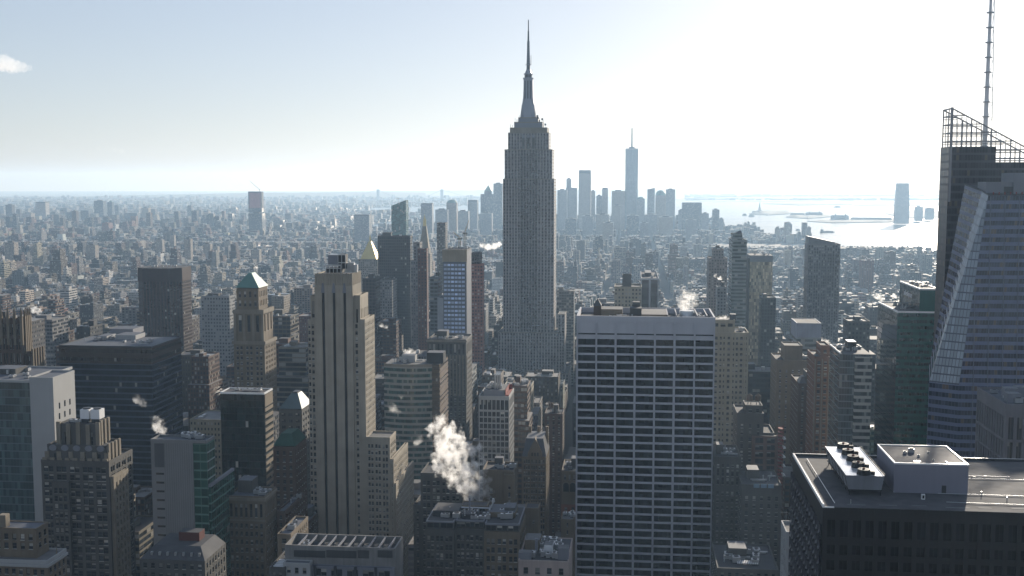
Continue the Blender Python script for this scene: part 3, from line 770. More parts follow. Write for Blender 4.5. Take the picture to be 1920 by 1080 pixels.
h.geo_block(a, b, -4, -.02, 0, za, WHITE, 'F', 3.4, 3.8, 1.6, 2.2, par=.5, top=1.4, roof=ROOFB)
a, za = h.xz(584, 1062, -2); b, _ = h.xz(738, 1062, -2)
h.geo_block(a, b, -2, -.02, 0, za, PALE, 'F', 6.6, 4.2, 4.6, 2.8, par=.3, top=.8, roof=ROOFB, style='strip')
for k in range(4): h.box_part('fin', DARKM, a + 1 + k * 8.0, a + 2 + k * 8.0, -2.7, -2.1, 60, za + .6)
h.kit(x0 + 1, x0 + 8, 2, 12, z1 - 3.1, 51, 5, False)
h.done()
for (ua, ub, v, D) in ((505, 534, 1068, 425),):
    h = Hero('low_building', 'sliver of dark roof with white ribs beside the open fan roof', 'building', ua, v, D)
    x0, x1, y0, y1, z1 = h.dims(ua, ub, v, 0, L=20)
    h.geo_block(x0, x1, 0, 20, 0, z1, GREYSTONE, 'FR', roof=ROOFD)
    for k in range(6): c = h.part('roof_rib', WHITEP); c.box(x0 + .6, x1 - .6, 1 + k * 1.8, 1.5 + k * 1.8, z1 + .13, z1 + .5)
    h.done()
# --- curved front green banded office building with a brown service tower
CURV = facade('curved_band_front', (0.30, 0.285, 0.25), .97, .56, (.012, .05, .045), .10, (.22, .24, .2), var=.2, grough=.06, spec=.6, wob=.015)
BRNT = facade('brown_ribbed_side', (0.10, 0.07, 0.045), 1.0, .5, (.025, .02, .016), .03, var=.3, grough=.25)
h = Hero('curved_office_building', 'bow fronted office block of green glass bands with a brown service tower', 'office building', 720, 684, 780, noun='the bow fronted green block', vb=900)
x0, x1, y0, y1, z1 = h.dims(719.7, 809.5, 684, 0, L=28)
B = h.mb('curved_front', [CURV, ROOFG])
n = 14; pts = []
for i in range(n + 1):
    t = i / n; pts.append((x0 + (x1 - x0) * t, 3.4 * (2 * t - 1) ** 2 - 3.4))
poly = pts + [(x1, 26), (x0, 26)]
m = len(poly)
for i in range(m):
    j = (i + 1) % m; p, q = poly[i], poly[j]; Ls = sqrt((p[0] - q[0]) ** 2 + (p[1] - q[1]) ** 2)
    k0 = i * 2; kk = 2 if i < n else max(1, round(Ls / 1.7))
    fl = round(z1 / 3.95)
    B.quad([(*p, 0), (*q, 0), (*q, z1), (*p, z1)], 0, [(k0, .3), (k0 + kk, .3), (k0 + kk, fl + .3), (k0, fl + .3)])
B.quad([(*p, z1) for p in poly], 1)
h.note(x0, x1, -3, 26, z1)
c = h.part('parapet', LIME)
for i in range(n):
    p, q = pts[i], pts[i + 1]; c.hexa([(p[0], p[1] - .15, z1 - 1), (q[0], q[1] - .15, z1 - 1), (q[0], q[1] + .4, z1 - 1), (p[0], p[1] + .4, z1 - 1)], [(p[0], p[1] - .15, z1 + .8), (q[0], q[1] - .15, z1 + .8), (q[0], q[1] + .4, z1 + .8), (p[0], p[1] + .4, z1 + .8)])
a, b_ = h.xz(810, 686, .5)[0], h.xz(824, 686, .5)[0]
sy = h.yz(839.6, 674, b_)[0]; sy = min(max(sy, 20), 40)
h.mat_block(x1 + .03, b_, .5, sy, 0, z1 - .4, BRNT, 1.2, 3.95, ROOFD, .8, 'service_tower')
for k in range(34):
    zz = z1 - 4 - k * 3.0
    c = h.part('side_rib', BROWNST); c.box(b_ + .0, b_ + .35, .6, sy - .2, zz, zz + 1.2, bottom=True)
a2, za = h.xz(800, 661, 8); b2, _ = h.xz(831, 661, 8)
h.box_part('bulkhead', BLACKM, a2, b2, 8, 19, z1, za, ROOFB)
a2, za = h.xz(753, 666, 12); b2, _ = h.xz(778, 666, 12)
h.box_part('bulkhead', WHITE, a2, b2, 12, 20, z1, za, ROOFB)
h.kit(x0 + 2, x1 - 2, 2, 24, z1, 61, 9, False); h.done()
# --- old slab behind it
h = Hero('stone_slab', 'grey stone slab with a sunlit narrow side behind the bow fronted green block', 'office building', 801, 639, 850, noun='the sunlit sided slab', vb=800)
x0, x1, y0, y1, z1 = h.dims(801, 874, 639, 0, u2=885, v2=632); y1 = max(16, min(y1, 40))
h.geo_block(x0, x1, 0, y1, 0, z1, GREYSTONE, 'FR', 3.1, 3.8, 1.3, 2.2, .7, pat=[(.5, .5)], top=2.4, par=1.2, roof=ROOFD, rows=[(z1 - 10.5, z1 - 2.6)] + [(z1 - 16 - i * 3.8, z1 - 13.8 - i * 3.8) for i in range(26)])
for k in range(13):
    xx = x0 + (x1 - x0) * (k) / 12.0
    c = h.part('pilaster', LIME); c.box(xx - .5, xx + .5, -.45, -.01, z1 - 42, z1 - 11, bottom=True)
c = h.part('cornice', LIME); c.box(x0 - .7, x1 + .7, -.7, -.09, z1 - 1, z1 + .4, bottom=True)
h.kit(x0 + 2, x1 - 2, 3, y1 - 2, z1, 71, 7, True); h.done()
# --- white gridded tower with red on its roof
h = Hero('gridded_tower', 'slim pale gridded office tower with cluttered roof and red railing', 'office building', 897, 746, 720, noun='the slim gridded tower', vb=885)
x0, x1, y0, y1, z1 = h.dims(897.4, 954.7, 745, 0, u2=963.8, v2=733); y1 = max(16, min(y1, 34))
rows = [(z1 - 8.2, z1 - 1.8)] + [(z1 - 12.6 - i * 3.95, z1 - 9.5 - i * 3.95) for i in range(28)]
h.geo_block(x0, x1, 0, y1, 0, z1, WHITE, 'FR', 2.75, 3.95, 2.15, 3.1, .6, pat=[(.5, .78)], rows=rows, par=.8, roof=ROOFG, style='strip', edge=.3)
a, za = h.xz(907, 731, 4); b, _ = h.xz(946, 731, 4)
h.box_part('bulkhead', PALE, a, b, 4, y1 - 4, z1, za, ROOFG)
c = h.part('roof_stack', STEEL); q, zz = h.xz(928, 702, 8)
for dx in (0, 1.6, 3.2): c.cyl(q + dx, 9, za, zz, .6, None, 8)
c = h.part('red_railing', REDP); c.box(b + .6, b + .8, 3, y1 - 2, z1, za + .5); c.box(b + .8, x1 - 1, y1 - 3, y1 - 2.6, z1, za); c.box(b + 1, x1 - .6, 4, y1 - 4, z1 + .13, z1 + .9)
h.kit(a, b - 3, 4.5, y1 - 5, za, 81, 14, False); h.done()
# --- gabled stone building
h = Hero('gabled_building', 'narrow tan stone building with a steep gabled slate top', 'building', 978, 858, 640, noun='the gabled stone building', vb=985)
x0, x1, y0, y1, z1 = h.dims(979, 1024, 857, 0, u2=1031, v2=848); y1 = max(14, min(y1, 26))
h.geo_block(x0, x1, 0, y1, 0, z1, TAN, 'FR', 4.6, 3.5, 1.0, 2.2, .5, pat=[(.2, .2), (.5, .2), (.8, .2)], top=1.6, par=.3, roof=None, edge=.5)
SLATE = wall('slate', (0.075, 0.08, 0.09), rough=.5)
ap = h.xz(1003, 821, 3)[1]
B = h.part('mansard_roof', SLATE); B.hexa([(x0, 0, z1 + .3), (x1, 0, z1 + .3), (x1, y1, z1 + .3), (x0, y1, z1 + .3)], [(x0 + 2, 4, ap - .5), (x1 - 2, 4, ap - .5), (x1 - 2, y1 - 3, ap - .5), (x0 + 2, y1 - 3, ap - .5)])
m = (x0 + x1) / 2 + .5
B = h.part('gable', TAN); w = 4.2
B.quad([(m - w, -.1, z1), (m + w, -.1, z1), (m + w, -.1, z1 + 2.2), (m, -.1, ap + .4), (m - w, -.1, z1 + 2.2)]); B.quad([(m + w, -.1, z1 + 2.2), (m + w, 4, z1 + 2.2), (m, 6, ap + .4), (m, -.1, ap + .4)]); B.quad([(m, -.1, ap + .4), (m, 6, ap + .4), (m - w, 4, z1 + 2.2), (m - w, -.1, z1 + 2.2)])
B.quad([(m + w, -.1, z1), (m + w, 4, z1), (m + w, 4, z1 + 2.2), (m + w, -.1, z1 + 2.2)])
for k in (-1.6, 0, 1.6): B = h.part('window', GLASSD); B.box(m + k - .5, m + k + .5, -.16, -.11, z1 + .6, z1 + 2.6, bottom=True)
for k in range(3): h.box_part('chimney', TAN, x0 + 2 + k * 5, x0 + 3.6 + k * 5, y1 - 6, y1 - 4, z1, ap + 3)
h.done()
# --- dark narrow building with steaming roof
h = Hero('dark_brick_tower', 'dark brown brick slab with bright roof steam behind the gabled building', 'building', 1021, 778, 760, noun='the dark brick slab', vb=960)
x0, x1, y0, y1, z1 = h.dims(1021, 1055, 778, 0, u2=1058, v2=770); y1 = max(y1, 20)
h.geo_block(x0, x1, 0, y1, 0, z1, wall('dark_brick', (0.085, 0.06, 0.05)), 'FR', 3.4, 3.6, 1.2, 1.9, .4, roof=ROOFD)
h.kit(x0, x1, 3, y1 - 2, z1, 91, 6, True, True); h.done()
# --- arched window building
h = Hero('arched_building', 'narrow stone building with two tall arched windows beside the great white gridded slab', 'building', 1053, 885, 610, noun='the arched window building', vb=975)
x0, x1, y0, y1, z1 = h.dims(1053, 1083, 886, 0, L=26)
h.geo_block(x0, x1, 0, 26, 0, z1, TAN, 'F', 2.8, 3.6, 1.1, 1.6, .5, rows=[(z1 - 4.2, z1 - 1.2)], par=.8, zlow=z1 - 6)
zz = h.xz(1065, 900)[1]
for k in range(2):
    m = x0 + (x1 - x0) * (.28 + .42 * k); n = 12
    for (nm, mt, r, dy) in (('arch_surround', LIME, 2.0, .12), ('arched_window', GLASSD, 1.55, .2)):
        c = h.part(nm, mt); P = [(m - r, zz - 6.5), (m + r, zz - 6.5)] + [(m + r * cos(pi * i / n), zz - 3 + r * sin(pi * i / n)) for i in range(n + 1)]
        c.hexa([(p[0], -dy, p[1]) for p in P], [(p[0], -.01, p[1]) for p in P], bottom=True)
h.geo_block(x0 - .1, x1 + .1, -.4, -.01, 0, z1 - 18, BRICK, 'F', 3.4, 3.6, 1.3, 1.6, .3, top=1.5, roof=None, par=0)
h.kit(x0, x1, 3, 22, z1, 95, 5, True); h.done()
# --- the steaming roof complex, bottom centre
h = Hero('stone_office_block', 'broad tan stone office block with a glazed penthouse ribbon and dark cluttered roof', 'office building', 797, 982, 465, noun='the glazed penthouse block')
x0, x1, y0, y1, z1 = h.dims(797, 975, 981, 0, L=26)
zr = h.xz(880, 994)[1]
xp = [x0, h.xz(852, 985)[0], h.xz(908, 985)[0], x1]
for i, (dy, dz) in enumerate(((0, 0), (1.6, .25), (-.5, -.2))):
    f = 'FR' if i == 2 else 'F'
    h.geo_block(xp[i] + (.02 if i else 0), xp[i + 1], dy, 26, 0, zr + dz, TAN if i == 2 else GREYSTONE, f, 4.6, 3.75, 1.45, 2.3, .45, pat=[(.27, .3), (.7, .3)], top=3.0, par=.2, roof=None, edge=.4)  # right third gets a lighter stone in place of sunlight
    h.geo_block(xp[i] + .3, xp[i + 1] - .3, dy + .5, 25 + i * .1, zr + dz + .2, z1 + dz, GREYSTONE, 'F', 4.6, 3, 4.1, 2.0, .3, top=.55, par=.25 + i * .1, roof=ROOFD, style='strip', edge=.2, parm=PALE)
h.box_part('roof_house', TAN, xp[2] + 1, xp[3] - 3, 9, 21, z1 + .1, z1 + 2.4, ROOFB)
h.box_part('roof_house', DARKM, xp[1] + 2, xp[1] + 8, 5, 11, z1 + .3, z1 + 2.2, ROOFD)
a, za = h.xz(864, 949, 17); b, _ = h.xz(914, 949, 17)
h.geo_block(a, b, 17, 24, z1, za, TAN, 'F', 3.2, 5, 2.2, 3.4, .4, top=.8, par=.4, roof=ROOFD, style='strip')
c = h.part('roof_pipe', STEEL); q = h.xz(920, 965, 15)[0]
c.tube((a, 15, z1 + 2.2), (q, 15, z1 + 2.2), .35); c.tube((q, 15, z1 + 2.2), (q + 1.2, 15, z1 + 5), .35); c.cyl(q + 1.2, 15, z1 + 5, z1 + 6.5, .8, .5, 8)
h.box_part('stack', PALE, h.xz(879, 970, 6)[0], h.xz(882, 970, 6)[0], 6, 6.8, z1, z1 + 9)
h.kit(x0 + 2, x1 - 10, 3, 16, z1, 101, 26, False); h.kit(x1 - 12, x1 - 1, 3, 24, z1, 103, 9, True, False); h.box_part('roof_house', DARKM, x0 + 2, x0 + 13, 8, 20, z1, z1 + 2.6, ROOFD); h.done()
h = Hero('stone_apartment_block', 'tall tan stone wing standing behind the steam plume', 'office building', 788, 892, 510, noun='the stone wing behind the steam', vb=985)
x0, x1, y0, y1, z1 = h.dims(788.5, 866, 891, 0, L=20)
h.geo_block(x0, x1, 0, 20, 0, z1, GREYSTONE, 'F', 5.0, 3.5, 1.35, 2.1, .4, pat=[(.27, .29), (.68, .29)], top=2.8, par=.9)
c0 = h.xz(775, 950, 3)[0]; h.geo_block(c0, x0 - .02, 3, 20, 0, h.xz(781, 950, 3)[1], GREYSTONE, 'F', 4, 3.5, 1.35, 2.1, .4, par=.8)
h.kit(x0, x1, 4, 18, z1, 111, 4, True); h.done()
h = Hero('stone_tower_block', 'plain tan stone block with blank corner tower behind the glazed penthouse block', 'office building', 905, 886, 520, noun='the blank cornered block', vb=985)
x0, x1, y0, y1, z1 = h.dims(905, 964, 885, 0, u2=968, v2=880); y1 = max(16, min(26, y1))
xm, zm = h.xz(945, 893, -2.4)
h.geo_block(x0, x1, 0, y1, 0, z1, TAN, 'FR', 7.5, 3.7, 1.4, 2.1, .4, top=8, par=1.0)
h.geo_block(xm, x1 + .5, -2.4, -.02, 0, zm, TAN, 'FR', 5.4, 3.7, 1.4, 2.1, .4, top=4, par=.9)
h.kit(x0, x1, 3, y1 - 2, z1, 121, 5, True); h.done()
h = Hero('lift_tower', 'blank sunlit tan masonry block with one small window in the roof cluster', 'building', 985, 953, 490, noun='the blank masonry block', vb=1000)
x0, x1, y0, y1, z1 = h.dims(984, 1010, 955, 0, u2=1013, v2=948); y1 = 9
h.geo_block(x0, x1, 0, 9, 0, z1, TAN, 'F', t=.4, cols=[(3.4, 4.4)], rows=[(z1 - 6.2, z1 - 4.8)], par=.6)
a = h.xz(967, 955, 3)[0]; h.mb('low_roof', [TAN, ROOFG]).box(a, x0 - .02, 3, 12, 0, h.xz(975, 956, 3)[1], 0, 1); h.done()
h = Hero('low_stone_block', 'low sunlit stone block crowded with white roof machines beside the great white gridded slab', 'building', 970, 1056, 440, noun='the crowded machine roof')
x0, x1, y0, y1, z1 = h.dims(972, 1066, 1054, 0, L=30)
h.geo_block(x0, x1, 0, 30, 0, z1, wall('pink_stone', (0.40, 0.32, 0.28)), 'F', 4.6, 4.2, 1.8, 2.6, .4, top=2.4, par=.6, roof=ROOFD)
h.kit(x0 + 1, x1 - 1, 2, 14, z1, 131, 22, False); h.kit(x0 + 1, x1 - 1, 12, 28, z1, 132, 18, False)
for (ua, ub, va, yy, L, m) in ((972, 996, 1036, 2, 4, PALE), (984, 1012, 1012, 14, 9, TAN), (1020, 1036, 1022, 9, 5, WHITEP), (1046, 1066, 1028, 3, 5, PALE)):
    a, za = h.xz(ua, va, yy); b, _ = h.xz(ub, va, yy); h.box_part('bulkhead', m, a, b, yy, yy + L, z1, za, ROOFG)
h.box_part('stack', PALE, h.xz(1003, 1010, 12)[0], h.xz(1008, 1010, 12)[0], 12, 13, z1, h.xz(1004, 1010, 12)[1]); h.done()
h = Hero('low_stone_block', 'small sunlit block with a pale hatch on its roof behind the crowded machine roof', 'building', 1052, 974, 520, noun=None, vb=1010)
x0, x1, y0, y1, z1 = h.dims(1052, 1076, 976, 0, L=12)
h.geo_block(x0, x1, 0, 12, 0, z1, TAN, 'F', 9, 3.6, 1.2, 1.8, .4, par=.6, roof=ROOFG); h.kit(x0, x1, 2, 10, z1, 141, 4, False); h.done()
# --- the great white gridded slab
h = Hero('gridded_slab', 'great white slab with seven bays of wide black windows on every floor', 'skyscraper', 1081, 594, 580, noun='the great white gridded slab')
x0, x1, y0, y1, z1 = h.dims(1081, 1341.5, 593.5, 0, L=41)
Wd = x1 - x0
edges = [(220, 237), (415, 433), (610, 632), (808, 830), (1010, 1030), (1207, 1230), (1412, 1430), (1610, 1625)]
ex = [((a - 220) / 1405 * Wd, (b - 220) / 1405 * Wd) for a, b in edges]
cols = [(ex[i][1], ex[i + 1][0]) for i in range(7)]
zs0, zs1 = h.xz(1211, 629)[1], h.xz(1211, 626)[1]
zt0, zt1 = h.xz(1211, 648.5)[1], h.xz(1211, 637)[1]
rows = [(zs0, zs1)]
pit = 4.21
for i in range(34): rows.append((zt0 - i * pit, zt1 - i * pit))
h.wm = [pane_mat('slab_glass', (0.008, 0.009, 0.011), gvar=1.0, rough=.07, spec=.35, wob=.012), BLIND, BLACKM]
zT = z1; z1 = z1 - 3.0
h.geo_block(x0, x1, 0, 41, 0, z1, TRAV, 'F', t=1.1, cols=cols, rows=[r for r in rows if r[0] > 8], par=0, roof=None, style='ribbon', back=.28)
h.wins = [w for w in h.wins if w[7] > 1.5]
for (a, b) in cols: c = h.part('slot', BLACKM); c.box(x0 + a, x0 + b, .9, 1.15, zs0, zs1, bottom=True)
for (a, b) in ex: c = h.part('pier', TRAV); c.box(x0 + a + .25, x0 + b - .25, -.55, -.01, 0, z1 - .3)
zr = z1 - 3.4
P = h.mb('parapet', [TRAV])
for (a, b, c_, d_) in ((x0, x1, 0, .8), (x0, x1, 40.2, 41), (x0, x0 + .8, .8, 40.2), (x1 - .8, x1, .8, 40.2)): P.box(a, b, c_, d_, z1 + .004, z1 + 3.0)
h.mb('roof', [ROOFD]).box(x0 + .82, x1 - .82, .82, 40.18, z1 + .004, z1 + .15)
zz = z1 + .15
def xo(u, y, v=585): return h.xz(u, v, y)[0]
for (ua, ub, yy, L, hh, m, tp) in ((1113, 1127, 22, 8, 9, BROWNST, None), (1127, 1167, 16, 14, 4.6, TAN, ROOFG), (1181, 1203, 22, 9, 4.6, GREYSTONE, ROOFD), (1203, 1251, 8, 26, 3.0, TAN, ROOFG), (1186, 1200, 30, 6, 7, GREYSTONE, ROOFD)):
    if hh == 9:
        a, b = xo(ua, yy), xo(ub, yy); c = h.part('peaked_hut', [BROWNST, ROOFD]); c.box(a, b, yy, yy + L, zz, zz + 5.6, 0); m_ = (a + b) / 2
        c.hexa([(a - .2, yy - .2, zz + 5.6), (b + .2, yy - .2, zz + 5.6), (b + .2, yy + L, zz + 5.6), (a - .2, yy + L, zz + 5.6)], [(m_ - .2, yy + 3, zz + 9), (m_ + .2, yy + 3, zz + 9), (m_ + .2, yy + L - 3, zz + 9), (m_ - .2, yy + L - 3, zz + 9)], 1)
    else: h.box_part('roof_house', m, xo(ua, yy), xo(ub, yy), yy, yy + L, zz, zz + hh, tp)
for u in (1251, 1268, 1307, 1325): h.box_part('roof_wall', PALE, xo(u, 6), xo(u, 6) + .6, 6, 36, zz, z1 + 3.2)
c = h.part('cooling_tower', [STEEL, WHITEP]); a, b = xo(1274, 14), xo(1304, 14); c.box(a, b, 14, 24, zz, z1 + 1.5, 1); c.cyl((a + b) / 2, 19, z1 + 1.5, z1 + 4.2, 4.2, 3.6, 18, 0)
h.kit(x0 + 6, x0 + 40, 4, 34, z1 + .05, 151, 14, False); h.kit(x0 + 50, x1 - 3, 4, 34, z1 + .05, 152, 10, False)
h.done()
# ================================================================ right hand side
# --- black office block with the gravel roof
h = Hero('black_office_block', 'black office block whose gravel roof carries a white house and a steel cooling unit', 'office building', 1543, 951, 262, noun='the black gravel roofed block')
x0 = 0.0; x1 = 78.0; z1 = h.xz(1543, 951)[1]
y1 = h.yz(1487, 853, 0)[0]
BLK = wall('black_facade', (0.014, 0.014, 0.016), rough=.5)
BPN = pane_mat('black_pane', (0.005, 0.005, 0.007), rough=.12, spec=.12)
h.wm = [BPN, BPN, BLACKM]
h.geo_block(x0, x1, 0, y1, 0, z1, BLK, 'F', 2.95, 3.75, 1.9, 2.2, .35, rows=[(z1 - 7.2, z1 - 3.0)] + [(z1 - 11.4 - i * 3.75, z1 - 9.1 - i * 3.75) for i in range(12)], par=.02, roof=None, zlow=60, style='strip')
# sculpted precast units down the narrow side
MOD = wall('precast_unit', (0.055, 0.056, 0.065), rough=.55)
c = h.mb('precast_side', [MOD, BLACKM])
nb = 14
for j in range(18):
    zb = z1 - 4.4 - j * 3.75
    for i in range(nb):
        ya = .4 + (y1 - .8) * i / nb; yb = .4 + (y1 - .8) * (i + 1) / nb; e = .28
        b = [(-.01, ya + e * .3, zb - 3.2), (-.01, yb - e * .3, zb - 3.2), (-.01, yb - e * .3, zb), (-.01, ya + e * .3, zb)]
        # each unit: a sloping sill and two splayed jambs round a dark pane
        c.quad([(-.01, yb, zb - 3.4), (-.75, (ya + yb) / 2 + .2, zb - 2.5), (-.75, (ya + yb) / 2 - .2, zb - 2.5), (-.01, ya, zb - 3.4)], 0)
        c.quad([(-.75, (ya + yb) / 2 - .2, zb - 2.5), (-.75, (ya + yb) / 2 + .2, zb - 2.5), (-.12, yb - e, zb - 1.8), (-.12, ya + e, zb - 1.8)], 0)
        c.quad([(-.12, yb - e, zb - 1.8), (-.12, yb - e, zb), (-.12, ya + e, zb), (-.12, ya + e, zb - 1.8)], 1)
        c.quad([(-.6, yb, zb - 3.2), (-.12, yb - e, zb - 1.8), (-.12, yb - e, zb), (-.6, yb, zb + .1)], 0)
        c.quad([(-.12, ya + e, zb - 1.8), (-.6, ya, zb - 3.2), (-.6, ya, zb + .1), (-.12, ya + e, zb)], 0)
rf = roofmat('gravel_ballast', (0.085, 0.085, 0.09), .8, .95, .9)
h.mb('roof', [rf]).box(.5, x1 - .1, .06, y1 - .5, z1 + .003, z1 + .06)
P = h.mb('parapet', [WHITEP, DARKM])
P.box(-.1, .34, -.05, y1 + .05, z1 - .1, z1 + .75, 0); P.box(.34, x1, y1 - .35, y1, z1 - .1, z1 + .75, 1, 0); P.box(.34, 2.6, -.05, .2, z1 - .1, z1 + .2, 0)
c = h.part('roof_rail', [WHITEP, BLACKM]); xr = 3.0; c.box(xr, xr + .12, 2, y1 - 5, z1 + .5, z1 + .62, 0, bottom=True)
for k in range(14): c.box(xr, xr + .08, 3 + k * (y1 - 9) / 13, 3.1 + k * (y1 - 9) / 13, z1 + .06, z1 + .5, 1)
# penthouse
def rx(u, v): 
    d = ray(u, v); t = (z1 - EYE) / d[2]; px, py = d[0] * t - h.ox, d[1] * t - h.oy
    return px * h.sd[0] + py * h.sd[1], px * h.ad[0] + py * h.ad[1]
pa = rx(1677, 926); pb = rx(1812, 926)
py0 = (pa[1] + pb[1]) / 2; pz = h.xz(1745, 869, py0)[1]; px0, px1 = pa[0], pb[0]
py1 = h.yz(1645, 832, px0)[0]
LAV = wall('painted_render', (0.20, 0.20, 0.24), var=.15)
RH = B = h.part('roof_house', [LAV]); B.box(px0, px1, py0, py1, z1 + .07, pz - .3)
c = h.part('roof_house_cap', WHITEP, under=RH)
for (a, b, c_, d_) in ((px0 - .05, px1 + .05, py0 - .05, py0 + .3), (px0 - .05, px1 + .05, py1 - .3, py1 + .05), (px0 - .05, px0 + .3, py0 + .3, py1 - .3), (px1 - .3, px1 + .05, py0 + .3, py1 - .3)): c.box(a, b, c_, d_, pz - .4, pz)
h.part('roof_house_top', roofmat('smooth_membrane', (.085, .085, .095), .7, .9), under=RH).box(px0 + .3, px1 - .3, py0 + .3, py1 - .3, pz - .3, pz - .22)
dx = px0 + (px1 - px0) * .65; h.part('door', DARKM, under=RH).box(dx, dx + 1.05, py0 - .06, py0 + .01, z1 + .08, z1 + 2.2)
h.box_part('hatch_pit', BLACKM, px1 - 4.6, px1 - .5, py0 + .5, py0 + 2.6, pz - .22, pz - .2)
h.box_part('hatch_kerb', WHITEP, px1 - 4.9, px1 - 4.65, py0 + .5, py0 + 2.6, pz - .22, pz + .1)
for (fx, fy, a) in ((.36, .6, 1.3), (.26, .52, .8), (.42, .38, .5), (.58, .2, .3), (.62, .6, .3)):
    q = px0 + (px1 - px0) * fx; w = py0 + (py1 - py0) * fy
    c = h.part('roof_fan', [STEEL, BLACKM]); c.box(q, q + a, w, w + a, pz - .22, pz + a * .5, 0); c.cyl(q + a / 2, w + a / 2, pz + a * .5, pz + a * .7, a * .4, None, 10, 1)
c = h.part('roof_dish', STEEL); c.cyl(px0 + (px1 - px0) * .34, py0 + (py1 - py0) * .12, pz - .2, pz - .05, .9, .9, 16)
R = random.Random(9)
for k in range(9):
    xx = 6 + k * 7.6; c = h.part('paver_strip', wall('paver', (.13, .13, .135))); 
    yy = 2.2 + (k % 3) * .4; c.box(xx, xx + R.uniform(3, 6), yy, yy + .8, z1 + .065, z1 + .1)
for k in range(7):
    xx, yy = R.uniform(28, 70), R.uniform(4, y1 - 6); c = h.part('drain', BLACKM); c.cyl(xx, yy, z1 + .065, z1 + .12, .4, None, 10)
for k in range(4):
    yy = R.uniform(3, y1 - 8); c = h.part('conduit', STEEL); c.tube((30, yy, z1 + .3), (R.uniform(50, 76), yy + R.uniform(-1, 1), z1 + .3), .09, 5)
for k in range(26):
    c = h.part('guard_post', STEEL); yy = y1 * (k + .5) / 26; c.box(.02, .1, yy, yy + .08, z1 + .75, z1 + 1.5)
# cooling unit on legs: flares outward to the top
q0 = rx(1592, 930); q1 = rx(1652, 930)
cy0 = (q0[1] + q1[1]) / 2; bx0, bx1 = q0[0], q1[0]
tz = h.xz(1622, 892, cy0)[1]; tx0 = h.xz(1586, 892, cy0)[0]; tx1 = h.xz(1658, 892, cy0)[0]
ty1 = h.yz(1547, 839, tx0)[0]
zb = z1 + 1.5
CU = c = h.part('cooling_unit', [wall('unit_paint', (.17, .18, .20), rough=.6), wall('bright_sheet', (.8, .8, .8), var=.1, rough=.22, metal=.6)])
c.hexa([(bx0, cy0 + .3, zb), (bx1, cy0 + .3, zb), (bx1, ty1 - .3, zb), (bx0, ty1 - .3, zb)], [(tx0, cy0, tz), (tx1, cy0, tz), (tx1, ty1, tz), (tx0, ty1, tz)], 0, 1, bottom=True)
c = h.part('unit_kerb', WHITEP, under=CU); c.box(tx0 - .04, tx0 + .12, cy0, ty1, tz, tz + .12); c.box(tx1 - .12, tx1 + .04, cy0, ty1, tz, tz + .12)
nf = 5
for k in range(nf):
    yy = cy0 + 1.6 + (ty1 - cy0 - 3) * k / (nf - 1); xx = (tx0 + tx1) / 2
    c = h.part('fan_stack', [BLACKM, BRICK, STEEL], under=CU); c.cyl(xx, yy, tz + .01, tz + 1.3, 1.75, 1.5, 16, 0, 0); c.cyl(xx, yy, tz + 1.31, tz + 1.6, .35, .3, 8, 1); c.box(xx + 1.5, xx + 2.6, yy - .5, yy + .5, tz + .01, tz + .8, 0)
    c.box(xx - .95, xx + .95, yy - .06, yy + .06, tz + 1.31, tz + 1.4, 2, bottom=True)
c = h.part('unit_frame', [BLACKM, BRICK], under=CU)
for k in range(7):
    yy = cy0 + .4 + (ty1 - cy0 - .8) * k / 6
    for xx in (bx0 + .1, bx1 - .3): c.box(xx, xx + .2, yy, yy + .2, z1 + .06, zb, 0)
    c.tube((bx0 - .1, yy, z1 + 1), (tx0 - .15, yy, tz - .2), .07, 4, 0)
c.box(bx0 - .2, bx1 + .2, cy0 + .3, cy0 + .5, zb - .3, zb - .01, 0, bottom=True); c.box(bx0 - .2, bx0, cy0, ty1, zb - .3, zb - .01, 0, bottom=True)
c.tube((tx0 - .15, cy0, tz - .5), (tx0 - .15, ty1, tz - .5), .06, 4, 0); c.tube((tx1 + .15, cy0, tz + .4), (tx1 + .15, ty1, tz + .4), .05, 4, 0)
c = h.part('roof_vent', [WHITEP, BLACKM]); q = rx(1728, 937); c.box(q[0], q[0] + .8, q[1], q[1] + .6, z1 + .06, z1 + 1.3, 0); c.box(q[0] + .15, q[0] + .65, q[1] - .02, q[1], z1 + .3, z1 + 1.1, 1)
for (u, v) in ((1595, 945), (1888, 940), (1840, 930)):
    q = rx(u, v); c = h.part('vent_pipe', STEEL); c.cyl(q[0], q[1], z1 + .06, z1 + 1.1, .12, None, 8)
h.done()
# --- white sliver
h = Hero('white_building', 'white rendered sliver with an aerial beside the black gravel roofed block', 'building', 1469, 990, 400, noun='the white sliver')
x0, x1, y0, y1, z1 = h.dims(1474, 1530, 1003, 0, u2=1467, v2=981); y1 = max(14, min(y1, 26))
h.geo_block(x0, x1, 0, y1, 0, z1, WHITE, 'FL', 3, 3.6, 1.2, 1.8, .3, par=1.0, roof=ROOFG)
c = h.part('aerial', STEEL); q = (x0 + 1.2, y1 - 4); c.tube((q[0], q[1], z1), (q[0], q[1], z1 + 5.5), .08); c.tube((q[0] - 2.2, q[1], z1 + 5.3), (q[0] + .5, q[1], z1 + 5.3), .06); h.done()
h = Hero('low_building', 'low roof of white ducts and pipes at the foot of the great white gridded slab', 'building', 1345, 1064, 470, noun='the white ducted roof')
x0, x1, y0, y1, z1 = h.dims(1345, 1460, 1070, 0, L=34)
h.geo_block(x0, x1, 0, 34, 0, z1, GREYSTONE, 'FL', roof=ROOFD, par=.8)
for k in range(12): c = h.part('roof_rib', WHITEP); xx = x0 + 9 + k * .75; c.box(xx, xx + .4, 6, 10, z1 + .8, z1 + 1.2, bottom=True)
h.kit(x0 + 1, x1 - 1, 2, 30, z1, 161, 26, True); h.done()
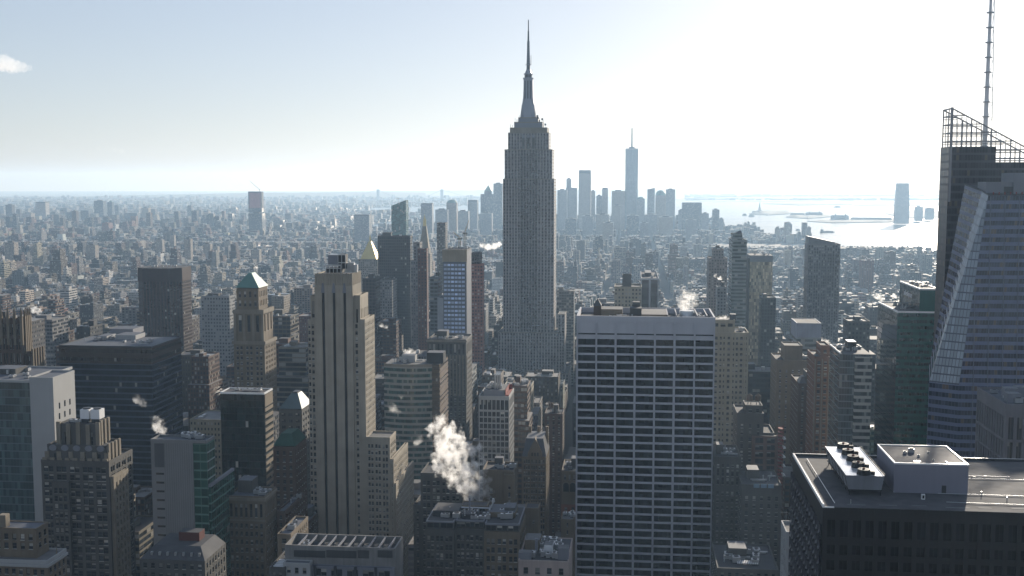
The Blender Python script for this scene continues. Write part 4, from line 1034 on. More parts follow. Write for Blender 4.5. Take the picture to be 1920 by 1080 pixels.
# --- crystalline glass tower with lattice crown and mast
CRY = facade('crystal_curtain', (0.15, 0.172, 0.25), .93, .56, (.03, .035, .05), .10, (.13, .10, .075), var=.12, grough=.07, rough=.3, spec=.35, wob=.02)
CRYF = facade('crystal_facet', (0.06, 0.07, 0.095), .84, .84, (.20, .235, .27), .0, var=.1, grough=.08, rough=.3, spec=.8, wob=.002, gvar=.2)  # pane colour raised to stand in for the reflected sky
h = Hero('crystal_tower', 'faceted blue glass tower with a slanted open lattice crown and tall white mast', 'skyscraper', 1798, 722, 560, noun='the faceted glass tower', vb=860)
FL = 4.15
Y0 = 0.0
xb, zb = h.xz(1798, 722, 0); xt, zt = h.xz(1853, 367, 7)
axb, _ = h.xz(1742, 722, 8); axt, azt = h.xz(1841, 359, 16)
bxb = h.xz(1741, 722, 60)[0]; bxt, bzt = h.xz(1809, 347, 34)
X1 = xb + 95
B = h.part('front_volume', [CRY, CRYF, ROOFD])
def wq(p, q, r_, s_, m, k, fl0=0):
    # p,q bottom, r_,s_ top
    f0 = p[2] / FL; f1 = r_[2] / FL
    B.quad([p, q, r_, s_], m, [(0, f0), (k, f0), (k, f1), (0, f1)])
G0, G1, G2, G3 = (axb, 8, 0), (xb, 0, 0), (X1, 0, 0), (bxb, 60, 0)
L0, L1, L2, L3 = (axb, 8, zb), (xb, 0, zb), (X1, 0, zb), (bxb, 60, zb)
T1, T2, T0, T3 = (xt, 7, zt), (X1, 7, zt + .5), (axt, 16, azt), (bxt, 34, bzt)
wq(G0, G1, L1, L0, 0, 9); wq(G1, G2, L2, L1, 0, 62); wq(G3, G0, L0, L3, 0, 28)
wq(L0, L1, T1, T0, 1, 9); wq(L1, L2, T2, T1, 0, 62)
K3 = L3; wq(K3, L0, T0, T3, 0, 26)
B.quad([T0, T1, T2, (X1, 34, bzt), T3], 2)
B.quad([(X1, 0, 0), (X1, 60, 0), (X1, 60, zb), (X1, 34, bzt), T2], 0)
B.quad([T3, (X1, 34, bzt), (X1, 60, zb), K3], 0)
c = h.part('parapet_rail', DARKM)
for p, q in ((T0, T1), (T1, T2), (T3, T0)): c.tube((p[0], p[1], p[2] + .3), (q[0], q[1], q[2] + .3), .35, 4)
for k in range(1, 9):
    t = k / 9; p = [T1[i] + (T2[i] - T1[i]) * t * .3 for i in range(3)]; h.box_part('roof_light', REDP, p[0], p[0] + .5, 8.5, 9, p[2], p[2] + 1.8)
for (ua, ub, va, yy, L) in ((1849, 1902, 341, 13, 14), (1902, 1990, 324, 11, 20), (1883, 1904, 350, 12.4, .5)):
    a, za = h.xz(ua, va, yy); b, _ = h.xz(ub, va, yy); h.box_part('plant_room', PALE if L > 1 else GREYD, a, b, yy, yy + L, zt - 1, za, ROOFB)
HERO_RECTS.append((1742, 350, 1925, 860, 560)); ALLFOOT.append([h.world(axb, 0), h.world(X1, 0), h.world(X1, 60), h.world(axb, 60)])
# rear volume
YR = 62.0
CRYR = facade('bronze_curtain', (0.085, 0.08, 0.085), .9, .7, (.03, .026, .028), .05, (.12, .09, .06), var=.15, grough=.3, rough=.5, spec=.2, wob=.004)
RD = 18.0
rb, rzb = h.xz(1747, 722, YR + RD); rt, rzt = h.xz(1764, 275, YR + RD); rzt = h.xz(1780, 275, YR)[1]
r2, _ = h.xz(1868, 275, YR); r3, rz3 = h.xz(1919, 304, YR)
B = h.part('rear_volume', [CRYR, ROOFD, CRYR])
XR = r3 + 40
rzt3 = rz3
def hq(pts, m, k): B.quad(pts, m, [(p[0] / 1.5 + p[1] / 1.5, p[2] / FL) for p in pts])
hq([(rb, YR, 0), (XR, YR, 0), (XR, YR, rzt3), (r2, YR, rzt3), (r2, YR, rzt), (rt, YR, rzt), (rb, YR, rzb)], 0, 0)
hq([(rb, YR + RD, 0), (rb, YR, 0), (rb, YR, rzb), (rt, YR, rzt), (rt, YR + RD, rzt), (rb, YR + RD, rzb)], 0, 0)
hq([(r2, YR, rzt3), (r2, YR + RD, rzt3), (r2, YR + RD, rzt), (r2, YR, rzt)], 0, 0)
B.quad([(rt, YR, rzt), (r2, YR, rzt), (r2, YR + RD, rzt), (rt, YR + RD, rzt)], 1); B.quad([(r2, YR, rzt3), (XR, YR, rzt3), (XR, YR + RD, rzt3), (r2, YR + RD, rzt3)], 1)
hq([(XR, YR + RD, 0), (rb, YR + RD, 0), (rb, YR + RD, rzb), (rt, YR + RD, rzt), (r2, YR + RD, rzt), (r2, YR + RD, rzt3), (XR, YR + RD, rzt3)], 0, 0)
HERO_RECTS.append((1740, 210, 1925, 860, 622)); ALLFOOT.append([h.world(rb, YR), h.world(XR, YR), h.world(XR, YR + RD), h.world(rb, YR + RD)])
# open lattice crown: glass fins on a steel grid, sloping down to one side
ra, zpk = h.xz(1769, 207, YR + RD); slope = (h.xz(1919, 274, YR)[1] - zpk) / (h.xz(1919, 274, YR)[0] - ra)
LAT = wall('lattice_steel', (.30, .285, .28), var=.1, rough=.6)
for yy in (YR + .3, YR + RD - .5):
    c = h.part('crown_lattice', LAT)
    top = lambda x: zpk + slope * (x - ra)
    xe = XR; n = int((xe - ra) / 2.6)
    for k in range(n + 1):
        x = ra + (xe - ra) * k / n; zb_ = rzt if x < r2 else rzt3
        c.tube((x, yy, zb_), (x, yy, top(x)), .42 if k % 4 == 0 else .2, 4)
    zz = rzt3 + 2.2
    while zz < zpk - 2:
        xa = ra if zz > rzt else r2
        xm = min(xe, ra + (zz - zpk) / slope)
        if xm > xa + 1:
            c.tube((xa, yy, zz), (xm, yy, zz), .38, 4); c.tube((xa, yy, zz - 1.3), (xm, yy, zz - 1.3), .24, 4)
        zz += 4.6
    c.tube((ra, yy, zpk), (xe, yy, top(xe)), .5, 4)
for yk in (YR + RD * .33, YR + RD * .66): c.tube((ra, yk, rzt), (ra, yk, zpk), .26, 4)
zz = rzt3 + 2.2
while zz < zpk:
    if zz > rzt: c.tube((ra, YR, zz), (ra, YR + RD, zz), .4, 4)
    zz += 4.6
c.tube((ra, YR, zpk), (ra, YR + RD, zpk), .5, 4)
c = h.part('vertical_fins', wall('fin_grey', (.16, .17, .21), rough=.4))
for k in range(1, 14):
    xx = xb + k * 6.9
    t_ = (xx - xb) / max(.1, xt - xb); ztop_ = zt if xx > xt else zb + (zt - zb) * t_
    lean = 7 * max(0, (ztop_ - zb)) / (zt - zb)
    c.hexa([(xx - .16, -.35, 0), (xx + .16, -.35, 0), (xx + .16, -.01, 0), (xx - .16, -.01, 0)], [(xx - .16, -.35, zb), (xx + .16, -.35, zb), (xx + .16, -.01, zb), (xx - .16, -.01, zb)])
    c.hexa([(xx - .16, -.35, zb), (xx + .16, -.35, zb), (xx + .16, -.01, zb), (xx - .16, -.01, zb)], [(xx - .16, lean - .35, ztop_ - .3), (xx + .16, lean - .35, ztop_ - .3), (xx + .16, lean - .01, ztop_ - .3), (xx - .16, lean - .01, ztop_ - .3)])
c = h.part('crown_post', LAT); c.box(ra - .6, ra + .6, YR - .2, YR + 1.0, rzt - 30, zpk + .6)
mx, mz0 = h.xz(1846, 275, YR + 14); mz1 = h.xz(1849, -60, YR + 14)[1]
MS = c = h.part('mast', WHITEP); c.tube((mx, YR + 14, mz0), (mx + .4, YR + 14, mz1), 1.35, 10, 0, .6)
c = h.part('mast_lattice', STEEL, under=MS)
n = 12; w0_ = 4.6
for k in range(n):
    za = mz0 + (mz1 - mz0) * k / n; zc = mz0 + (mz1 - mz0) * (k + 1) / n
    o0 = 3.8 - 2.3 * k / n; o1 = 3.8 - 2.3 * (k + 1) / n; cx0 = mx + .4 * k / n
    c.tube((cx0 + o0, YR + 14, za), (cx0 + o1, YR + 14, zc), .22, 4); c.tube((cx0 + 1, YR + 14, za), (cx0 + o1, YR + 14, zc), .14, 4); c.tube((cx0 - 2, YR + 14, za), (cx0 + o0, YR + 14, za), .18, 4)
    c.cyl(cx0, YR + 14, za, za + .6, 2.0, None, 10)
h.done()
# --- green glass building with lettering
GRN = facade('green_glass_front', (0.012, 0.088, 0.074), .9, .5, (.008, .024, .024), .28, (.012, .072, .062), var=.2, grough=.07, rough=.12, spec=.6, wob=.015)
GRNS = facade('dark_green_side', (0.03, 0.045, 0.045), .96, .9, (.018, .03, .03), .0, var=.25, grough=.05, spec=.8, wob=.02)
h = Hero('green_glass_building', 'green glass block with white lettering on its upper side wall', 'office building', 1683, 586, 740, noun='the green glass block', vb=850)
x0, x1, y0, y1, z1 = h.dims(1683, 1760, 586, 0, u2=1636.5, v2=563); y1 = max(20, min(y1, 60))
B = h.part('wall', [GRN, GRNS])
fl = 4.0
B.quad([(x0, 0, 0), (x1, 0, 0), (x1, 0, z1), (x0, 0, z1)], 0, [(0, 0), (15, 0), (15, round(z1 / fl)), (0, round(z1 / fl))])
B.quad([(x0, y1, 0), (x0, 0, 0), (x0, 0, z1), (x0, y1, z1)], 1, [(0, 0), (24, 0), (24, round(z1 / fl)), (0, round(z1 / fl))])
B.quad([(x1, 0, 0), (x1, y1, 0), (x1, y1, z1), (x1, 0, z1)], 0); B.quad([(x1, y1, 0), (x0, y1, 0), (x0, y1, z1), (x1, y1, z1)], 0)
h.roof(x0, x1, 0, y1, z1, WHITEP, ROOFD, .8); h.note(x0, x1, 0, y1, z1)
ux0, uz = h.xz(1725, 543, 1.5); ux1 = x1; uy1 = h.yz(1686, 529, ux0)[0]; uy1 = max(14, min(uy1, y1 - 2))
B = h.part('upper_block', [GRN, GRNS])
B.quad([(ux0, 1.5, z1), (ux1, 1.5, z1), (ux1, 1.5, uz), (ux0, 1.5, uz)], 0, [(0, .9), (8, .9), (8, 1.2), (0, 1.2)])
B.quad([(ux0, uy1, z1), (ux0, 1.5, z1), (ux0, 1.5, uz), (ux0, uy1, uz)], 1, [(0, .1), (14, .1), (14, .9), (0, .9)])
B.quad([(ux1, uy1, z1), (ux0, uy1, z1), (ux0, uy1, uz), (ux1, uy1, uz)], 1); B.quad([(ux1, 1.5, z1), (ux1, uy1, z1), (ux1, uy1, uz), (ux1, 1.5, uz)], 0)
h.roof(ux0, ux1, 1.5, uy1, uz, WHITEP, ROOFD, .8); h.note(ux0, ux1, 1.5, uy1, uz)
fc = bpy.data.curves.new('lettering', 'FONT'); fc.body = 'salesforce'; fc.align_x = 'CENTER'; fc.align_y = 'CENTER'; fc.size = 5.6; fc.extrude = .12
ft = bpy.data.objects.new('tmp_text', fc); COL.objects.link(ft)
me = bpy.data.meshes.new_from_object(ft.evaluated_get(bpy.context.evaluated_depsgraph_get())); bpy.data.objects.remove(ft); me.materials.clear(); me.materials.append(WHITEP)
lo = bpy.data.objects.new('lettering', me); COL.objects.link(lo); lo.parent = h.root
ly, lz = h.yz(1702, 551, ux0 - .15)
lo.location = (ux0 - .2, ly, lz); lo.rotation_euler = (pi / 2, 0, -pi / 2)
k_ = (uy1 - 3) * .62 / max(1, lo.dimensions.x or 24); 
if k_ < 1: lo.scale = (k_, 1, 1)
h.kit(x0 + 1, ux0, 4, y1 - 2, z1, 171, 8, False); h.kit(ux0, ux1, 3, uy1 - 1, uz, 172, 9, False, mat=BRICK); h.done()
# --- pinstriped block, far right edge
h = Hero('pier_block', 'grey stone block with close set vertical piers and pale roof machines at the picture edge', 'office building', 1886, 764, 470, noun='the close piered block', vb=1080)
x0, x1, y0, y1, z1 = h.dims(1886, 1990, 764, 0, u2=1832, v2=731); y1 = max(20, min(y1, 70))
PIERS = wall('pier_stone', (0.17, 0.16, 0.165))
h.geo_block(x0, x1, 0, y1, 0, z1, PIERS, 'FL', 3.4, 7.6, 2.0, 7.0, .8, rows=[(z1 - 14, z1 - 4.5)] + [(z1 - 22.4 - i * 8, z1 - 15.2 - i * 8) for i in range(16)], par=1.2, roof=ROOFB, style='strip')
for (u, v, yy) in ((1885, 728, 16), (1906, 726, 22), (1890, 738, 8)):
    a, za = h.xz(u, v, yy); h.box_part('air_handler', PALE, a, a + 5.5, yy, yy + 5, z1, za, STEEL)
h.kit(x0 + 1, x1, 3, y1 - 2, z1, 181, 10, False); h.done()
# --- pale tower just behind the great slab
h = Hero('pale_stone_tower', 'pale sunlit stone tower rising from behind the great white gridded slab', 'skyscraper', 1336, 624, 760, noun='the pale stone tower', vb=800)
x0, x1, y0, y1, z1 = h.dims(1330, 1404, 626, 0, L=30)
YEL = wall('yellow_stone', (0.33, 0.295, 0.22))
h.geo_block(x0, x1, 0, 30, 0, z1, YEL, 'FL', 2.9, 3.7, 1.7, 1.9, .5, pat=[(.5, .6)], top=2, par=1, roof=ROOFG)
for k in range(6): c = h.part('pilaster', YEL); xx = x0 + (x1 - x0) * (k + .5) / 6 ; c.box(xx - .5, xx + .5, -.5, -.01, 40, z1 - .4, bottom=True)
a0, a1, b0, b1, c1 = h.dims(1334, 1378, 602, 3, L=22)
h.geo_block(a0, a1, 3, 25, z1, c1, YEL, 'F', 5, 4.6, 3.4, 2.2, .5, top=1.6, par=.8, roof=ROOFG)
h.box_part('peaked_hut', GREYD, a0 + 13, a0 + 17, 9, 14, c1, c1 + 4); h.kit(a1 + .5, x1, 4, 26, z1, 191, 5, False); h.done()
# --- dark stepped block with a building site on it
h = Hero('stepped_block', 'grey stepped stone block with two water tanks and red scaffolding below', 'building', 1382, 777, 600, noun='the red scaffolded block', vb=960)
x0, x1, y0, y1, z1 = h.dims(1382, 1432, 778, 0, L=24)
h.geo_block(x0, x1, 0, 24, 0, z1, GREYSTONE, 'FL', 4.4, 3.7, 1.3, 2.2, .4, top=5, par=1)
a0, a1, b0, b1, c1 = h.dims(1398, 1430, 762, 4, L=14); h.geo_block(a0, a1, 4, 18, z1, c1, GREYSTONE, 'F', top=1.5, par=.6)
h.tank(a0 + 2.4, 8, c1, 1.6, 2.6); h.tank(a0 + 7, 8, c1, 1.6, 2.6)
s0 = h.dims(1432, 1452, 815, 1, L=22); h.geo_block(x1 + .02, s0[1], 1, 23, 0, s0[4], GREYSTONE, 'F', 4, 3.7, 1.3, 2.2, .4, par=1)
c0, c1_, _, _, cz = h.dims(1411, 1459, 818, -3, L=3)
h.geo_block(c0, c1_, -3, -.02, 0, cz, wall('site_brick', (.14, .09, .075)), 'F', 5.0, 3.8, 3.4, 2.8, .5, top=1, par=.1, roof=ROOFD, style='strip')
c = h.part('scaffold', REDP)
qx = c1_ + .3
for k in range(16):
    zz = cz + 4 - k * 2.1
    c.box(qx, qx + 2.4, -3, 2, zz, zz + .12, bottom=True); c.tube((qx, -3, zz), (qx + 2.4, -3, zz + 2.1), .1, 4); 
for a in (0, 2.4): c.box(qx + a - .08, qx + a + .08, -3.1, -2.9, cz - 32, cz + 6)
for k in range(5):
    zz = cz - 2 - k * 5.0; d = h.part('debris_net', wall('net_white', (.75, .74, .7))); d.hexa([(qx + 2.5, -2, zz), (qx + 4.2, -2, zz + .4), (qx + 4.2, 2, zz + .4), (qx + 2.5, 2, zz)], [(qx + 2.5, -2, zz + 1.4), (qx + 3.0, -2, zz + 1.4), (qx + 3.0, 2, zz + 1.4), (qx + 2.5, 2, zz + 1.4)], bottom=True)
h.done()
h = Hero('stone_building', 'grey stone block with a pale arcaded top storey beside the great white gridded slab', 'building', 1344, 860, 560, noun='the arcaded grey block', vb=1060)
x0, x1, y0, y1, z1 = h.dims(1340, 1390, 860, 0, L=26)
h.geo_block(x0, x1, 0, 26, 0, z1, GREYSTONE, 'FL', 2.3, 3.7, 1.1, 2.3, .4, top=3.4, par=1.0, rows=[(z1 - 4.4, z1 - 3), (z1 - 9, z1 - 5.6), (z1 - 13.4, z1 - 10)] + [(z1 - 19 - i * 3.7, z1 - 17 - i * 3.7) for i in range(24)])
h.kit(x0, x1, 3, 23, z1, 201, 8, True); h.done()
h = Hero('dark_stone_block', 'broad shaded grey block with three blue skylights below the red scaffolding', 'building', 1392, 905, 540, noun='the three skylight block', vb=1060)
x0, x1, y0, y1, z1 = h.dims(1391, 1466, 912, 0, L=30)
h.geo_block(x0, x1, 0, 30, 0, z1, GREYSTONE, 'FL', 3.6, 3.8, 1.4, 2.1, .4, top=5, par=.8)
for k in range(3): a = h.xz(1413 + k * 13.5, 908, -.1)[0]; za = h.xz(1413, 907, -.1)[1]; h.box_part('skylight', wall('sky_pane', (.20, .28, .34), rough=.15), a, a + 2.8, -.35, -.02, za - 1.9, za)
h.kit(x0 + 2, x1, 3, 27, z1, 211, 7, True); h.done()
# --- beige stepped block and its neighbours
h = Hero('beige_block', 'plain beige stepped stone block in the haze between the scaffolding and the brick tower', 'building', 1456, 676, 800, noun='the beige stepped block', vb=840)
x0, x1, y0, y1, z1 = h.dims(1456, 1518, 678, 0, L=34)
h.geo_block(x0, x1, 0, 34, 0, z1, TAN, 'FL', 4.6, 3.7, 1.2, 1.9, .4, top=6, par=1); a0, a1, _, _, c1 = h.dims(1471, 1505, 650, 4, L=20)
h.mat_block(a0, a1, 4, 24, z1, c1, TAN, par=.8); h.kit(a1, x1, 4, 30, z1, 221, 4, False); h.done()
h = Hero('grey_brown_block', 'grey brown block with a dormer roof and pale corner tower beside the brick tower', 'building', 1500, 715, 720, noun='the dormered block', vb=850)
x0, x1, y0, y1, z1 = h.dims(1497, 1527, 722, 0, L=34)
h.geo_block(x0, x1, 0, 34, 0, z1, BROWNST, 'FL', 4.0, 3.6, 1.2, 1.9, .4, par=1); a0, a1, _, _, c1 = h.dims(1512, 1527, 700, 5, L=14)
h.mat_block(a0, a1, 5, 19, z1, c1, GREYSTONE, par=.8)
a, za = h.xz(1503, 708, 2); c = h.part('dormer', [SLATE]); c.hexa([(x0 + .5, 2, z1), (a0 - .3, 2, z1), (a0 - .3, 14, z1), (x0 + .5, 14, z1)], [(x0 + 3, 6, za), (a0 - .8, 6, za), (a0 - .8, 12, za), (x0 + 3, 12, za)]); h.done()
h = Hero('brick_tower', 'slim brown brick tower with stone strips beside the faceted glass office block', 'skyscraper', 1528, 672, 690, noun='the slim brick tower', vb=850)
x0, x1, y0, y1, z1 = h.dims(1528, 1556, 672, 0, L=30)
BR2 = wall('brown_brick', (0.17, 0.088, 0.058))
h.geo_block(x0, x1, 0, 30, 0, z1, BR2, 'FL', 4.2, 3.6, 2.0, 2.0, .5, par=1.0, top=1.8)
for xx in (x0 + .3, (x0 + x1) / 2, x1 - .3): c = h.part('stone_strip', LIME); c.box(xx - .4, xx + .4, -.4, -.01, 30, z1 - .4, bottom=True)
a0, a1, _, _, c1 = h.dims(1539, 1556, 650, 4, L=18); h.geo_block(a0, a1, 4, 22, z1, c1, BR2, 'FL', top=2, par=.9); h.done()
FAC = facade('clear_curtain', (0.20, 0.22, 0.22), .94, .84, (.05, .06, .06), .08, (.25, .25, .22), var=.15, grough=.06, spec=.8, wob=.015)
FACB = facade('cream_band_front', (0.50, 0.47, 0.40), 1.0, .56, (.05, .055, .05), .25, (.30, .30, .26), var=.15, grough=.1)
h = Hero('faceted_office_block', 'faceted clear glass office block with a cream banded bay leaning outwards', 'office building', 1575, 664, 650, noun='the cream banded glass block', vb=850)
x0, x1, y0, y1, z1 = h.dims(1575, 1634, 664, 0, u2=1556, v2=648); y1 = max(16, min(y1, 44))
B = h.part('wall', [FAC, FAC, ROOFD]); fl = 4.0; k = round(z1 / fl)
xm = h.xz(1603, 664)[0]; xm2 = h.xz(1597, 840)[0]
B.quad([(x0, y1, 0), (x0, 0, 0), (x0, 0, z1), (x0, y1, z1)], 0, [(0, 0), (14, 0), (14, k), (0, k)]); B.quad([(x0, 0, 0), (x1, 0, 0), (x1, 0, z1), (x0, 0, z1)], 1, [(0, 0), (12, 0), (12, k), (0, k)])
B.quad([(x0, 0, z1), (x1, 0, z1), (x1, y1, z1), (x0, y1, z1)], 2); B.quad([(x1, 0, 0), (x1, y1, 0), (x1, y1, z1), (x1, 0, z1)], 0); B.quad([(x1, y1, 0), (x0, y1, 0), (x0, y1, z1), (x1, y1, z1)], 0)
h.note(x0, x1, 0, y1, z1)
B = h.part('banded_bay', [FACB, ROOFD]); zb = h.xz(1618, 669, -2.5)[1]; kb = round(zb / fl); xr = x1 + .02
B.quad([(xm2, -2.2, 0), (xr, -2.2, 0), (xr, -2.2, zb), (xm, -2.2, zb)], 0, [(0, .0), (8, .0), (8, kb), (0, kb)]); B.quad([(xm2, -.02, 0), (xm2, -2.2, 0), (xm, -2.2, zb), (xm, -.02, zb)], 0, [(0, 0), (1, 0), (1, kb), (0, kb)]); B.quad([(xm, -2.2, zb), (xr, -2.2, zb), (xr, -.02, zb), (xm, -.02, zb)], 1); B.quad([(xr, -2.2, 0), (xr, -.02, 0), (xr, -.02, zb), (xr, -2.2, zb)], 0)
h.roof(x0, x1, .1, y1, z1, WHITEP, None)
P = h.part('parapet', WHITEP); P.box(x0 - .1, x0 + .4, 0, y1, z1, z1 + .9); P.box(x0 + .4, x1, y1 - .4, y1, z1, z1 + .9)
a, za = h.xz(1590, 648, 14); b, zb2 = h.xz(1606, 641, 14); h.box_part('bulkhead', BLACKM, a, b, 14, 24, z1, zb2, WHITEP)
h.kit(x0, x1, 3, y1 - 2, z1, 231, 14, False); h.done()
# ================================================================ towers of the middle distance
def tier_tower(name, label, cat, D, tiers, mat, noun=None, vb=None, bay=3.2, fl=3.6, part='wall', roofm=ROOFD, kit=2, top=None, par=1.2, group=None):
    """tiers: (u0, u1, v, y, depth[, u2]) from the widest up"""
    t = tiers[0]
    h = Hero(name, label, cat, t[0], t[2], D, noun=noun, vb=vb or 700, group=group)
    z = 0.0
    for i, t in enumerate(tiers):
        x0, x1, y0, y1, z1 = h.dims(t[0], t[1], t[2], t[3], L=t[4], u2=t[5] if len(t) > 5 else None)
        h.mat_block(x0, x1, y0, y1, 0 if i == 0 else z - .5, z1, mat if not isinstance(mat, list) else mat[min(i, len(mat) - 1)], bay, fl, roofm, par, part if not isinstance(mat, list) or i == 0 else 'upper_block')
        z = z1
    h.last = (x0, x1, y0, y1, z1)
    if kit: h.kit(x0, x1, y0 + 2, y1 - 1, z1, int(D + t[0]), kit, kit > 1)
    return h
F_ST = facade('stone_windows', (0.24, 0.215, 0.18), .42, .5)
F_GR = facade('grey_windows', (0.165, 0.163, 0.16), .5, .5)
F_BR = facade('brick_windows', (0.19, 0.10, 0.075), .45, .5)
F_WH = facade('white_windows', (0.26, 0.262, 0.26), .55, .5)
F_DK = facade('dark_curtain', (0.05, 0.05, 0.052), .75, .7, (.02, .022, .025), .05)
F_BW = facade('brown_strip', (0.05, 0.028, 0.022), .62, .6, (.018, .013, .013), .03, span=(.026, .017, .014))
F_GL = facade('pale_glass', (0.16, 0.18, 0.19), .85, .6, (.05, .06, .065), .1, spec=.7, wob=.02)
F_BAND = facade('grey_bands', (0.26, 0.27, 0.26), 1.0, .5, (.03, .04, .04), .1)
# chamfered brown tower
h = Hero('brown_tower', 'dark brown chamfered tower with a heavy windowless crown', 'skyscraper', 258, 501, 1250, noun='the dark brown chamfered tower', vb=640)
x0, x1, y0, y1, z1 = h.dims(251, 334, 503, 0, L=46); w = x1 - x0; cc = w * .2
zc = h.xz(290, 528)[1]
def octo(e, z): return [(x0 + cc - e, -e, z), (x1 - cc + e, -e, z), (x1 + e, cc - e, z), (x1 + e, 46 - cc, z), (x1 - cc, 46 + e, z), (x0 + cc, 46 + e, z), (x0 - e, 46 - cc, z), (x0 - e, cc - e, z)]
h.mb('wall', [F_BW]).hexa(octo(0, 0), octo(0, zc), 0, bay=3.4, fl=3.8)
h.mb('crown', [wall('brown_panel', (.042, .024, .021)), ROOFD]).hexa(octo(.5, zc + .01), octo(.1, z1), 0, 1, bottom=True)
for k in range(9):
    xx = x0 + cc + (x1 - x0 - 2 * cc) * k / 8; c = h.part('vertical_fin', wall('brown_fin', (.065, .034, .027))); c.box(xx - .5, xx + .5, -.7, -.01, 10, zc)
h.note(x0, x1, 0, 46, z1); h.kit(x0 + 8, x1 - 8, 8, 38, z1, 241, 9, False); h.done()
h = tier_tower('office_block', 'pale gridded office block behind the green roofed tower', 'office building', 1200, [(377, 430, 557, 0, 40, 440)], F_WH, 'the pale gridded block', 640, 3.0, 3.7, kit=8); h.done()
h = tier_tower('dark_slab', 'broad dark glass slab standing before the slanted glass tower', 'skyscraper', 1500, [(708, 769, 444, 0, 30, 773.5)], F_DK, 'the broad dark slab', 580, 2.6, 3.8, kit=2); h.done()
# gilded pyramid
h = tier_tower('gilded_pyramid_tower', 'stone tower with a gilded pyramid spire left of the broad dark slab', 'skyscraper', 1900, [(671, 710, 515, -3, 40), (672, 708, 487, 0, 34)], F_ST, 'the gilded pyramid', 600, 3.2, 3.8, kit=0, par=.6)
x0, x1, y0, y1, z1 = h.last; ap, az = h.xz(689, 452, (y0 + y1) / 2); _, az2 = h.xz(689, 440, (y0 + y1) / 2)
m, n_ = (x0 + x1) / 2, (y0 + y1) / 2
c = h.part('pyramid_roof', GOLD); c.hexa([(x0 + 2.5, y0 + 2.5, z1 + .8), (x1 - 2.5, y0 + 2.5, z1 + .8), (x1 - 2.5, y1 - 2.5, z1 + .8), (x0 + 2.5, y1 - 2.5, z1 + .8)], [(m - 2, n_ - 2, az), (m + 2, n_ - 2, az), (m + 2, n_ + 2, az), (m - 2, n_ + 2, az)])
c = h.part('lantern', GOLD); c.cyl(m, n_, az, az + 5, 1.7, 1.5, 8); c.cyl(m, n_, az + 5, az2, 1.8, .1, 8); h.done()
h = tier_tower('stone_tower', 'grey windowed block in front of the gilded pyramid tower', 'building', 1450, [(712, 735, 527, 0, 30)], F_GR, 'the grey block before the pyramid', 580, 3.4, 3.6); h.done()
h = tier_tower('dark_block', 'dark slim block at the foot of the gilded pyramid tower', 'building', 1250, [(680, 703, 524, 0, 26)], F_DK, None, 600); h.done()
# slanted glass tower
h = Hero('slanted_glass_tower', 'slim green glass tower with a slanted top above the broad dark slab', 'skyscraper', 733.5, 386, 2500, noun='the slanted glass tower', vb=443)
x0, za = h.xz(733.5, 386); x1, zb = h.xz(761, 375); B = h.mb('wall', [facade('slanted_glass', (.09, .17, .16), .9, .8, (.05, .11, .10), .1, spec=.6, wob=.03)])
B.hexa([(x0 + 1.5, 0, 0), (x1 - 1, 0, 0), (x1 - 1, 28, 0), (x0 + 1.5, 28, 0)], [(x0, 0, za), (x1, 0, zb), (x1, 28, zb), (x0, 28, za)], 0, bay=3, fl=4)
c = h.part('roof_crane', STEEL); c.tube((x0 + 14, 10, za + 4), (x0 + 14, 10, zb + 4), .5); c.tube((x0 + 8, 10, zb + 3), (x0 + 20, 10, zb + 4), .4); h.note(x0, x1, 0, 28, za); h.done()
# clock tower with lantern
h = tier_tower('clock_tower', 'slender stone clock tower with a steep pyramid and gilded lantern', 'skyscraper', 2100, [(783, 806, 476, 0, 26), (785, 804, 466, 2, 22)], F_ST, 'the slender clock tower', 500, 3.4, 3.8, kit=0, par=.8)
x0, x1, y0, y1, z1 = h.last; m, n_ = (x0 + x1) / 2, (y0 + y1) / 2; _, a1 = h.xz(794, 424, n_); _, a2 = h.xz(794, 412, n_); _, a3 = h.xz(794, 401, n_); w = (x1 - x0) / 2 - 1
c = h.part('pyramid_roof', LIME); c.hexa([(m - w, n_ - w, z1 + .5), (m + w, n_ - w, z1 + .5), (m + w, n_ + w, z1 + .5), (m - w, n_ + w, z1 + .5)], [(m - 3.5, n_ - 3.5, a1), (m + 3.5, n_ - 3.5, a1), (m + 3.5, n_ + 3.5, a1), (m - 3.5, n_ + 3.5, a1)])
c = h.part('lantern', GOLD); c.cyl(m, n_, a1, a2, 3.4, 3, 8); c.cyl(m, n_, a2, a2 + (a3 - a2) * .5, 2.9, 1.0, 8); c.cyl(m, n_, a2 + (a3 - a2) * .5, a3, .7, .1, 6)
c = h.part('clock_face', WHITE); cz = h.xz(794, 490)[1]; n = 16; c.hexa([(m + 4 * cos(2 * pi * i / n), -.4, cz + 4 * sin(2 * pi * i / n)) for i in range(n)], [(m + 4 * cos(2 * pi * i / n), -.02, cz + 4 * sin(2 * pi * i / n)) for i in range(n)]); h.done()
h = tier_tower('brown_slab', 'narrow dark brown slab before the slender clock tower', 'skyscraper', 1280, [(783, 800, 468, 0, 24, 803)], facade('red_brown', (.12, .055, .045), .4, .5), 'the narrow brown slab', 630, kit=1); h.done()
h = tier_tower('grey_slab', 'grey windowed slab between the broad dark slab and the narrow brown slab', 'skyscraper', 1340, [(770, 788, 490, 0, 26), (775, 787, 456, 4, 16)], F_GR, None, 620, kit=1); h.done()
h = tier_tower('bronze_glass_tower', 'thin bronze topped glass tower right behind the bright windowed tower', 'skyscraper', 1900, [(819, 835, 419, 0, 24)], [facade('bronze_glass', (.12, .10, .08), .8, .6, (.06, .065, .06), .3)], 'the thin bronze tower', 470, kit=1); h.done()
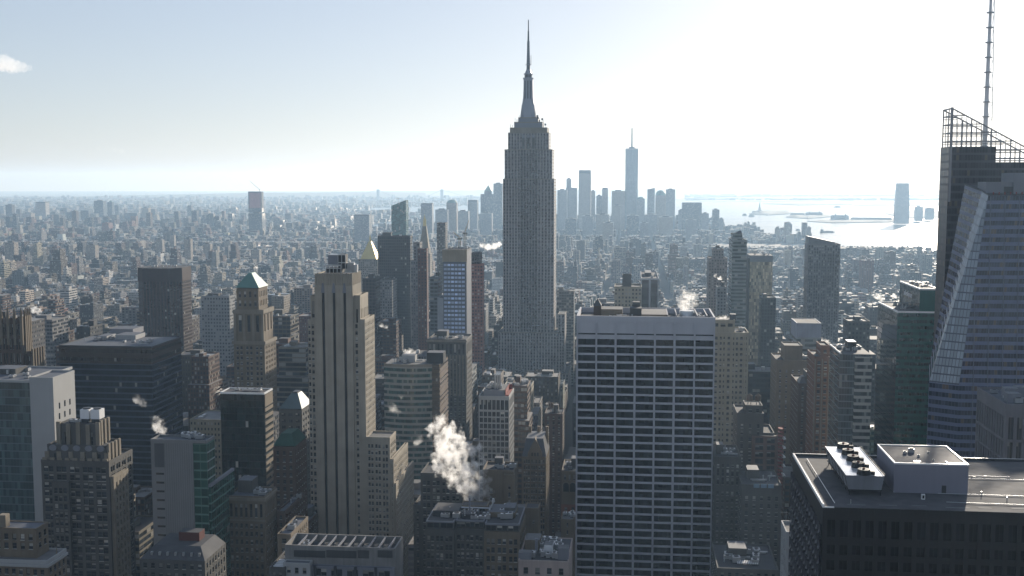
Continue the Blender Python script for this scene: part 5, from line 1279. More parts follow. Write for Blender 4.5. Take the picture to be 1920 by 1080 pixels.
# bright windowed tower
h = Hero('bright_windowed_tower', 'tower with rows of bright bluish white windows under a tan fluted crown', 'skyscraper', 830.6, 468, 1050, noun='the bright windowed tower', vb=640)
x0, x1, y0, y1, z1 = h.dims(830.6, 874.6, 468, 0, u2=883.7, v2=464); y1 = max(18, min(y1, 40))
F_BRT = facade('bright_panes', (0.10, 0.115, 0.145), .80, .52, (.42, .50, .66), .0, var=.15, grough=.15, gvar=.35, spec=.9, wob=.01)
zc = h.xz(850, 491)[1]
h.mb('wall', [wall('dark_blue_panel', (.085, .095, .12), rough=.6)]).box(x0, x1, .1, y1, 0, z1 - 1)
h.mb('window_front', [F_BRT]).box(x0 + .4, x1 - 1.4, -.05, .09, 0, zc - 1, bay=3.45, fl=3.9, bottom=True)
c = h.part('crown', [wall('crown_tan', (.30, .25, .18))]); c.box(x0 - .1, x1 + .1, -.2, .09, zc, z1)
for k in range(8): xx = x0 + (x1 - x0) * k / 7; c.box(xx - .5, xx + .5, -.7, -.21, zc, z1 + .3, bottom=True)
h.roof(x0, x1, .1, y1, z1 - 1, DARKM, ROOFD, 1.2); h.note(x0, x1, 0, y1, z1)
s0 = h.dims(820, 830.6, 560, 2, L=20); h.mat_block(s0[0], x0 - .02, 2, 22, 0, s0[4], wall('blue_grey_panel', (.30, .31, .33)), part='side_wing'); h.kit(x0, x1, 4, y1, z1, 251, 5, False); h.done()
h = tier_tower('glass_tower', 'slim pale glass block beside the bright windowed tower', 'building', 1080, [(806, 821, 522, 0, 24)], F_GL, None, 640); h.done()
# unfinished red tower with crane
h = tier_tower('unfinished_tower', 'unfinished red netted tower with dark concrete top behind the bright windowed tower', 'skyscraper', 1180, [(884, 905, 497, 0, 30, 908), (884, 899, 476, 2, 20)], [facade('red_net', (.26, .10, .075), .6, .5, (.05, .03, .025), .3, (.4, .3, .25)), facade('open_concrete', (.10, .085, .08), .8, .6, (.015, .015, .015), .0)], 'the unfinished red tower', 680, kit=0); h.done()
# cranes
def crane(label, u, v0, v1, D, lean, jib):
    p = at(u, v0, D); q = at(u, v1, D)
    e = empty('tower_crane', (p[0], p[1], 0)); tag(e, label, 'crane')
    m = MB(); zt = q[2]; w = 1.4
    for a in (-w, w):
        for b in (-w, w): m.tube((a, b, max(0, p[2] - 60)), (a, b, zt), .35, 4)
    n = 16
    for k in range(n):
        za = p[2] + (zt - p[2]) * k / n; zb = p[2] + (zt - p[2]) * (k + 1) / n; m.tube((-w, -w, za), (w, -w, zb), .25, 4)
    m.build('mast', wall('crane_yellow', (.32, .24, .12)), e)
    j = MB(); tip = Vector((lean, 2, zt + jib)); j.tube((0, -1, zt), tuple(tip), .5, 4); j.tube((0, 1, zt + 2), tuple(tip), .3, 4)
    for k in range(8): t = k / 8; j.tube((lean * t, -1 + 3 * t, zt + jib * t), (lean * (t + .06), 1 + t, zt + 2 + (jib - 2) * (t + .06)), .2, 4)
    j.build('jib', wall('crane_yellow', (.32, .24, .12)), e)
    k = MB(); k.box(-3.2, 3.2, -1.2, 1.2, zt - 2.4, zt, 0, bottom=True); k.build('cab', DARKM, e)
crane('lattice tower crane beside the bright windowed tower', 872, 470, 436, 1500, 5, 16)
crane('smaller crane leaning over the roofs before the thin bronze tower', 862, 470, 446, 1600, -9, 8)
# ---- the great setback tower with mast
h = Hero('art_deco_skyscraper', 'tallest grey stone setback skyscraper with a stepped crown, tapering mast and antenna', 'skyscraper', 943, 590, 1323, noun='the great mast topped skyscraper', vb=695)
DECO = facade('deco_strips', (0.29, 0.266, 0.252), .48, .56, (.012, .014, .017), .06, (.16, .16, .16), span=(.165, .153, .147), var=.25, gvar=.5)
DECOC = facade('deco_centre', (0.215, 0.197, 0.187), .56, .56, (.010, .012, .015), .06, (.15, .15, .15), span=(.12, .112, .108), var=.25, gvar=.5)  # same stone, its colour darkened to show the shade of the recess
D2 = 1323
def T(ua, ub, v, y, L, m=DECO, z0=0.0, bay=3.5, roof=ROOFD, par=.6, part='wall', u2=None):
    x0, x1, y0, y1, z1 = h.dims(ua, ub, v, y, L=L)
    h.mat_block(x0, x1, y, y + L, z0, z1, m, bay, 3.75, roof, par, part, LIME); return x0, x1, z1
T(920, 1066, 700, -10, 60, z0=0); T(934, 1054, 624, -4, 52); 
T(1046, 1059, 590, 2, 34)
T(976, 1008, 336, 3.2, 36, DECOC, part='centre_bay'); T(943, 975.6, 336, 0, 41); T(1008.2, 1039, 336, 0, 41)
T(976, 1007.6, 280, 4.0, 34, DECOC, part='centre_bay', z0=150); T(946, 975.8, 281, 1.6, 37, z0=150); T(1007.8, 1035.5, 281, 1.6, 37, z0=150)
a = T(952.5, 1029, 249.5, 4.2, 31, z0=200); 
zc0 = h.xz(990, 275, 4.2)[1]
for u in (979, 988.5, 998): 
    x_ = h.xz(u, 262, 4)[0]; za_ = h.xz(u, 258, 4)[1]; c = h.part('tall_window', GLASSD); c.box(x_, x_ + 2.6, 4.02, 4.16, zc0 - 10, za_, bottom=True); c = h.part('window_head', PALE); c.box(x_ - .3, x_ + 2.9, 4.0, 4.16, za_ + .01, za_ + 3.4, bottom=True)
T(956, 1026, 240, 5.6, 29, LIME, z0=250)
T(964, 1017, 229.5, 9, 22, PALE, z0=280, part='deck'); T(972, 1009, 221, 11, 18, PALE, z0=290, part='deck')
MAST = wall('mast_steel', (.25, .265, .30), var=.15, rough=.45, metal=.4)
MD = wall('mast_dark', (.10, .105, .12), rough=.5)
mxc = h.xz(990.5, 200, 20)[0]; yc = 20.0
def MZ(v): return h.xz(990, v, yc)[1]
def MW(px): return px / F * (D2 + 20) / 2
c = h.part('mooring_mast', [MAST, MD])
prof = [(224, 28), (205, 24), (190, 20), (182, 18), (165, 17), (148, 16.6)]
for (va, wa), (vb_, wb) in zip(prof, prof[1:]):
    b, t = MW(wa), MW(wb); za, zb = MZ(va), MZ(vb_); f = .55
    o = lambda r, z: [(mxc - r, yc - r * f, z), (mxc - r * f, yc - r, z), (mxc + r * f, yc - r, z), (mxc + r, yc - r * f, z), (mxc + r, yc + r * f, z), (mxc + r * f, yc + r, z), (mxc - r * f, yc + r, z), (mxc - r, yc + r * f, z)]
    c.hexa(o(b, za), o(t, zb), 0)
for sx in (-1, 1):
    for (vb_, vt, w_, dd) in ((224, 196, 3.2, 12.0), (224, 182, 3.0, 9.0)):
        xx = mxc + sx * MW(dd * 2); ww = MW(w_ * 2)
        d = h.part('mast_wing', MAST); d.hexa([(xx - ww, yc - 3, MZ(vb_)), (xx + ww, yc - 3, MZ(vb_)), (xx + ww, yc + 3, MZ(vb_)), (xx - ww, yc + 3, MZ(vb_))], [(xx - sx * ww * .6 - ww * .5, yc - 2, MZ(vt)), (xx - sx * ww * .6 + ww * .5, yc - 2, MZ(vt)), (xx - sx * ww * .6 + ww * .5, yc + 2, MZ(vt)), (xx - sx * ww * .6 - ww * .5, yc + 2, MZ(vt))])
d = h.part('mast_window', MD)
for k in (-1, 0, 1): d.box(mxc + k * 3.2 - .8, mxc + k * 3.2 + .8, yc - MW(17) - .6, yc - MW(16.6) + .3, MZ(212), MZ(152), bottom=True)
c = h.part('mast_cap', [MAST, MD]); c.cyl(mxc, yc, MZ(148.5), MZ(146), MW(20), None, 16); c.cyl(mxc, yc, MZ(146), MZ(140), MW(14), MW(14), 16, 1); c.cyl(mxc, yc, MZ(140), MZ(138), MW(17), None, 16); c.cyl(mxc, yc, MZ(138), MZ(131), MW(13), MW(8), 14); c.cyl(mxc, yc, MZ(131), MZ(122), MW(7), MW(6), 12, 1); c.cyl(mxc, yc, MZ(122), MZ(121), MW(11), None, 12)
c = h.part('antenna', [MD, MAST]); segs = [(121, 104, 6.6), (104, 79, 5.2), (79, 58, 3.4), (58, 37, 2.0)]
for va, vb_, w_ in segs: c.cyl(mxc, yc, MZ(va), MZ(vb_), MW(w_), MW(w_ * .85), 8, 0)
for k in range(18):
    v_ = 120 - k * 2.3; c.cyl(mxc, yc, MZ(v_), MZ(v_ - .9), MW(6.6 - k * .12), None, 8, k % 2)
c.tube((mxc + MW(10), yc, MZ(121)), (mxc + MW(10), yc, MZ(104)), .35, 4); c.cyl(mxc, yc, MZ(79), MZ(77.5), MW(5), None, 8)
R = random.Random(5)
for k in range(26):
    u_ = R.uniform(958, 1024); a_, z_ = h.xz(u_, 240, 8 + R.uniform(0, 16)); d = h.part('roof_aerial', [MD]); hh = R.uniform(2, 9); yy = R.uniform(7, 26)
    zz = MZ(240) if abs(u_ - 990) > 27 else MZ(230) if abs(u_ - 990) > 18 else MZ(221); d.tube((a_, yy, zz), (a_, yy, zz + hh), .22, 4)
    if k % 5 == 0: d.cyl(a_, yy, zz + hh * .5, zz + hh * .5 + 2.2, 1.1, None, 8)
h.done()
# ---- right hand middle distance
h = tier_tower('narrow_glass_tower', 'narrow grey green banded tower with a peaked dark crown', 'skyscraper', 1180, [(1373.4, 1400.5, 452, 0, 34, 1367), (1374, 1392, 440, 3, 22)], facade('green_grey_bands', (.20, .215, .20), 1.0, .5, (.03, .042, .036), .12), 'the narrow peaked tower', 610, 2.8, 3.8, kit=1)
x0, x1, y0, y1, z1 = h.last; _, zp = h.xz(1383, 432, 8); m = (x0 + x1) / 2
c = h.part('peaked_crown', DARKM); c.hexa([(x0 + 1, 5, z1), (x1, 5, z1), (x1, 20, z1), (x0 + 1, 20, z1)], [(m + 2, 7, zp), (x1 - 1, 7, zp), (x1 - 1, 18, zp - 1), (m + 2, 18, zp - 1)]); h.done()
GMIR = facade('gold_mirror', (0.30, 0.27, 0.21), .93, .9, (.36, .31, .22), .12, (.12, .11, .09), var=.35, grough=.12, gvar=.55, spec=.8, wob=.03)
h = Hero('mirror_glass_tower', 'mirror glass block glowing gold with a plain grey cap', 'skyscraper', 1406.6, 479, 1260, noun='the golden mirror block', vb=620)
x0, x1, y0, y1, z1 = h.dims(1406.6, 1449, 479, 0, L=34)
zc = h.xz(1428, 491)[1]
h.mb('wall', [GMIR]).box(x0, x1, 0, 34, 0, zc, 0, bay=1.8, fl=3.8); h.mb('cap', [wall('cap_grey', (.17, .19, .205), rough=.4), ROOFD]).box(x0 - .2, x1 + .2, -.2, 34.2, zc + .01, z1, 0, 1); h.note(x0, x1, 0, 34, z1)
h.box_part('side_pier', GREYSTONE, x0 - 2.6, x0 - .25, 2, 30, 0, h.xz(1404, 485)[1]); h.kit(x0, x1, 4, 30, z1, 261, 7, False); h.done()
h = tier_tower('glass_block', 'dark glass block at the foot of the golden mirror block', 'building', 1200, [(1428, 1455, 560, 0, 26)], F_DK, None, 640); h.done()
h = tier_tower('stone_tower', 'brown grey stone tower with a square upper block beside the narrow peaked tower', 'skyscraper', 1380, [(1329, 1364, 486, 0, 34), (1337, 1357, 469, 6, 20)], facade('brown_grey', (.19, .165, .15), .45, .5), 'the square headed tower', 590, kit=3); h.done()
h = tier_tower('grey_tower', 'slim pale ribbed block below the square headed tower', 'building', 1250, [(1345, 1362, 540, 0, 22)], F_WH, None, 600); h.done()
# slant topped residential slab
h = Hero('slant_topped_slab', 'tall residential slab with a slanted top and columns of balconies', 'skyscraper', 1515, 459, 1150, noun='the slant topped slab', vb=640)
x0, x1, y0, y1, z1 = h.dims(1515.5, 1576, 459, 0, L=24)
F_AP = facade('apartment_front', (.20, .205, .205), .56, .5, (.03, .035, .038), .25, (.36, .36, .34), span=(.13, .135, .14))
h.mat_block(x0, x1, 0, 24, 0, z1, F_AP, 2.6, 3.1, ROOFD, .8)
za = h.xz(1515, 443)[1]; xa, zb = h.xz(1566, 454)
c = h.part('slanted_screen', wall('screen_grey', (.17, .18, .185), rough=.5)); c.hexa([(x0, .5, z1), (xa, .5, z1), (xa, 20, z1), (x0, 20, z1)], [(x0, .5, za), (xa, .5, zb), (xa, 20, zb), (x0, 20, za)])
for k in range(7): xx = x0 + (x1 - x0) * (k + .5) / 7; c = h.part('balcony_stack', F_AP); c.box(xx - 1.1, xx + 1.1, -1.0, -.02, 20, z1 - 6, bay=2.2, fl=3.1)
h.done()
h = tier_tower('pale_glass_block', 'pale blue grey office block with a blank top below the slant topped slab', 'office building', 900, [(1494, 1540, 634, 0, 34, 1487), (1494, 1540, 607, .3, 33)], [F_BAND, wall('lavender_panel', (.27, .28, .33), rough=.5)], 'the blank topped pale block', 665, 3, 3.9, kit=0, par=.5); h.done()
h = tier_tower('striped_block', 'small dark tower with thin white vertical stripes behind the great white slab', 'skyscraper', 1100, [(1202, 1235, 524, 0, 30, 1193)], [facade('white_stripes', (.46, .47, .48), .8, 1.0, (.045, .05, .055), .0)], 'the white striped tower', 578, 7.2, 4, kit=6); h.done()
h = tier_tower('brown_block', 'stepped stone block with a plain grey lift house beside the white striped tower', 'building', 1060, [(1152, 1203, 540, 0, 34), (1167, 1184, 518, 6, 14)], [facade('yellow_stone_windows', (.34, .30, .22), .5, .5), GREYSTONE], 'the lift house block', 578, kit=0); h.done()
# ================================================================ ground, water, far shores
def ngon(B, pts, z, m=0): B.quad([(p[0], p[1], z) for p in pts], m)
gm = NG('street_asphalt')
n1 = gm.noise(0.01, 4); GROUND = gm.set(col=gm.mix(n1, (0.045, 0.046, 0.05), (0.085, 0.08, 0.075)), rough=0.85)
lm = NG('far_land')
n1 = lm.noise(0.0035, 6); n2 = lm.noise(0.03, 3)
FARLAND = lm.set(col=lm.mix(lm.math('MULTIPLY', n1, n2), (0.05, 0.055, 0.05), (0.24, 0.21, 0.18)), rough=0.9)
wm_ = NG('harbour_water')
nv = wm_.noise(0.0012, 4, stretch=(1, 3, 1)); nb = wm_.noise(0.02, 4)
bp = wm_.n('ShaderNodeBump'); bp.inputs['Strength'].default_value = 0.5; bp.inputs['Distance'].default_value = 6.0; wm_.t.links.new(nb, bp.inputs['Height'])
WATER = wm_.set(col=(0.012, 0.022, 0.028), rough=wm_.mixf(nv, 0.16, 0.30), spec=0.25, normal=bp.outputs[0])
B = MB(); ngon(B, [(-16500, -2500), (16500, -2500), (16500, 30000), (-16500, 30000)], -3.0)
tag(B.build('water', WATER), kind='structure')
def land(name, pts, z, mat, zb=-2.9):
    B = MB(); 
    if sum(pts[i][0] * pts[(i + 1) % len(pts)][1] - pts[(i + 1) % len(pts)][0] * pts[i][1] for i in range(len(pts))) < 0: pts = pts[::-1]
    B.hexa([(p[0], p[1], zb) for p in pts], [(p[0], p[1], z) for p in pts], 0)
    return tag(B.build(name, mat), kind='structure')
MAN = [(-9000, -2400)] + [gnd(u, v) for u, v in ((-700, 470), (-200, 461), (300, 455), (560, 445), (690, 433), (800, 420), (900, 413), (1100, 413), (1300, 420), (1345, 425), (1430, 440), (1600, 467), (1760, 478))] + [(2600, 2600), (3000, -2400)]
land('ground', MAN, 0.0, GROUND)
BKN = [gnd(-700, 476), gnd(-200, 466), gnd(300, 459), gnd(500, 449.5), gnd(580, 440), gnd(690, 420), gnd(800, 404), gnd(790, 400), gnd(735, 398.5), gnd(640, 396), gnd(700, 389), gnd(860, 386), gnd(905, 378), gnd(890, 371), gnd(700, 369), gnd(0, 372), gnd(-700, 374)]
land('far_shore_land', BKN, -0.4, FARLAND)
land('coast_land', [gnd(700, 367.5), gnd(1000, 368.5), gnd(1000, 366.5), gnd(1280, 375), gnd(1330, 378.5), gnd(1500, 377), gnd(1950, 374), gnd(1950, 364), gnd(700, 363)], 1.0, FARLAND)
isl = NG('island_land'); ISL = isl.set(col=isl.mix(isl.noise(0.02, 3), (0.03, 0.04, 0.028), (0.10, 0.09, 0.07)), rough=0.9)
def island(name, pts, h=9, seed=1, z=1.5):
    P = [gnd(u, v) for u, v in pts]
    cx = sum(p[0] for p in P) / len(P); cy_ = sum(p[1] for p in P) / len(P)
    Q = []
    for i in range(len(P)):
        a, b = P[i], P[(i + 1) % len(P)]
        for k in range(4): t = k / 4; Q.append((a[0] + (b[0] - a[0]) * t, a[1] + (b[1] - a[1]) * t))
    B = MB(); R = random.Random(seed)
    rim = [(x, y, z) for x, y in Q]; base = [(x, y, -2.95) for x, y in Q]
    n = len(Q); inner = [(cx + (x - cx) * .8, cy_ + (y - cy_) * .8, z + h * R.uniform(.4, 1.3)) for x, y in Q]
    for i in range(n):
        j = (i + 1) % n
        B.quad([base[i], base[j], rim[j], rim[i]]); B.quad([rim[i], rim[j], inner[j], inner[i]]); B.quad([inner[i], inner[j], (cx, cy_, z + h * .9)])
    return tag(B.build(name, ISL), kind='structure')
island('island', [(1404, 401), (1440, 403), (1491, 400), (1470, 397.5), (1430, 397)], 14, 1)
island('island', [(1473, 407), (1515, 409.5), (1561, 406), (1545, 402.5), (1500, 402)], 10, 2)
island('island', [(1513, 414.5), (1560, 417.5), (1690, 416), (1690, 411), (1570, 413)], 6, 3)
island('island', [(1660, 400), (1690, 409), (1800, 407), (1800, 396), (1700, 396)], 8, 4)
island('island', [(1430, 382), (1500, 384.5), (1600, 383), (1600, 378.5), (1470, 379)], 12, 5)
island('island', [(1600, 385), (1700, 386), (1900, 384), (1900, 378), (1640, 379)], 14, 6)
# low buildings on the islands
def isle_box(name, label, cat, u, v, w, hh, d=30, mat=GREYSTONE, tower=0):
    p = gnd(u, v); e = empty(name, (p[0], p[1], 2)); tag(e, label, cat)
    B = MB(); B.box(-w / 2, w / 2, 0, d, -2, hh, 0); B.build('wall', mat, e)
    B = MB(); B.hexa([(-w / 2, 0, hh), (w / 2, 0, hh), (w / 2, d, hh), (-w / 2, d, hh)], [(-w / 2 + 4, d / 2 - 1, hh + 7), (w / 2 - 4, d / 2 - 1, hh + 7), (w / 2 - 4, d / 2 + 1, hh + 7), (-w / 2 + 4, d / 2 + 1, hh + 7)]); B.build('roof', ROOFD, e)
    if tower:
        for s_ in (-1, 1): B = MB(); B.box(s_ * w * .3 - 4, s_ * w * .3 + 4, -2, 6, 0, hh + tower); B.cyl(s_ * w * .3, 2, hh + tower, hh + tower + 8, 4, .3, 8); B.build('turret', mat, e)
isle_box('island_hall', 'turreted hall on the low wooded island in the bright harbour', 'building', 1527, 406, 120, 22, 30, GREYSTONE, 10)
isle_box('island_hall', 'long low hall on the left end of the wooded harbour island', 'building', 1496, 406, 100, 16)
isle_box('terminal_building', 'clock gabled terminal hall on the long thin harbour pier', 'building', 1576, 414, 110, 28, 40, GREYSTONE, 12)
isle_box('pier_shed', 'long low shed on the thin harbour pier', 'building', 1635, 414, 260, 12, 40)
# the harbour statue
p = gnd(1424, 399.5); e = empty('harbour_statue', (p[0], p[1], 4)); tag(e, 'tiny harbour statue with raised arm on its tall stone pedestal', 'statue')
B = MB(); n = 11
st = [(60 if i % 2 == 0 else 38) for i in range(22)]
B.hexa([(st[i] * cos(2 * pi * i / 22), st[i] * sin(2 * pi * i / 22), -4) for i in range(22)], [(st[i] * cos(2 * pi * i / 22), st[i] * sin(2 * pi * i / 22), 12) for i in range(22)]); B.build('star_fort', LIME, e)
B = MB(); B.box(-20, 20, -20, 20, 12, 18); B.hexa([(-10, -10, 18), (10, -10, 18), (10, 10, 18), (-10, 10, 18)], [(-6.5, -6.5, 43), (6.5, -6.5, 43), (6.5, 6.5, 43), (-6.5, 6.5, 43)]); B.box(-7.5, 7.5, -7.5, 7.5, 43, 45); B.build('pedestal', LIME, e)
B = MB(); B.cyl(0, 0, 45, 66, 6, 4.6, 10); B.cyl(0, 0, 66, 74, 4.8, 3, 10); B.cyl(0, 0, 74, 76, 1.6, 1.6, 8); B.cyl(0, 0, 76, 81, 2.2, 1.8, 10); B.tube((3, 0, 72), (5.5, 0, 86), 1.1, 6); B.tube((-3.4, 0, 72), (-4.6, -2, 62), 1.2, 6)
for k in range(7): B.tube((0, 0, 80), (3.2 * cos(pi * k / 6), 0, 81 + 3.2 * sin(pi * k / 6)), .35, 4)
B.build('robed_figure', COPPER, e)
B = MB(); B.cyl(5.6, 0, 86, 88.5, 1.4, 1.6, 8); B.cyl(5.6, 0, 88.5, 92, 1.2, .2, 8); B.build('torch', GOLD, e)
# boats
def boat(label, u, v, L, hh, kind='ferry'):
    p = gnd(u, v, -2.5); e = empty('harbour_boat', (p[0], p[1], -2.6)); tag(e, label, 'boat', 'boats in the harbour')
    B = MB(); w = L * .16; xs = [-L / 2, -L * .35, L * .35, L / 2]
    lo = [(-L * .47, 0), (-L * .33, -w * .8), (L * .33, -w * .8), (L * .46, 0), (L * .33, w * .8), (-L * .33, w * .8)]; hi = [(-L / 2, 0), (-L * .36, -w), (L * .36, -w), (L / 2, 0), (L * .36, w), (-L * .36, w)]
    B.hexa([(a, b, 0) for a, b in lo], [(a, b, hh * .35) for a, b in hi]); B.build('hull', DARKM, e)
    if kind == 'ferry':
        B = MB(); B.box(-L * .34, L * .34, -w * .8, w * .8, hh * .35, hh * .8); B.box(-L * .2, L * .2, -w * .6, w * .6, hh * .8, hh * 1.1); B.build('cabin', GREYSTONE, e)
    else:
        B = MB(); B.box(-L * .42, -L * .28, -w * .7, w * .7, hh * .35, hh * 1.1); B.build('wheelhouse', GREYSTONE, e)
        B = MB(); B.box(-L * .22, L * .36, -w * .8, w * .8, hh * .35, hh * .6); B.build('cargo', BROWNST, e)
    B = MB(); B.tube((-L * .36, 0, hh), (-L * .36, 0, hh * 2.0), L * .012, 5); B.build('mast', DARKM, e)
boat('long dark freighter crossing the bright water above the slant topped slab', 1551, 436, 78, 15, 'freighter')
boat('small dark boat on the bright water between the freighter and the islands', 1496, 432, 28, 8)
boat('tiny ferry crossing below the harbour statue', 1409, 406, 50, 14)
boat('tiny ferry nearest the waterfront towers, left of the harbour statue', 1396, 404, 40, 14)
boat('faint ferry on the glare beyond the wooded island', 1570, 389, 80, 16)
# hills along the horizon
def ridge(name, D, pts, seed, depth=1500, base=0.0):
    B = MB(); B.smooth = True
    us = np.arange(pts[0][0], pts[-1][0] + 1, 12); top = np.interp(us, [p[0] for p in pts], [p[1] for p in pts])
    rows = []
    for k, (dy, f) in enumerate(((0, 0), (depth * .35, .7), (depth * .6, 1), (depth, 0))):
        row = []
        for u, v in zip(us, top):
            w = at(u, v + .7 * mnoise.noise((u * .02, seed, 0)) + .4 * mnoise.noise((u * .09, seed, 3)), D + depth * .6)
            x = w[0] * (D + dy) / (D + depth * .6); row.append((x, D + dy, base - 2 + (max(w[2], 2) - base) * f if f else base - 2.5))
        rows.append(row)
    for a, b in zip(rows, rows[1:]):
        for i in range(len(us) - 1): B.quad([a[i], a[i + 1], b[i + 1], b[i]])
    return tag(B.build(name, ISL), kind='structure')
ridge('hills', 24000, [(640, 359.5), (760, 357), (900, 356), (1050, 355.5), (1290, 353), (1420, 353.5), (1600, 356), (1960, 359)], 1.3, 2500)
ridge('hills', 17500, [(-150, 374), (0, 372.5), (60, 371), (150, 367.5), (330, 364.5), (480, 361), (700, 359.8), (800, 361)], 5.1, 2500)
ridge('hills', 15800, [(1275, 373), (1330, 370), (1500, 368), (1960, 369)], 8.2, 1200)
# the suspension bridge
p = gnd(768, 378); YB = p[1]
e = empty('suspension_bridge', (p[0], YB, -2)); tag(e, 'faint suspension bridge with two tall towers on the horizon', 'bridge')
BRG = wall('bridge_steel', (.22, .25, .27))
X = lambda u: at(u, 370, YB)[0] - p[0]; Z = lambda v: at(768, v, YB)[2] + 2
uA, uB = 709, 828.5; zt, zd = Z(355), Z(373.6)
for u in (uA, uB):
    B = MB()
    for s_ in (-1, 1): B.box(X(u) - 9, X(u) + 9, s_ * 30 - 8, s_ * 30 + 8, -1, zt); B.box(X(u) + s_ * 13 - 6, X(u) + s_ * 13 + 6, -8, 8, -1, zt)
    B.box(X(u) - 19, X(u) + 19, -9, 9, zt - 16, zt + 1); B.box(X(u) - 19, X(u) + 19, -9, 9, zd - 6, zd + 2); B.build('bridge_tower', BRG, e)
B = MB(); 
for k in range(24):
    ua = 610 + 320 * k / 24; ub = 610 + 320 * (k + 1) / 24; za = zd - abs(ua - 768) ** 2 * .0011; zb = zd - abs(ub - 768) ** 2 * .0011
    B.hexa([(X(ua), -15, za - 7), (X(ub), -15, zb - 7), (X(ub), 15, zb - 7), (X(ua), 15, za - 7)], [(X(ua), -15, za), (X(ub), -15, zb), (X(ub), 15, zb), (X(ua), 15, za)], bottom=True)
B.build('deck', BRG, e)
for s_ in (-1, 1):
    B = MB(); P = []
    for k in range(41):
        u = 640 + (900 - 640) * k / 40
        if u < uA: z = zd + (zt - zd) * ((u - 640) / (uA - 640)) ** 1.3
        elif u < uB: t = (u - uA) / (uB - uA) * 2 - 1; z = zd + 6 + (zt - zd - 6) * t * t
        else: z = zd + (zt - zd) * ((900 - u) / (900 - uB)) ** 1.3
        P.append((X(u), s_ * 14, z))
    for a, b in zip(P, P[1:]): B.tube(a, b, 2.6, 4)
    B.build('main_cable', BRG, e)
# ================================================================ the far towers, each one placed from the photograph
F_FAR = [facade('far_grey', (.26, .27, .28), .5, .5), facade('far_tan', (.30, .26, .22), .45, .5), facade('far_dark', (.10, .11, .125), .7, .6, (.03, .035, .04)), facade('far_glass', (.20, .24, .27), .9, .7, (.09, .11, .13), .0, spec=.8, wob=.02), facade('far_white', (.40, .38, .35), .5, .5), facade('far_blue', (.075, .085, .10), .6, .5), facade('far_slate', (.11, .115, .125), .5, .5)]
def far(label, u0, u1, v, D, k=0, crown=None, d=None, name='office_tower', group=None, vb=430, noun=None, tiers=()):
    h = Hero(name, label, 'skyscraper', u0, v, D, noun=noun, vb=vb, group=group)
    x0, x1, y0, y1, z1 = h.dims(u0, u1, v, 0, L=d or 1)
    L = d or max(18, min(50, (x1 - x0) * .8))
    h.mb('wall', [F_FAR[k], ROOFG]).box(x0, x1, 0, L, 0, z1, 0, 1, bay=4, fl=4); h.note(x0, x1, 0, L, z1)
    z = z1
    for (ua, ub, vv) in tiers:
        a0, a1, _, _, zz = h.dims(ua, ub, vv, L * .2, L=L * .6); h.part('upper_block', [F_FAR[k], ROOFG]).box(a0, a1, L * .2, L * .8, z - .2, zz, 0, 1, bay=4, fl=4); z = zz; x0, x1 = a0, a1
    m = (x0 + x1) / 2
    if crown:
        ty, vv = crown; zz = h.xz((u0 + u1) / 2, vv, L / 2)[1]
        if ty == 'spire': c = h.part('spire', COPPER); c.hexa([(x0, L * .2, z), (x1, L * .2, z), (x1, L * .8, z), (x0, L * .8, z)], [(m - .6, L / 2 - .6, zz), (m + .6, L / 2 - .6, zz), (m + .6, L / 2 + .6, zz), (m - .6, L / 2 + .6, zz)])
        elif ty == 'dome':
            c = h.part('dome', COPPER); r = (x1 - x0) / 2
            for q in range(5): a, b = pi / 2 * q / 5, pi / 2 * (q + 1) / 5; c.cyl(m, L / 2, z + (zz - z) * sin(a), z + (zz - z) * sin(b), r * cos(a), max(.3, r * cos(b)), 12)
        elif ty == 'cap': c = h.part('crown', DARKM); c.box(x0 + 1, x1 - 1, 1, L - 1, z + .01, zz)
        elif ty == 'mast': c = h.part('mast', STEEL); c.tube((m, L / 2, z), (m, L / 2, zz), 1.6, 6, 0, .5); h.part('roof_house', GREYSTONE).box(m - 5, m + 5, L / 2 - 5, L / 2 + 5, z, z + 5)
        elif ty == 'slope': c = h.part('sloped_top', F_FAR[k]); c.hexa([(x0, 0, z), (x1, 0, z), (x1, L, z), (x0, L, z)], [(x0, 0, z + .5), (x1, 0, zz), (x1, L, zz), (x0, L, z + .5)])
    else:
        h.part('roof_house', GREYSTONE).box(x0 + (x1 - x0) * .25, x0 + (x1 - x0) * .7, L * .3, L * .7, z + .01, z + 5)
    h.done(); return h
G_DT = 'towers of the downtown skyline'
# tallest glass tower: square below, turned square above
h = Hero('tapering_glass_tower', 'tallest glass tower of the distant skyline, tapering to a masted square top', 'skyscraper', 1171.5, 400, 5884, noun='the tapering downtown tower', vb=420)
x0, x1, _, _, _ = h.dims(1171.5, 1195.5, 400, 0); zt = h.xz(1183, 281)[1]; w = (x1 - x0) / 2; cx = (x0 + x1) / 2
B = h.mb('wall', [F_FAR[3]]); b = [(cx - w, 0, 56), (cx + w, 0, 56), (cx + w, 2 * w, 56), (cx - w, 2 * w, 56)]; t = [(cx, 0, zt), (cx + w, w, zt), (cx, 2 * w, zt), (cx - w, w, zt)]
B.box(cx - w, cx + w, 0, 2 * w, 0, 55.9, bay=4, fl=4)
for i in range(4):
    j = (i + 1) % 4; k = round(zt / 4); B.quad([b[i], b[j], t[i]], 0, [(0, 0), (15, 0), (7, k)]); B.quad([b[j], t[j], t[i]], 0, [(7, 0), (14, k), (0, k)])
B.quad(t); h.part('parapet', PALE).hexa([(p_[0], p_[1], zt + .01) for p_ in t], [(p_[0], p_[1], zt + 8) for p_ in t]); zs = h.xz(1183, 239)[1]
c = h.part('spire', GREYSTONE); c.cyl(cx, w, zt + 8, zt + 16, 16, 14, 14); c.tube((cx, w, zt), (cx, w, zs), 5.0, 8, 0, 2.5); h.note(x0, x1, 0, 2 * w, zt); h.done()
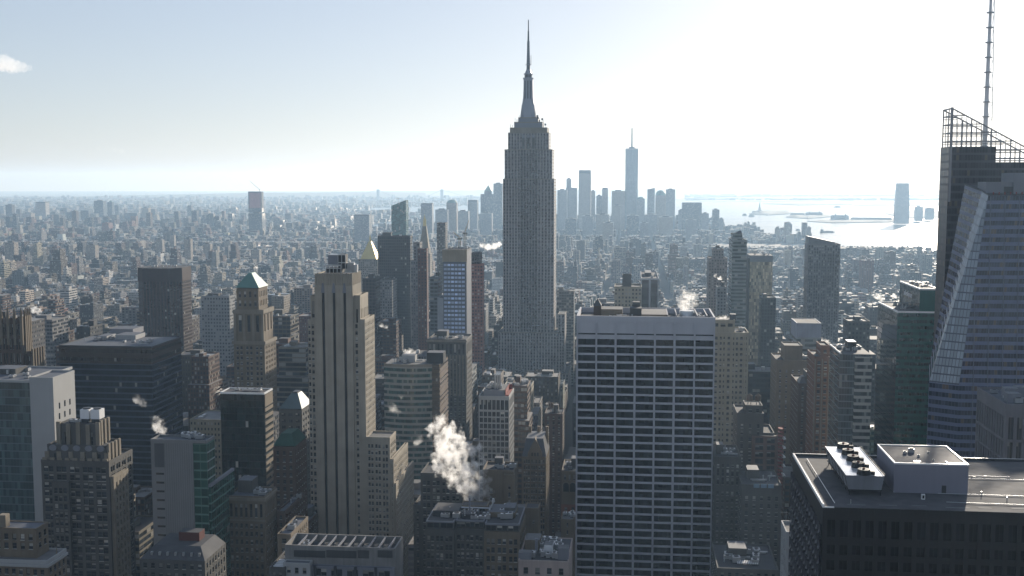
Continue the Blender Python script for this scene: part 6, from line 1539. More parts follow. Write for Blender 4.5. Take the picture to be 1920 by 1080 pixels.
far('twin topped dark slab beside the tallest skyline tower', 1147, 1172, 358, 5900, 1, None, group=G_DT, noun='the twin slab below the tallest tower')
far('low dark slab right under the tallest skyline tower', 1194, 1209, 373, 5850, 0, ('dome', 369), group=G_DT)
far('pale glass tower with a dark cap left of the tallest skyline tower', 1085, 1108, 325, 5700, 4, ('cap', 319), group=G_DT, noun='the dark capped pale tower')
far('slim grey tower attached to the dark capped pale tower', 1108, 1116, 358, 5800, 0, None, group=G_DT)
far('broad grey stepped tower beside the great mast topped skyscraper', 1045, 1063, 356, 5900, 0, None, group=G_DT, tiers=())
far('stepped skyline tower with a square turret, second from the great skyscraper', 1061, 1082, 352, 6050, 0, None, group=G_DT, tiers=((1062, 1071, 335),), noun='the square turreted tower')
far('dark slim tower with a notched top between the pale tower and the tallest tower', 1118, 1129, 367, 5900, 2, None, group=G_DT)
far('slim skyline tower with a narrow cap beside the notched dark one', 1129, 1140, 355, 6000, 0, ('cap', 352), group=G_DT)
far('slim pale tower standing alone just right of the tallest skyline tower', 1214, 1228, 355, 5700, 3, ('slope', 352), group=G_DT)
far('domed green crowned tower in the waterfront group', 1229, 1249, 366, 5950, 1, ('dome', 356.5), group=G_DT, noun='the domed waterfront tower')
far('flat topped slab touching the domed waterfront tower', 1249, 1266, 355, 5900, 0, None, group=G_DT)
far('broad dark stepped block at the edge of the water', 1279, 1316, 381, 5500, 2, ('cap', 379.5), group=G_DT, tiers=(), noun='the broad waterfront block')
far('lower shoulder of pale blocks leaning on the broad waterfront block', 1272, 1281, 394, 5520, 0, None, group=G_DT)
far('squat grey block between the broad waterfront block and the last towers', 1316, 1329, 400, 5450, 0, None, group=G_DT)
far('slim tower last but one along the waterfront', 1336, 1349, 393, 5300, 2, None, group=G_DT)
far('short slim tower at the very end of the waterfront row', 1349, 1357, 410, 5250, 0, None, group=G_DT)
far('dark stepped tower with a pointed top left of the great skyscraper', 901, 925, 364, 6000, 2, ('spire', 347), group=G_DT, tiers=((908, 922, 358),), noun='the pointed top tower')
far('flat topped slab half hidden by the great mast topped skyscraper', 925, 942, 344, 5900, 2, None, group=G_DT)
far('square block with a low cap left of the pointed top tower', 877, 895, 378, 5800, 0, ('cap', 375), group=G_DT)
far('domed stepped block above the bright windowed tower', 837, 856, 380, 5200, 1, ('dome', 374), group=G_DT)
far('broad low grey block left of the domed stepped block', 816, 839, 393, 5100, 0, None, group=G_DT)
far('pale slab with a notched top behind the slender clock tower', 789, 810, 383, 4700, 0, ('cap', 381), group=G_DT, noun='the notched pale slab')
far('isolated grey slab by the river between the crane tower and the slanted glass tower', 664, 692, 404, 4300, 0, ('cap', 402), noun='the lone riverside slab')
far('broad low tower mass above the roofs right of the pointed top tower', 856, 878, 396, 5400, 0, None, group=G_DT)
far('brown block standing before the twin slab of the skyline', 1150, 1164, 385, 5400, 1, None, group=G_DT)
for i, (a, b, v, D, k, lab) in enumerate(((1092, 1112, 405, 5000, 0, 'low grey block at the foot of the dark capped pale tower'), (1118, 1142, 402, 5100, 1, 'low tan block at the foot of the notched dark tower'), (1176, 1198, 404, 5000, 2, 'low dark block in front of the tallest skyline tower'), (1210, 1232, 402, 5100, 0, 'low grey block under the lone slim pale tower'), (1236, 1262, 407, 4900, 1, 'low tan block under the domed waterfront tower'), (1060, 1080, 410, 4900, 2, 'low dark block under the square turreted tower'), (1286, 1306, 412, 4700, 0, 'low grey block in front of the broad waterfront block'), (900, 922, 400, 5200, 0, 'low grey block under the pointed top tower'), (1130, 1150, 418, 4500, 1, 'small tan block below the skyline gap'), (1200, 1216, 418, 4500, 0, 'small grey block before the waterfront group'))):
    far(lab, a, b, v, D, k, None, group=G_DT, vb=440, name='office_block')
# riverside construction tower
h = far('slim tower under construction with pink wrapped upper floors', 466, 491, 400, 5200, 6, None, name='unfinished_tower', noun='the pink topped tower', vb=440)
x0, x1, y0, y1, z1 = h.dims(466, 491, 400, 0, L=26); za = h.xz(478, 390)[1]; zb = h.xz(478, 359)[1]
B = MB(); B.box(x0, x1, 0, 28, z1 + 5.2, za, bay=4, fl=4); B.build('wall', F_FAR[6], h.root)
B = MB(); B.box(x0 + 6, x1 - 4, -.6, 28, za, zb - 6); B.build('pink_wrap', wall('pink_wrap', (.42, .20, .20)), h.root)
B = MB(); B.box(x0, x0 + 5.9, 0, 28, za + .01, zb); B.box(x1 - 3.9, x1, 0, 28, za + .01, zb); B.box(x0 + 6, x1 - 4, 0, 28, zb - 5.9, zb); B.build('concrete_frame', wall('frame_grey', (.16, .16, .17)), h.root)
B = MB(); B.tube((x1 - 12, 10, zb), (x1 - 12, 10, zb + 12), 1, 4); B.tube((x1 - 12, 10, zb + 8), (x0 + 8, 10, zb + 46), .9, 4); B.build('crane', DARKM, h.root)
# the waterfront tower across the harbour
h = far('rounded glass tower standing alone across the bright harbour', 1679.5, 1705.5, 384, 6900, 0, None, name='rounded_tower', noun='the lone harbour tower', vb=425, d=45)
x0, x1, _, _, z1 = h.dims(1679.5, 1705.5, 384, 0, L=45); za = h.xz(1692, 352)[1]; zb = h.xz(1692, 343.5)[1]; q = 5
B = MB(); B.hexa([(x0 + 1, 0, z1 - .1), (x1 - 1, 0, z1 - .1), (x1 - 1, 45, z1 - .1), (x0 + 1, 45, z1 - .1)], [(x0 + q, 4, za), (x1 - q, 4, za), (x1 - q, 41, za), (x0 + q, 41, za)], bay=4, fl=4); B.hexa([(x0 + q, 4, za), (x1 - q, 4, za), (x1 - q, 41, za), (x0 + q, 41, za)], [(x0 + q + 2, 4, zb), (x1 - q - 2, 4, zb), (x1 - q - 2, 41, zb), (x0 + q + 2, 41, zb)], bay=4, fl=4); B.build('upper_block', F_FAR[0], h.root)
far('smaller tower in the glare right of the lone harbour tower', 1717, 1731, 388, 7400, 0, None)
far('faint block in the glare beside the crystalline glass tower', 1737, 1752, 390, 7600, 0, None)
# towers of the far left skyline
G_L = 'towers of the far river skyline'
LS = [(10, 22, 384, 0, 'slim dark'), (30, 37, 394, 0, 'narrow grey'), (40, 58, 400, 1, 'broad low tan'), (66, 85, 380, 4, 'tall sunlit edged pale'), (92, 104, 398, 0, 'squat grey'), (113, 125, 392, 0, 'stepped grey'), (125, 144, 398, 2, 'broad stepped dark'), (151, 166, 396, 0, 'plain grey'), (176, 193, 376.5, 2, 'tallest dark flat topped'), (201, 210, 379, 2, 'slim pointed dark'), (215, 222, 385, 2, 'slim short dark'), (233, 257, 401, 0, 'broad grey'), (265, 278, 390, 1, 'brown square topped'), (278, 291, 394, 0, 'grey square topped'), (312, 326, 403, 1, 'small tan'), (351, 359, 386.5, 2, 'slim flag topped'), (364, 377, 394, 0, 'stepped grey green'), (377, 391, 397, 1, 'sunlit edged tan'), (402, 414, 402, 4, 'pale'), (414, 424, 404, 0, 'grey twin')]
for i, (a, b, v, k, ad) in enumerate(LS):
    nb_ = LS[i - 1][4] if i else None
    far(f'{ad} tower of the far river skyline' + (f', after the {nb_} one' if nb_ else ', first in the row'), a, b, v, 7000 + (i * 137) % 700, {0: 6, 2: 5}.get(k, k), ('spire', v - 2.5) if 'pointed' in ad else ('cap', v - 1.6) if i % 2 else None, group=G_L, vb=440)
# brick housing slabs on this side of the river
HS = [(8, 26, 455), (56, 78, 464), (86, 104, 462), (114, 136, 458), (140, 158, 464), (161, 178, 460), (62, 82, 486), (292, 304, 449), (318, 326, 441), (345, 357, 448), (380, 394, 458), (396, 408, 462), (420, 432, 452), (470, 486, 468), (505, 516, 470), (540, 552, 466), (232, 262, 452), (440, 452, 470)]
GH = 'brick housing slabs by the river'
for i, (a, b, v) in enumerate(HS):
    far(('sunlit ' if i % 3 else 'shaded ') + ('brick' if i % 2 else 'tan') + ' housing slab by the river, ' + ('first in its row' if i == 0 else f'under the {LS[min(range(len(LS)), key=lambda q: abs(LS[q][0] - a))][4]} far tower' if a < 430 else 'below the pink topped tower' if a < 490 else 'beyond the tall striped tower' if a < 530 else 'beside the tall striped tower crown') + (', lower one' if v > 480 else ', slim one' if b - a < 13 else ''), a, b, v, 3300 + (i * 211) % 900, 1, None, name='housing_slab', group=GH, vb=520)
# ================================================================ the blocks between: every lot of the street grid
CITYF = facade('city_facade', (1, 1, 1), attr=True, blind=.2, var=.35)
g = NG('city_roof')
ra = g.n('ShaderNodeAttribute', attribute_name='rnd').outputs['Fac']; ca = g.n('ShaderNodeAttribute', attribute_name='col').outputs['Color']
nn = g.noise(0.2, 3)
shiny = g.math('GREATER_THAN', g.math('FRACT', g.math('MULTIPLY', ra, 17.3)), 0.92)
CITYR = g.set(col=g.mul(ca, g.math('ADD', g.math('MULTIPLY', nn, .7), .6)), rough=g.mixf(shiny, .8, .28), metal=g.mixf(shiny, 0.0, .55), spec=.4)
PAL = [('brick', (.19, .095, .07)), ('brick', (.22, .12, .085)), ('brown', (.16, .105, .075)), ('tan', (.34, .28, .21)), ('tan', (.30, .25, .19)), ('grey', (.24, .235, .225)), ('grey', (.20, .20, .20)), ('pale', (.44, .42, .38)), ('white', (.52, .51, .48)), ('dark', (.07, .072, .08)), ('cream', (.42, .37, .28))]
RFC = [(.05, .05, .055), (.07, .07, .072), (.10, .10, .10), (.14, .14, .142), (.19, .19, .19), (.14, .132, .12)]
cg, sg = cos(TH), sin(TH)
def g2w(s, a): return (s * cg + a * sg, -s * sg + a * cg)
def w2g(x, y): return (x * cg - y * sg, x * sg + y * cg)
FOOT = []
for o_ in [h_ for h_ in []]: pass
def pip(p, poly):
    x, y = p; r = False; n = len(poly)
    for i in range(n):
        a, b = poly[i], poly[(i + 1) % n]
        if (a[1] > y) != (b[1] > y) and x < (b[0] - a[0]) * (y - a[1]) / (b[1] - a[1]) + a[0]: r = not r
    return r
FOOTS = [(min(w2g(*p)[0] for p in f) - 2, max(w2g(*p)[0] for p in f) + 2, min(w2g(*p)[1] for p in f) - 2, max(w2g(*p)[1] for p in f) + 2) for f in ALLFOOT]
HR = np.array(HERO_RECTS)
HR[HR[:, 3] > 1055, 3] = 1160
R = random.Random(3)
def vlim(u, D):
    if D > 4700: return 398 + R.random() * 30
    if D < 2600 and u < 1760: return 535 + R.random() * 40
    if u < 700: return 452
    if u < 1340: return 436
    return 462 if D > 2500 else 456
lots = []     # (s0, s1, a0, a1, h, colour index, D, u0, v, u1)
def try_lot(s0, s1, a0, a1, hh, zone):
    x, y = g2w((s0 + s1) / 2, a0)
    if y < 250: return
    p0 = proj(*g2w(s0, a0), hh); p1 = proj(*g2w(s1, a0), hh)
    if not p0 or not p1 or p1[0] < -60 or p0[0] > W0 + 60: return
    if proj(x, y, 0)[1] < 0: return
    for f in FOOTS:
        if s1 > f[0] and s0 < f[1] and a1 > f[2] and a0 < f[3]: return
    u0, u1 = p0[0] - 1, p1[0] + 1
    um = (u0 + u1) / 2
    lim = vlim(um, y)
    m = (HR[:, 4] > y - 20) & (HR[:, 0] < u1 + 1) & (HR[:, 2] > u0 - 1)
    if m.any(): lim = max(lim, HR[m, 3].max() if y < 2600 else min(HR[m, 3].max(), 440))
    # height that keeps the roof under that line
    d = ray(um, lim); t = y / d[1]; zmax = EYE + d[2] * t - 2
    hh = min(hh, zmax * (.86 + .14 * R.random()))
    if hh < 7: return
    p = proj(x, y, hh)
    if p[1] > H0 + 25: return
    lots.append((s0, s1, a0, a1, hh, R.randrange(len(PAL)), y, u0, p[1], u1))
AVE = 138.0; ST = 79.0
s = -4200.0
S0 = []
while s < 3200: S0.append(s); s += AVE
a = 300.0
while a < 6900:
    for s_ in S0:
        bs0, bs1 = s_ + 11, s_ + AVE - 11
        c = g2w((bs0 + bs1) / 2, a + 30)
        if not pip(c, MAN): continue
        pc = c[1]
        if abs(c[0]) > pc * .47 + 150: continue
        for row in (0, 1):
            ra0 = a + 8 + row * 32; ra1 = ra0 + 30.5
            q = bs0
            while q < bs1 - 10:
                w = R.uniform(14, 40) if pc < 1500 else R.uniform(9, 32)
                e = min(q + w, bs1)
                if pc < 1000: hh = R.lognormvariate(math.log(62), .42)
                elif pc < 1900: hh = R.lognormvariate(math.log(44), .45)
                elif pc < 2600: hh = R.lognormvariate(math.log(27), .45)
                elif pc < 5000: hh = R.lognormvariate(math.log(17), .38) * (1 if R.random() > .035 else 2.6)
                else: hh = R.lognormvariate(math.log(62), .5) if -250 < c[0] < 1080 * pc / 6200 else R.lognormvariate(math.log(22), .4)
                if c[0] < -.12 * pc and 1500 < pc < 4600 and R.random() < .022: hh = R.uniform(40, 66)
                if c[0] > 0 and 1900 < pc < 4900 and R.random() < .06: hh = R.uniform(42, 85)
                try_lot(q, e - .6, ra0, ra1, hh, 0)
                q = e
    a += ST
nman = len(lots)
# the far shore: coarser blocks
BK = BKN
k = 0
while k < 30000:
    k += 1
    v = 372 + 92 * R.random() ** 1.4; u = R.uniform(-60, 900)
    x, y = gnd(u, v)
    if not pip((x, y), BK): continue
    w = R.uniform(8, 30) * (1 + y / 16000); dd = R.uniform(10, 30) * (1 + y / 9000); hh = R.lognormvariate(math.log(11), .4)
    if R.random() < .03: hh = R.uniform(25, 60)
    s_, a_ = w2g(x, y); lots.append((s_, s_ + w, a_, a_ + dd, hh, R.choice((0, 1, 2, 3, 4, 5, 7, 8, 10)), y, u, proj(x, y, hh)[1], u + w * F / y))
for k in range(34):
    u = R.uniform(-60, 470); v = R.uniform(424, 440); x, y = gnd(u, v); hh = R.uniform(45, 100); w = R.uniform(18, 34)
    s_, a_ = w2g(x, y); lots.append((s_, s_ + w, a_, a_ + 28, hh, R.choice((9, 9, 6, 2)), y, u, proj(x, y, hh)[1], u + w * F / y))
for k in range(900):
    u = R.uniform(1280, 1900); v = 366 + 10 * R.random(); x, y = gnd(u, v); hh = R.uniform(8, 26); w = R.uniform(30, 160)
    s_, a_ = w2g(x, y); lots.append((s_, s_ + w, a_, a_ + 60, hh, R.randrange(9), y, u, 370, u + 2))
# which of them show largest: a coarse depth picture, near ones first
SX, SY = 480, 270
zb_ = np.full((SY, SX), -1, dtype=np.int32)
ev = [(r[4], r[0], r[1], r[2], r[3], -2) for r in HERO_RECTS] + [(l[6], l[7], l[8], l[9], 1080, i) for i, l in enumerate(lots)]
ev.sort(key=lambda e: e[0])
seen = {}
for D_, u0, v0, u1, v1, i in ev:
    a0, a1, b0, b1 = max(0, int(u0 / 4)), min(SX, int(ceil(u1 / 4))), max(0, int(v0 / 4)), min(SY, int(ceil(v1 / 4)))
    if a1 <= a0 or b1 <= b0: continue
    w_ = zb_[b0:b1, a0:a1]; m = w_ == -1
    c = int(m.sum())
    if c:
        w_[m] = i
        if i >= 0: seen[i] = c
big = sorted(seen, key=lambda i: -seen[i])[:290]
bigset = set(big)
def lot_geo(B, l, R, local=False):
    s0, s1, a0, a1, hh, ci, D_ = l[:7]
    bay_ = R.choice((2.4, 2.9, 3.4, 4.2, 5.2)); fl_ = R.uniform(3.2, 4.3); kk = R.choice((.2, .26, .32, .4, .55, .75) if D_ < 1500 else (.28, .34, .4, .5, .62, .8, 1.15) if D_ < 8500 else (.5, .62, .75)); col = tuple(c_ * kk * R.uniform(.96, 1.04) for c_ in PAL[ci][1]); rnd = R.random(); rc = RFC[R.randrange(6)]  # wall tone set by distance: near lots darkened, farthest paled in place of haze
    ox, oy = (s0, a0) if local else (0, 0)
    def bx(p0, p1, q0, q1, z0, z1, win=True, rcol=None, r=None):
        P = []
        for (s_, a_) in ((p0, q0), (p1, q0), (p1, q1), (p0, q1)): P.append((s_ - ox, a_ - oy) if local else g2w(s_, a_))
        b = [(p[0], p[1], z0) for p in P]; t = [(p[0], p[1], z1) for p in P]
        B.hexa(b, t, 0 if win else 1, 1, rnd if r is None else r, col if win else (rcol or col), bay_ if win else None, fl_, ctop=rcol or rc)
    feats = []
    if hh > 38 and R.random() < .55:
        k = R.uniform(.55, .85); i_ = (s1 - s0) * R.uniform(.08, .2); j_ = (a1 - a0) * R.uniform(.08, .25)
        bx(s0, s1, a0, a1, 0, hh * k); bx(s0 + i_, s1 - i_, a0 + j_, a1 - 1, hh * k + .01, hh); e = (s0 + i_, s1 - i_, a0 + j_, a1 - 1); st = True
    else: bx(s0, s1, a0, a1, 0, hh); e = (s0, s1, a0, a1); st = False
    return e, st, rc, col
def roof_bits(B, e, hh, R, bx):
    pass
STB = MB()
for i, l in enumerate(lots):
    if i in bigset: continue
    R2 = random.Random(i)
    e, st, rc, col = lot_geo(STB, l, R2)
    if l[6] < 6000:
        w, d = e[1] - e[0], e[3] - e[2]
        for q in range(R2.choice((1, 1, 2, 3)) if l[6] < 3800 else R2.choice((0, 1, 1))):
            p0 = e[0] + w * R2.uniform(.05, .6); q0 = e[2] + d * R2.uniform(.05, .6); pw = R2.uniform(2.5, 7); pd = R2.uniform(2.5, 7); ph = R2.uniform(2, 5)
            P = [g2w(*p) for p in ((p0, q0), (p0 + pw, q0), (p0 + pw, q0 + pd), (p0, q0 + pd))]
            STB.hexa([(p[0], p[1], l[4] + .01) for p in P], [(p[0], p[1], l[4] + ph) for p in P], 1, 1, R2.random(), R2.choice((col, (.5, .5, .5), (.1, .08, .06))))
# unseen blocks added behind the deck to dim the north fronts and fill reflections
R = random.Random(77)
for ia in range(13):
    for s_ in S0:
        if abs(s_ + 60) > 900: continue
        for row in (0, 1):
            q = s_ + 11
            while q < s_ + AVE - 20:
                w = R.uniform(24, 48); e_ = min(q + w, s_ + AVE - 11); a_ = -1000 + ia * ST + row * 32; hh = R.choice((40, 60, 80, 110, 140, 170)) * R.uniform(.8, 1.2)
                x, y = g2w(q, a_)
                if y < -25 and not (abs(x) < 70 and y > -90):
                    lot_geo(STB, (q, e_ - .6, a_, a_ + 30, hh, R.randrange(len(PAL)), y), R)
                q = e_
tag(STB.build('distant_and_unseen_blocks', [CITYF, CITYR]), kind='stuff')
# wording: colour, height, roof, and the two named towers it stands between in the picture
LAND.sort()
def between(u, v):
    L = [q for q in LAND if abs(q[1] - v) < 260]
    a = [q for q in L if q[0] < u - 4]; b = [q for q in L if q[0] > u + 4]
    A = min(a, key=lambda q: (u - q[0]) + .6 * abs(q[1] - v)) if a else None; Bq = min(b, key=lambda q: (q[0] - u) + .6 * abs(q[1] - v)) if b else None
    return A, Bq
recs = []
for i in big:
    l = lots[i]; R2 = random.Random(i); hh = l[4]
    nm = 'apartment_block' if PAL[l[5]][0] in ('brick', 'brown') else 'office_block' if hh > 30 else 'low_building'
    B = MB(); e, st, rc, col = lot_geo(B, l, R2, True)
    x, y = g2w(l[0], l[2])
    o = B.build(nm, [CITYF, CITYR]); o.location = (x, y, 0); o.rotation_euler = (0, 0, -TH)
    e = (e[0] - l[0], e[1] - l[0], e[2] - l[2], e[3] - l[2]); w, d = e[1] - e[0], e[3] - e[2]
    P = MB(); t = .4
    for (p0, p1, q0, q1) in ((e[0] - .05, e[1] + .05, e[2] - .05, e[2] + t), (e[0] - .05, e[1] + .05, e[3] - t, e[3] + .05), (e[0] - .05, e[0] + t, e[2] + t, e[3] - t), (e[1] - t, e[1] + .05, e[2] + t, e[3] - t)): P.box(p0, p1, q0, q1, hh - .3, hh + .9, 1, r=.1, c=col, ctop=col)
    P.build('parapet', [CITYF, CITYR], o)
    pw, pd, ph = w * R2.uniform(.2, .4), d * R2.uniform(.25, .4), R2.uniform(3, 5.5); p0 = e[0] + (w - pw) * R2.uniform(.1, .9); q0 = e[2] + (d - pd) * R2.uniform(.2, .9)
    P = MB(); P.box(p0, p0 + pw, q0, q0 + pd, hh + .01, hh + ph, 1, r=R2.random() * .7, c=col, ctop=rc); P.build('bulkhead', [CITYF, CITYR], o)
    tank = R2.random() < .45 and hh < 90
    if tank:
        P = MB(); tx, ty = e[0] + w * R2.uniform(.15, .85), e[2] + d * .2
        for k in range(4): aa = pi / 4 + k * pi / 2; P.tube((tx + 1.2 * cos(aa), ty + 1.2 * sin(aa), hh), (tx + 1.2 * cos(aa), ty + 1.2 * sin(aa), hh + 2.6), .15, 4, 1)
        P.cyl(tx, ty, hh + 2.5, hh + 5.6, 1.7, 1.65, 10); P.cyl(tx, ty, hh + 5.6, hh + 7, 1.8, .1, 10); P.build('water_tank', [WOOD, STEEL], o)
    nmach = R2.choice((1, 2, 3, 4)) if l[6] < 1800 else 1
    for k in range(nmach):
        P = MB(); mx, my = e[0] + w * R2.uniform(.05, .8), e[2] + d * R2.uniform(.05, .7); mw, md = R2.uniform(1.5, 4), R2.uniform(1.5, 4)
        P.box(mx, mx + mw, my, my + md, hh + .02, hh + R2.uniform(1, 2.2)); P.build('air_handler', STEEL, o)
    A, Bq = between((l[7] + l[9]) / 2, l[8])
    size = 'tall' if hh > 75 else 'mid height' if hh > 40 else 'low'
    recs.append([o, f"{size} {PAL[l[5]][0]} {'stepped ' if st else ''}block{' with tank' if tank else ''}", A, Bq, l])
by = {}
for r in recs:
    A, Bq = r[2], r[3]
    rel = f"between {A[3]} and {Bq[3]}" if A and Bq else f"beside {(A or Bq)[3]}" if (A or Bq) else 'by the river'
    r.append(rel); by.setdefault((r[1], rel), []).append(r)
ORD = ['', 'second ', 'third ', 'fourth ', 'fifth ', 'sixth ', 'seventh ', 'eighth ', 'ninth ', 'tenth ', 'eleventh ', 'twelfth ']
for (d_, rel), rs in by.items():
    rs.sort(key=lambda r: -r[4][8] )
    for k, r in enumerate(rs):
        pre = '' if len(rs) == 1 else ('nearest ' if k == 0 else ORD[min(k, 11)] + 'nearest ')
        r[0]['label'] = ' '.join((pre + d_ + ' ' + rel).replace(' the ', ' ').split()[:16]); r[0]['category'] = 'building'; r[0]['group'] = 'city blocks between the towers'
# ================================================================ steam, clouds, haze
def vapour(name, dens, aniso=.35, scale=.12, thr=.44, col=(1, 1, 1), soft=.16):
    m = bpy.data.materials.new(name); m.use_nodes = True; t = m.node_tree; t.nodes.remove(t.nodes['Principled BSDF'])
    v = t.nodes.new('ShaderNodeVolumePrincipled'); t.links.new(v.outputs[0], t.nodes['Material Output'].inputs['Volume'])
    v.inputs['Color'].default_value = (*col, 1); v.inputs['Anisotropy'].default_value = aniso
    tc = t.nodes.new('ShaderNodeTexCoord'); n = t.nodes.new('ShaderNodeTexNoise'); n.inputs['Scale'].default_value = scale; n.inputs['Detail'].default_value = 4; n.inputs['Roughness'].default_value = .62
    t.links.new(tc.outputs['Object'], n.inputs['Vector'])
    mr = t.nodes.new('ShaderNodeMapRange'); mr.inputs[1].default_value = thr; mr.inputs[2].default_value = thr + soft; mr.inputs[3].default_value = 0; mr.inputs[4].default_value = dens
    t.links.new(n.outputs[0], mr.inputs[0]); t.links.new(mr.outputs[0], v.inputs['Density'])
    return m
def puff(name, label, cat, D, balls, mat, sub=.35, kind=None, amp=.62, group=None):
    """balls: (u, v, radius in picture pixels, depth offset in metres)"""
    c = at(balls[0][0], balls[0][1], D)
    bm_v, bm_f = [], []
    import bmesh
    bm = bmesh.new()
    for (u, v, r, dy) in balls:
        p = at(u, v, D + dy); rr = 1.3 * r / F * D
        g_ = bmesh.ops.create_icosphere(bm, subdivisions=3, radius=rr)
        for w in g_['verts']: w.co += Vector((p[0] - c[0], p[1] - c[1], p[2] - c[2]))
    me = bpy.data.meshes.new(name); bm.to_mesh(me); bm.free()
    o = bpy.data.objects.new(name, me); COL.objects.link(o); o.location = c
    md = o.modifiers.new('remesh', 'REMESH'); md.mode = 'VOXEL'; md.voxel_size = max(.25, sub * balls[0][2] / F * D)
    dg = bpy.context.evaluated_depsgraph_get(); me2 = bpy.data.meshes.new_from_object(o.evaluated_get(dg)); o.modifiers.clear(); o.data = me2
    s_ = balls[0][2] / F * D
    n_ = [v.normal.copy() for v in me2.vertices]
    for v, nn_ in zip(me2.vertices, n_):
        q = v.co / s_
        v.co += nn_ * s_ * amp * (mnoise.noise(q * 1.6 + Vector((D, 0, 0))) + .55 * mnoise.noise(q * 4.1) + .3 * mnoise.noise(q * 9))
    me2.materials.clear(); me2.materials.append(mat); me2.update()
    return tag(o, label, cat, group, kind)
ST1 = vapour('dense_steam', .85, .5, .26, .47, col=(1, 1, 1), soft=.40)
ST2 = vapour('thin_steam', .25, .45, .22, .46, soft=.3)
ST3 = vapour('far_steam', .10, .5, .06, .36, soft=.2)
GS = 'steam plumes over the roofs'
puff('steam_plume', 'great white steam plume billowing over the glazed penthouse block', 'steam', 488, [(836, 822, 22, 0), (822, 800, 15, 1), (846, 848, 26, 2), (862, 838, 17, 3), (838, 870, 20, 0), (866, 868, 18, 2), (880, 846, 13, 4), (900, 846, 9, 5), (860, 895, 18, 0), (878, 890, 15, 3), (872, 912, 13, 1), (846, 890, 12, 0), (872, 928, 8, 2), (820, 826, 10, 0), (812, 812, 9, 0), (892, 862, 12, 4), (906, 838, 6, 5), (826, 852, 13, 1), (850, 802, 12, 1), (884, 872, 13, 3)], ST1, .16, group=GS)
puff('steam_plume', 'thin grey shaded steam drifting behind the great white steam plume', 'steam', 500, [(896, 905, 18, 0), (906, 925, 14, 0), (884, 925, 14, 0), (900, 885, 12, 0)], ST2, .2, group=GS)
puff('steam_plume', 'white steam puff leaving the roof of the grey panel block', 'steam', 512, [(296, 796, 9, 0), (291, 787, 7, 0), (300, 806, 8, 0), (304, 815, 6, 0), (309, 821, 4, 0), (287, 783, 4, 0)], ST1, .25, group=GS)
puff('steam_plume', 'thin drifting steam puff before the wide banded glass block', 'steam', 560, [(257, 748, 7, 0), (264, 755, 6, 0), (271, 758, 4, 0), (253, 745, 4, 0)], ST2, .3, group=GS)
puff('steam_plume', 'steam rising from the roof of the great white gridded slab', 'steam', 600, [(1287, 562, 13, 0), (1282, 552, 9, 0), (1294, 557, 9, 0), (1287, 573, 12, 0), (1276, 556, 6, 0), (1298, 570, 7, 0)], ST2, .2, group=GS)
puff('steam_plume', 'drifting pale steam puff before the bow fronted green block', 'steam', 600, [(738, 765, 7, 0), (731, 760, 5, 0), (746, 772, 4, 0), (752, 742, 4, 0)], ST2, .3, group=GS)
puff('steam_plume', 'small stray steam puff low on the bow fronted green block', 'steam', 600, [(786, 826, 6, 0), (780, 830, 5, 0), (790, 821, 4, 0)], ST2, .3, group=GS)
puff('steam_plume', 'low steam over the roof of the bow fronted green block', 'steam', 800, [(768, 658, 5, 0), (760, 659, 4, 0), (775, 660, 4, 0)], ST1, .3, group=GS)
puff('steam_plume', 'steam on the roof of the sunlit sided slab', 'steam', 865, [(862, 634, 5, 0), (856, 632, 4, 0), (870, 637, 3.5, 0)], ST1, .3, group=GS)
puff('steam_plume', 'steam wisp over the dark brick slab', 'steam', 780, [(1036, 766, 5, 0), (1028, 760, 4, 0), (1044, 769, 4, 0)], ST1, .3, group=GS)
puff('steam_plume', 'steam on the fan stacks of the black gravel roofed block', 'steam', 300, [(1586, 838, 6, 0), (1578, 832, 5, 0), (1570, 826, 3.5, 0), (1594, 842, 4, 0)], vapour('wispy_steam', .09, .5, .5, .46, soft=.25), .25, group=GS)
puff('steam_plume', 'distant white steam behind the pinnacled gothic tower', 'steam', 1000, [(64, 580, 6, 0), (72, 584, 5, 0), (57, 576, 4, 0)], ST1, .3, group=GS)
puff('steam_plume', 'flat white steam beside the faceted office block roof', 'steam', 900, [(1538, 637, 4, 0), (1546, 641, 4, 0), (1530, 634, 3, 0), (1554, 641, 3, 0)], ST1, .35, group=GS)
puff('steam_plume', 'white steam trailing beside the green glass block', 'steam', 900, [(1646, 556, 5, 0), (1638, 551, 4, 0), (1654, 561, 4, 0), (1677, 555, 4, 0)], ST1, .35, group=GS)
puff('steam_plume', 'far white steam before the downtown skyline by the great skyscraper', 'steam', 3000, [(915, 463, 5, 0), (904, 460, 4, 0), (926, 462, 5, 0), (936, 458, 4, 0)], ST3, .35, group=GS)
puff('steam_plume', 'white steam over the pale stone tower', 'steam', 775, [(1350, 597, 4, 0), (1358, 595, 4, 0), (1343, 597, 3, 0)], ST1, .35, group=GS)
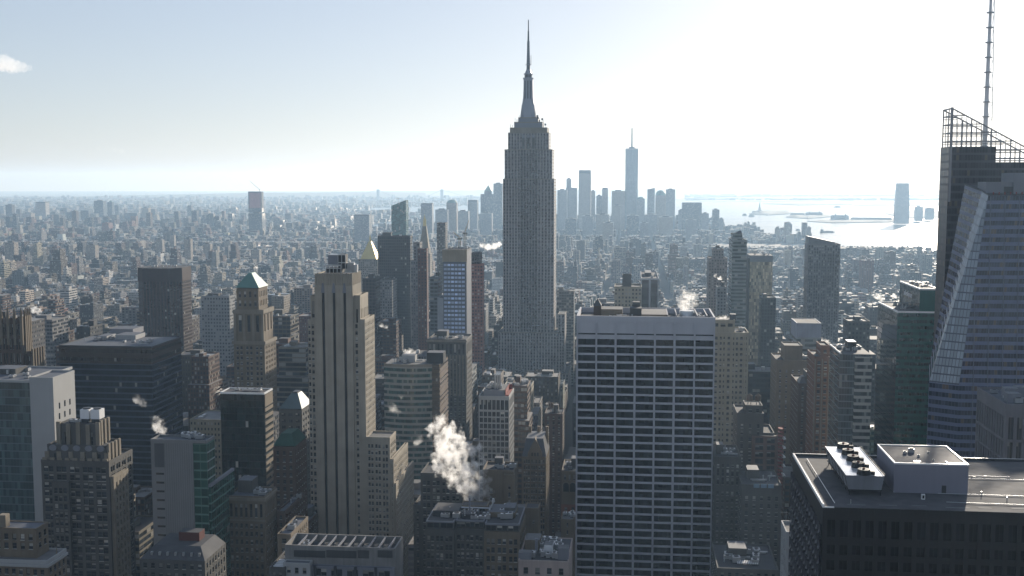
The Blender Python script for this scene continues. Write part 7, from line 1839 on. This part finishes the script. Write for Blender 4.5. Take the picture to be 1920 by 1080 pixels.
puff('steam_plume', 'steam wisp over the brick roofs beside the tall striped tower', 'steam', 900, [(716, 610, 3.5, 0), (709, 607, 3, 0), (724, 613, 3, 0)], ST1, .35, group=GS)
puff('steam_plume', 'small steam puff beside the square headed tower', 'steam', 1300, [(1350, 521, 3.5, 0), (1342, 517, 3, 0)], ST1, .4, group=GS)
CLD = vapour('cloud_vapour', .007, .3, .0016, .34, (1, 1, 1), .25)
puff('cloud', 'small white cloud alone at the edge of the blue sky', 'cloud', 15000, [(18, 122, 12, 0), (2, 118, 13, 0), (34, 124, 9, 0), (46, 127, 6, 0), (-18, 118, 14, 0), (58, 128, 4, 0), (10, 115, 9, 0)], CLD, .25, 'thing')
CL2 = vapour('thin_cloud_vapour', .0009, .3, .0007, .40, (1, 1, 1), .3)
def streak(label, pts, D, ry):
    o = puff('cloud', label, 'cloud', D, [(u, v, r, i * 40) for i, (u, v, r) in enumerate(pts)], CL2, .3, 'thing'); return o
streak('long thin streak of cloud low in the pale sky', [(230, 282, 5), (200, 280, 4), (215, 280, 5), (245, 282, 5), (260, 283, 4.5), (275, 284, 4), (290, 285, 3.5), (305, 286, 3), (185, 279, 3.5), (170, 278, 3), (155, 278, 2.5), (320, 286, 2.5)], 26000, 1)
streak('faint thin cloud band left of the great mast topped skyscraper', [(660, 287, 4), (640, 286, 3.5), (620, 286, 3), (680, 288, 4), (700, 289, 3.5), (720, 290, 3), (740, 291, 2.5), (600, 286, 2.5)], 26000, 1)
# the air itself
m = bpy.data.materials.new('haze_air'); m.use_nodes = True; t = m.node_tree; t.nodes.remove(t.nodes['Principled BSDF'])
v = t.nodes.new('ShaderNodeVolumePrincipled'); t.links.new(v.outputs[0], t.nodes['Material Output'].inputs['Volume'])
v.inputs['Color'].default_value = (.49, .725, 1.0, 1); v.inputs['Absorption Color'].default_value = (.46, .43, .38, 1); v.inputs['Density'].default_value = HAZE; v.inputs['Anisotropy'].default_value = HAZE_G
B = MB(); B.box(-17500, 17500, -3000, 31000, -4.2, 478, bottom=True)
tag(B.build('haze', m), kind='stuff')
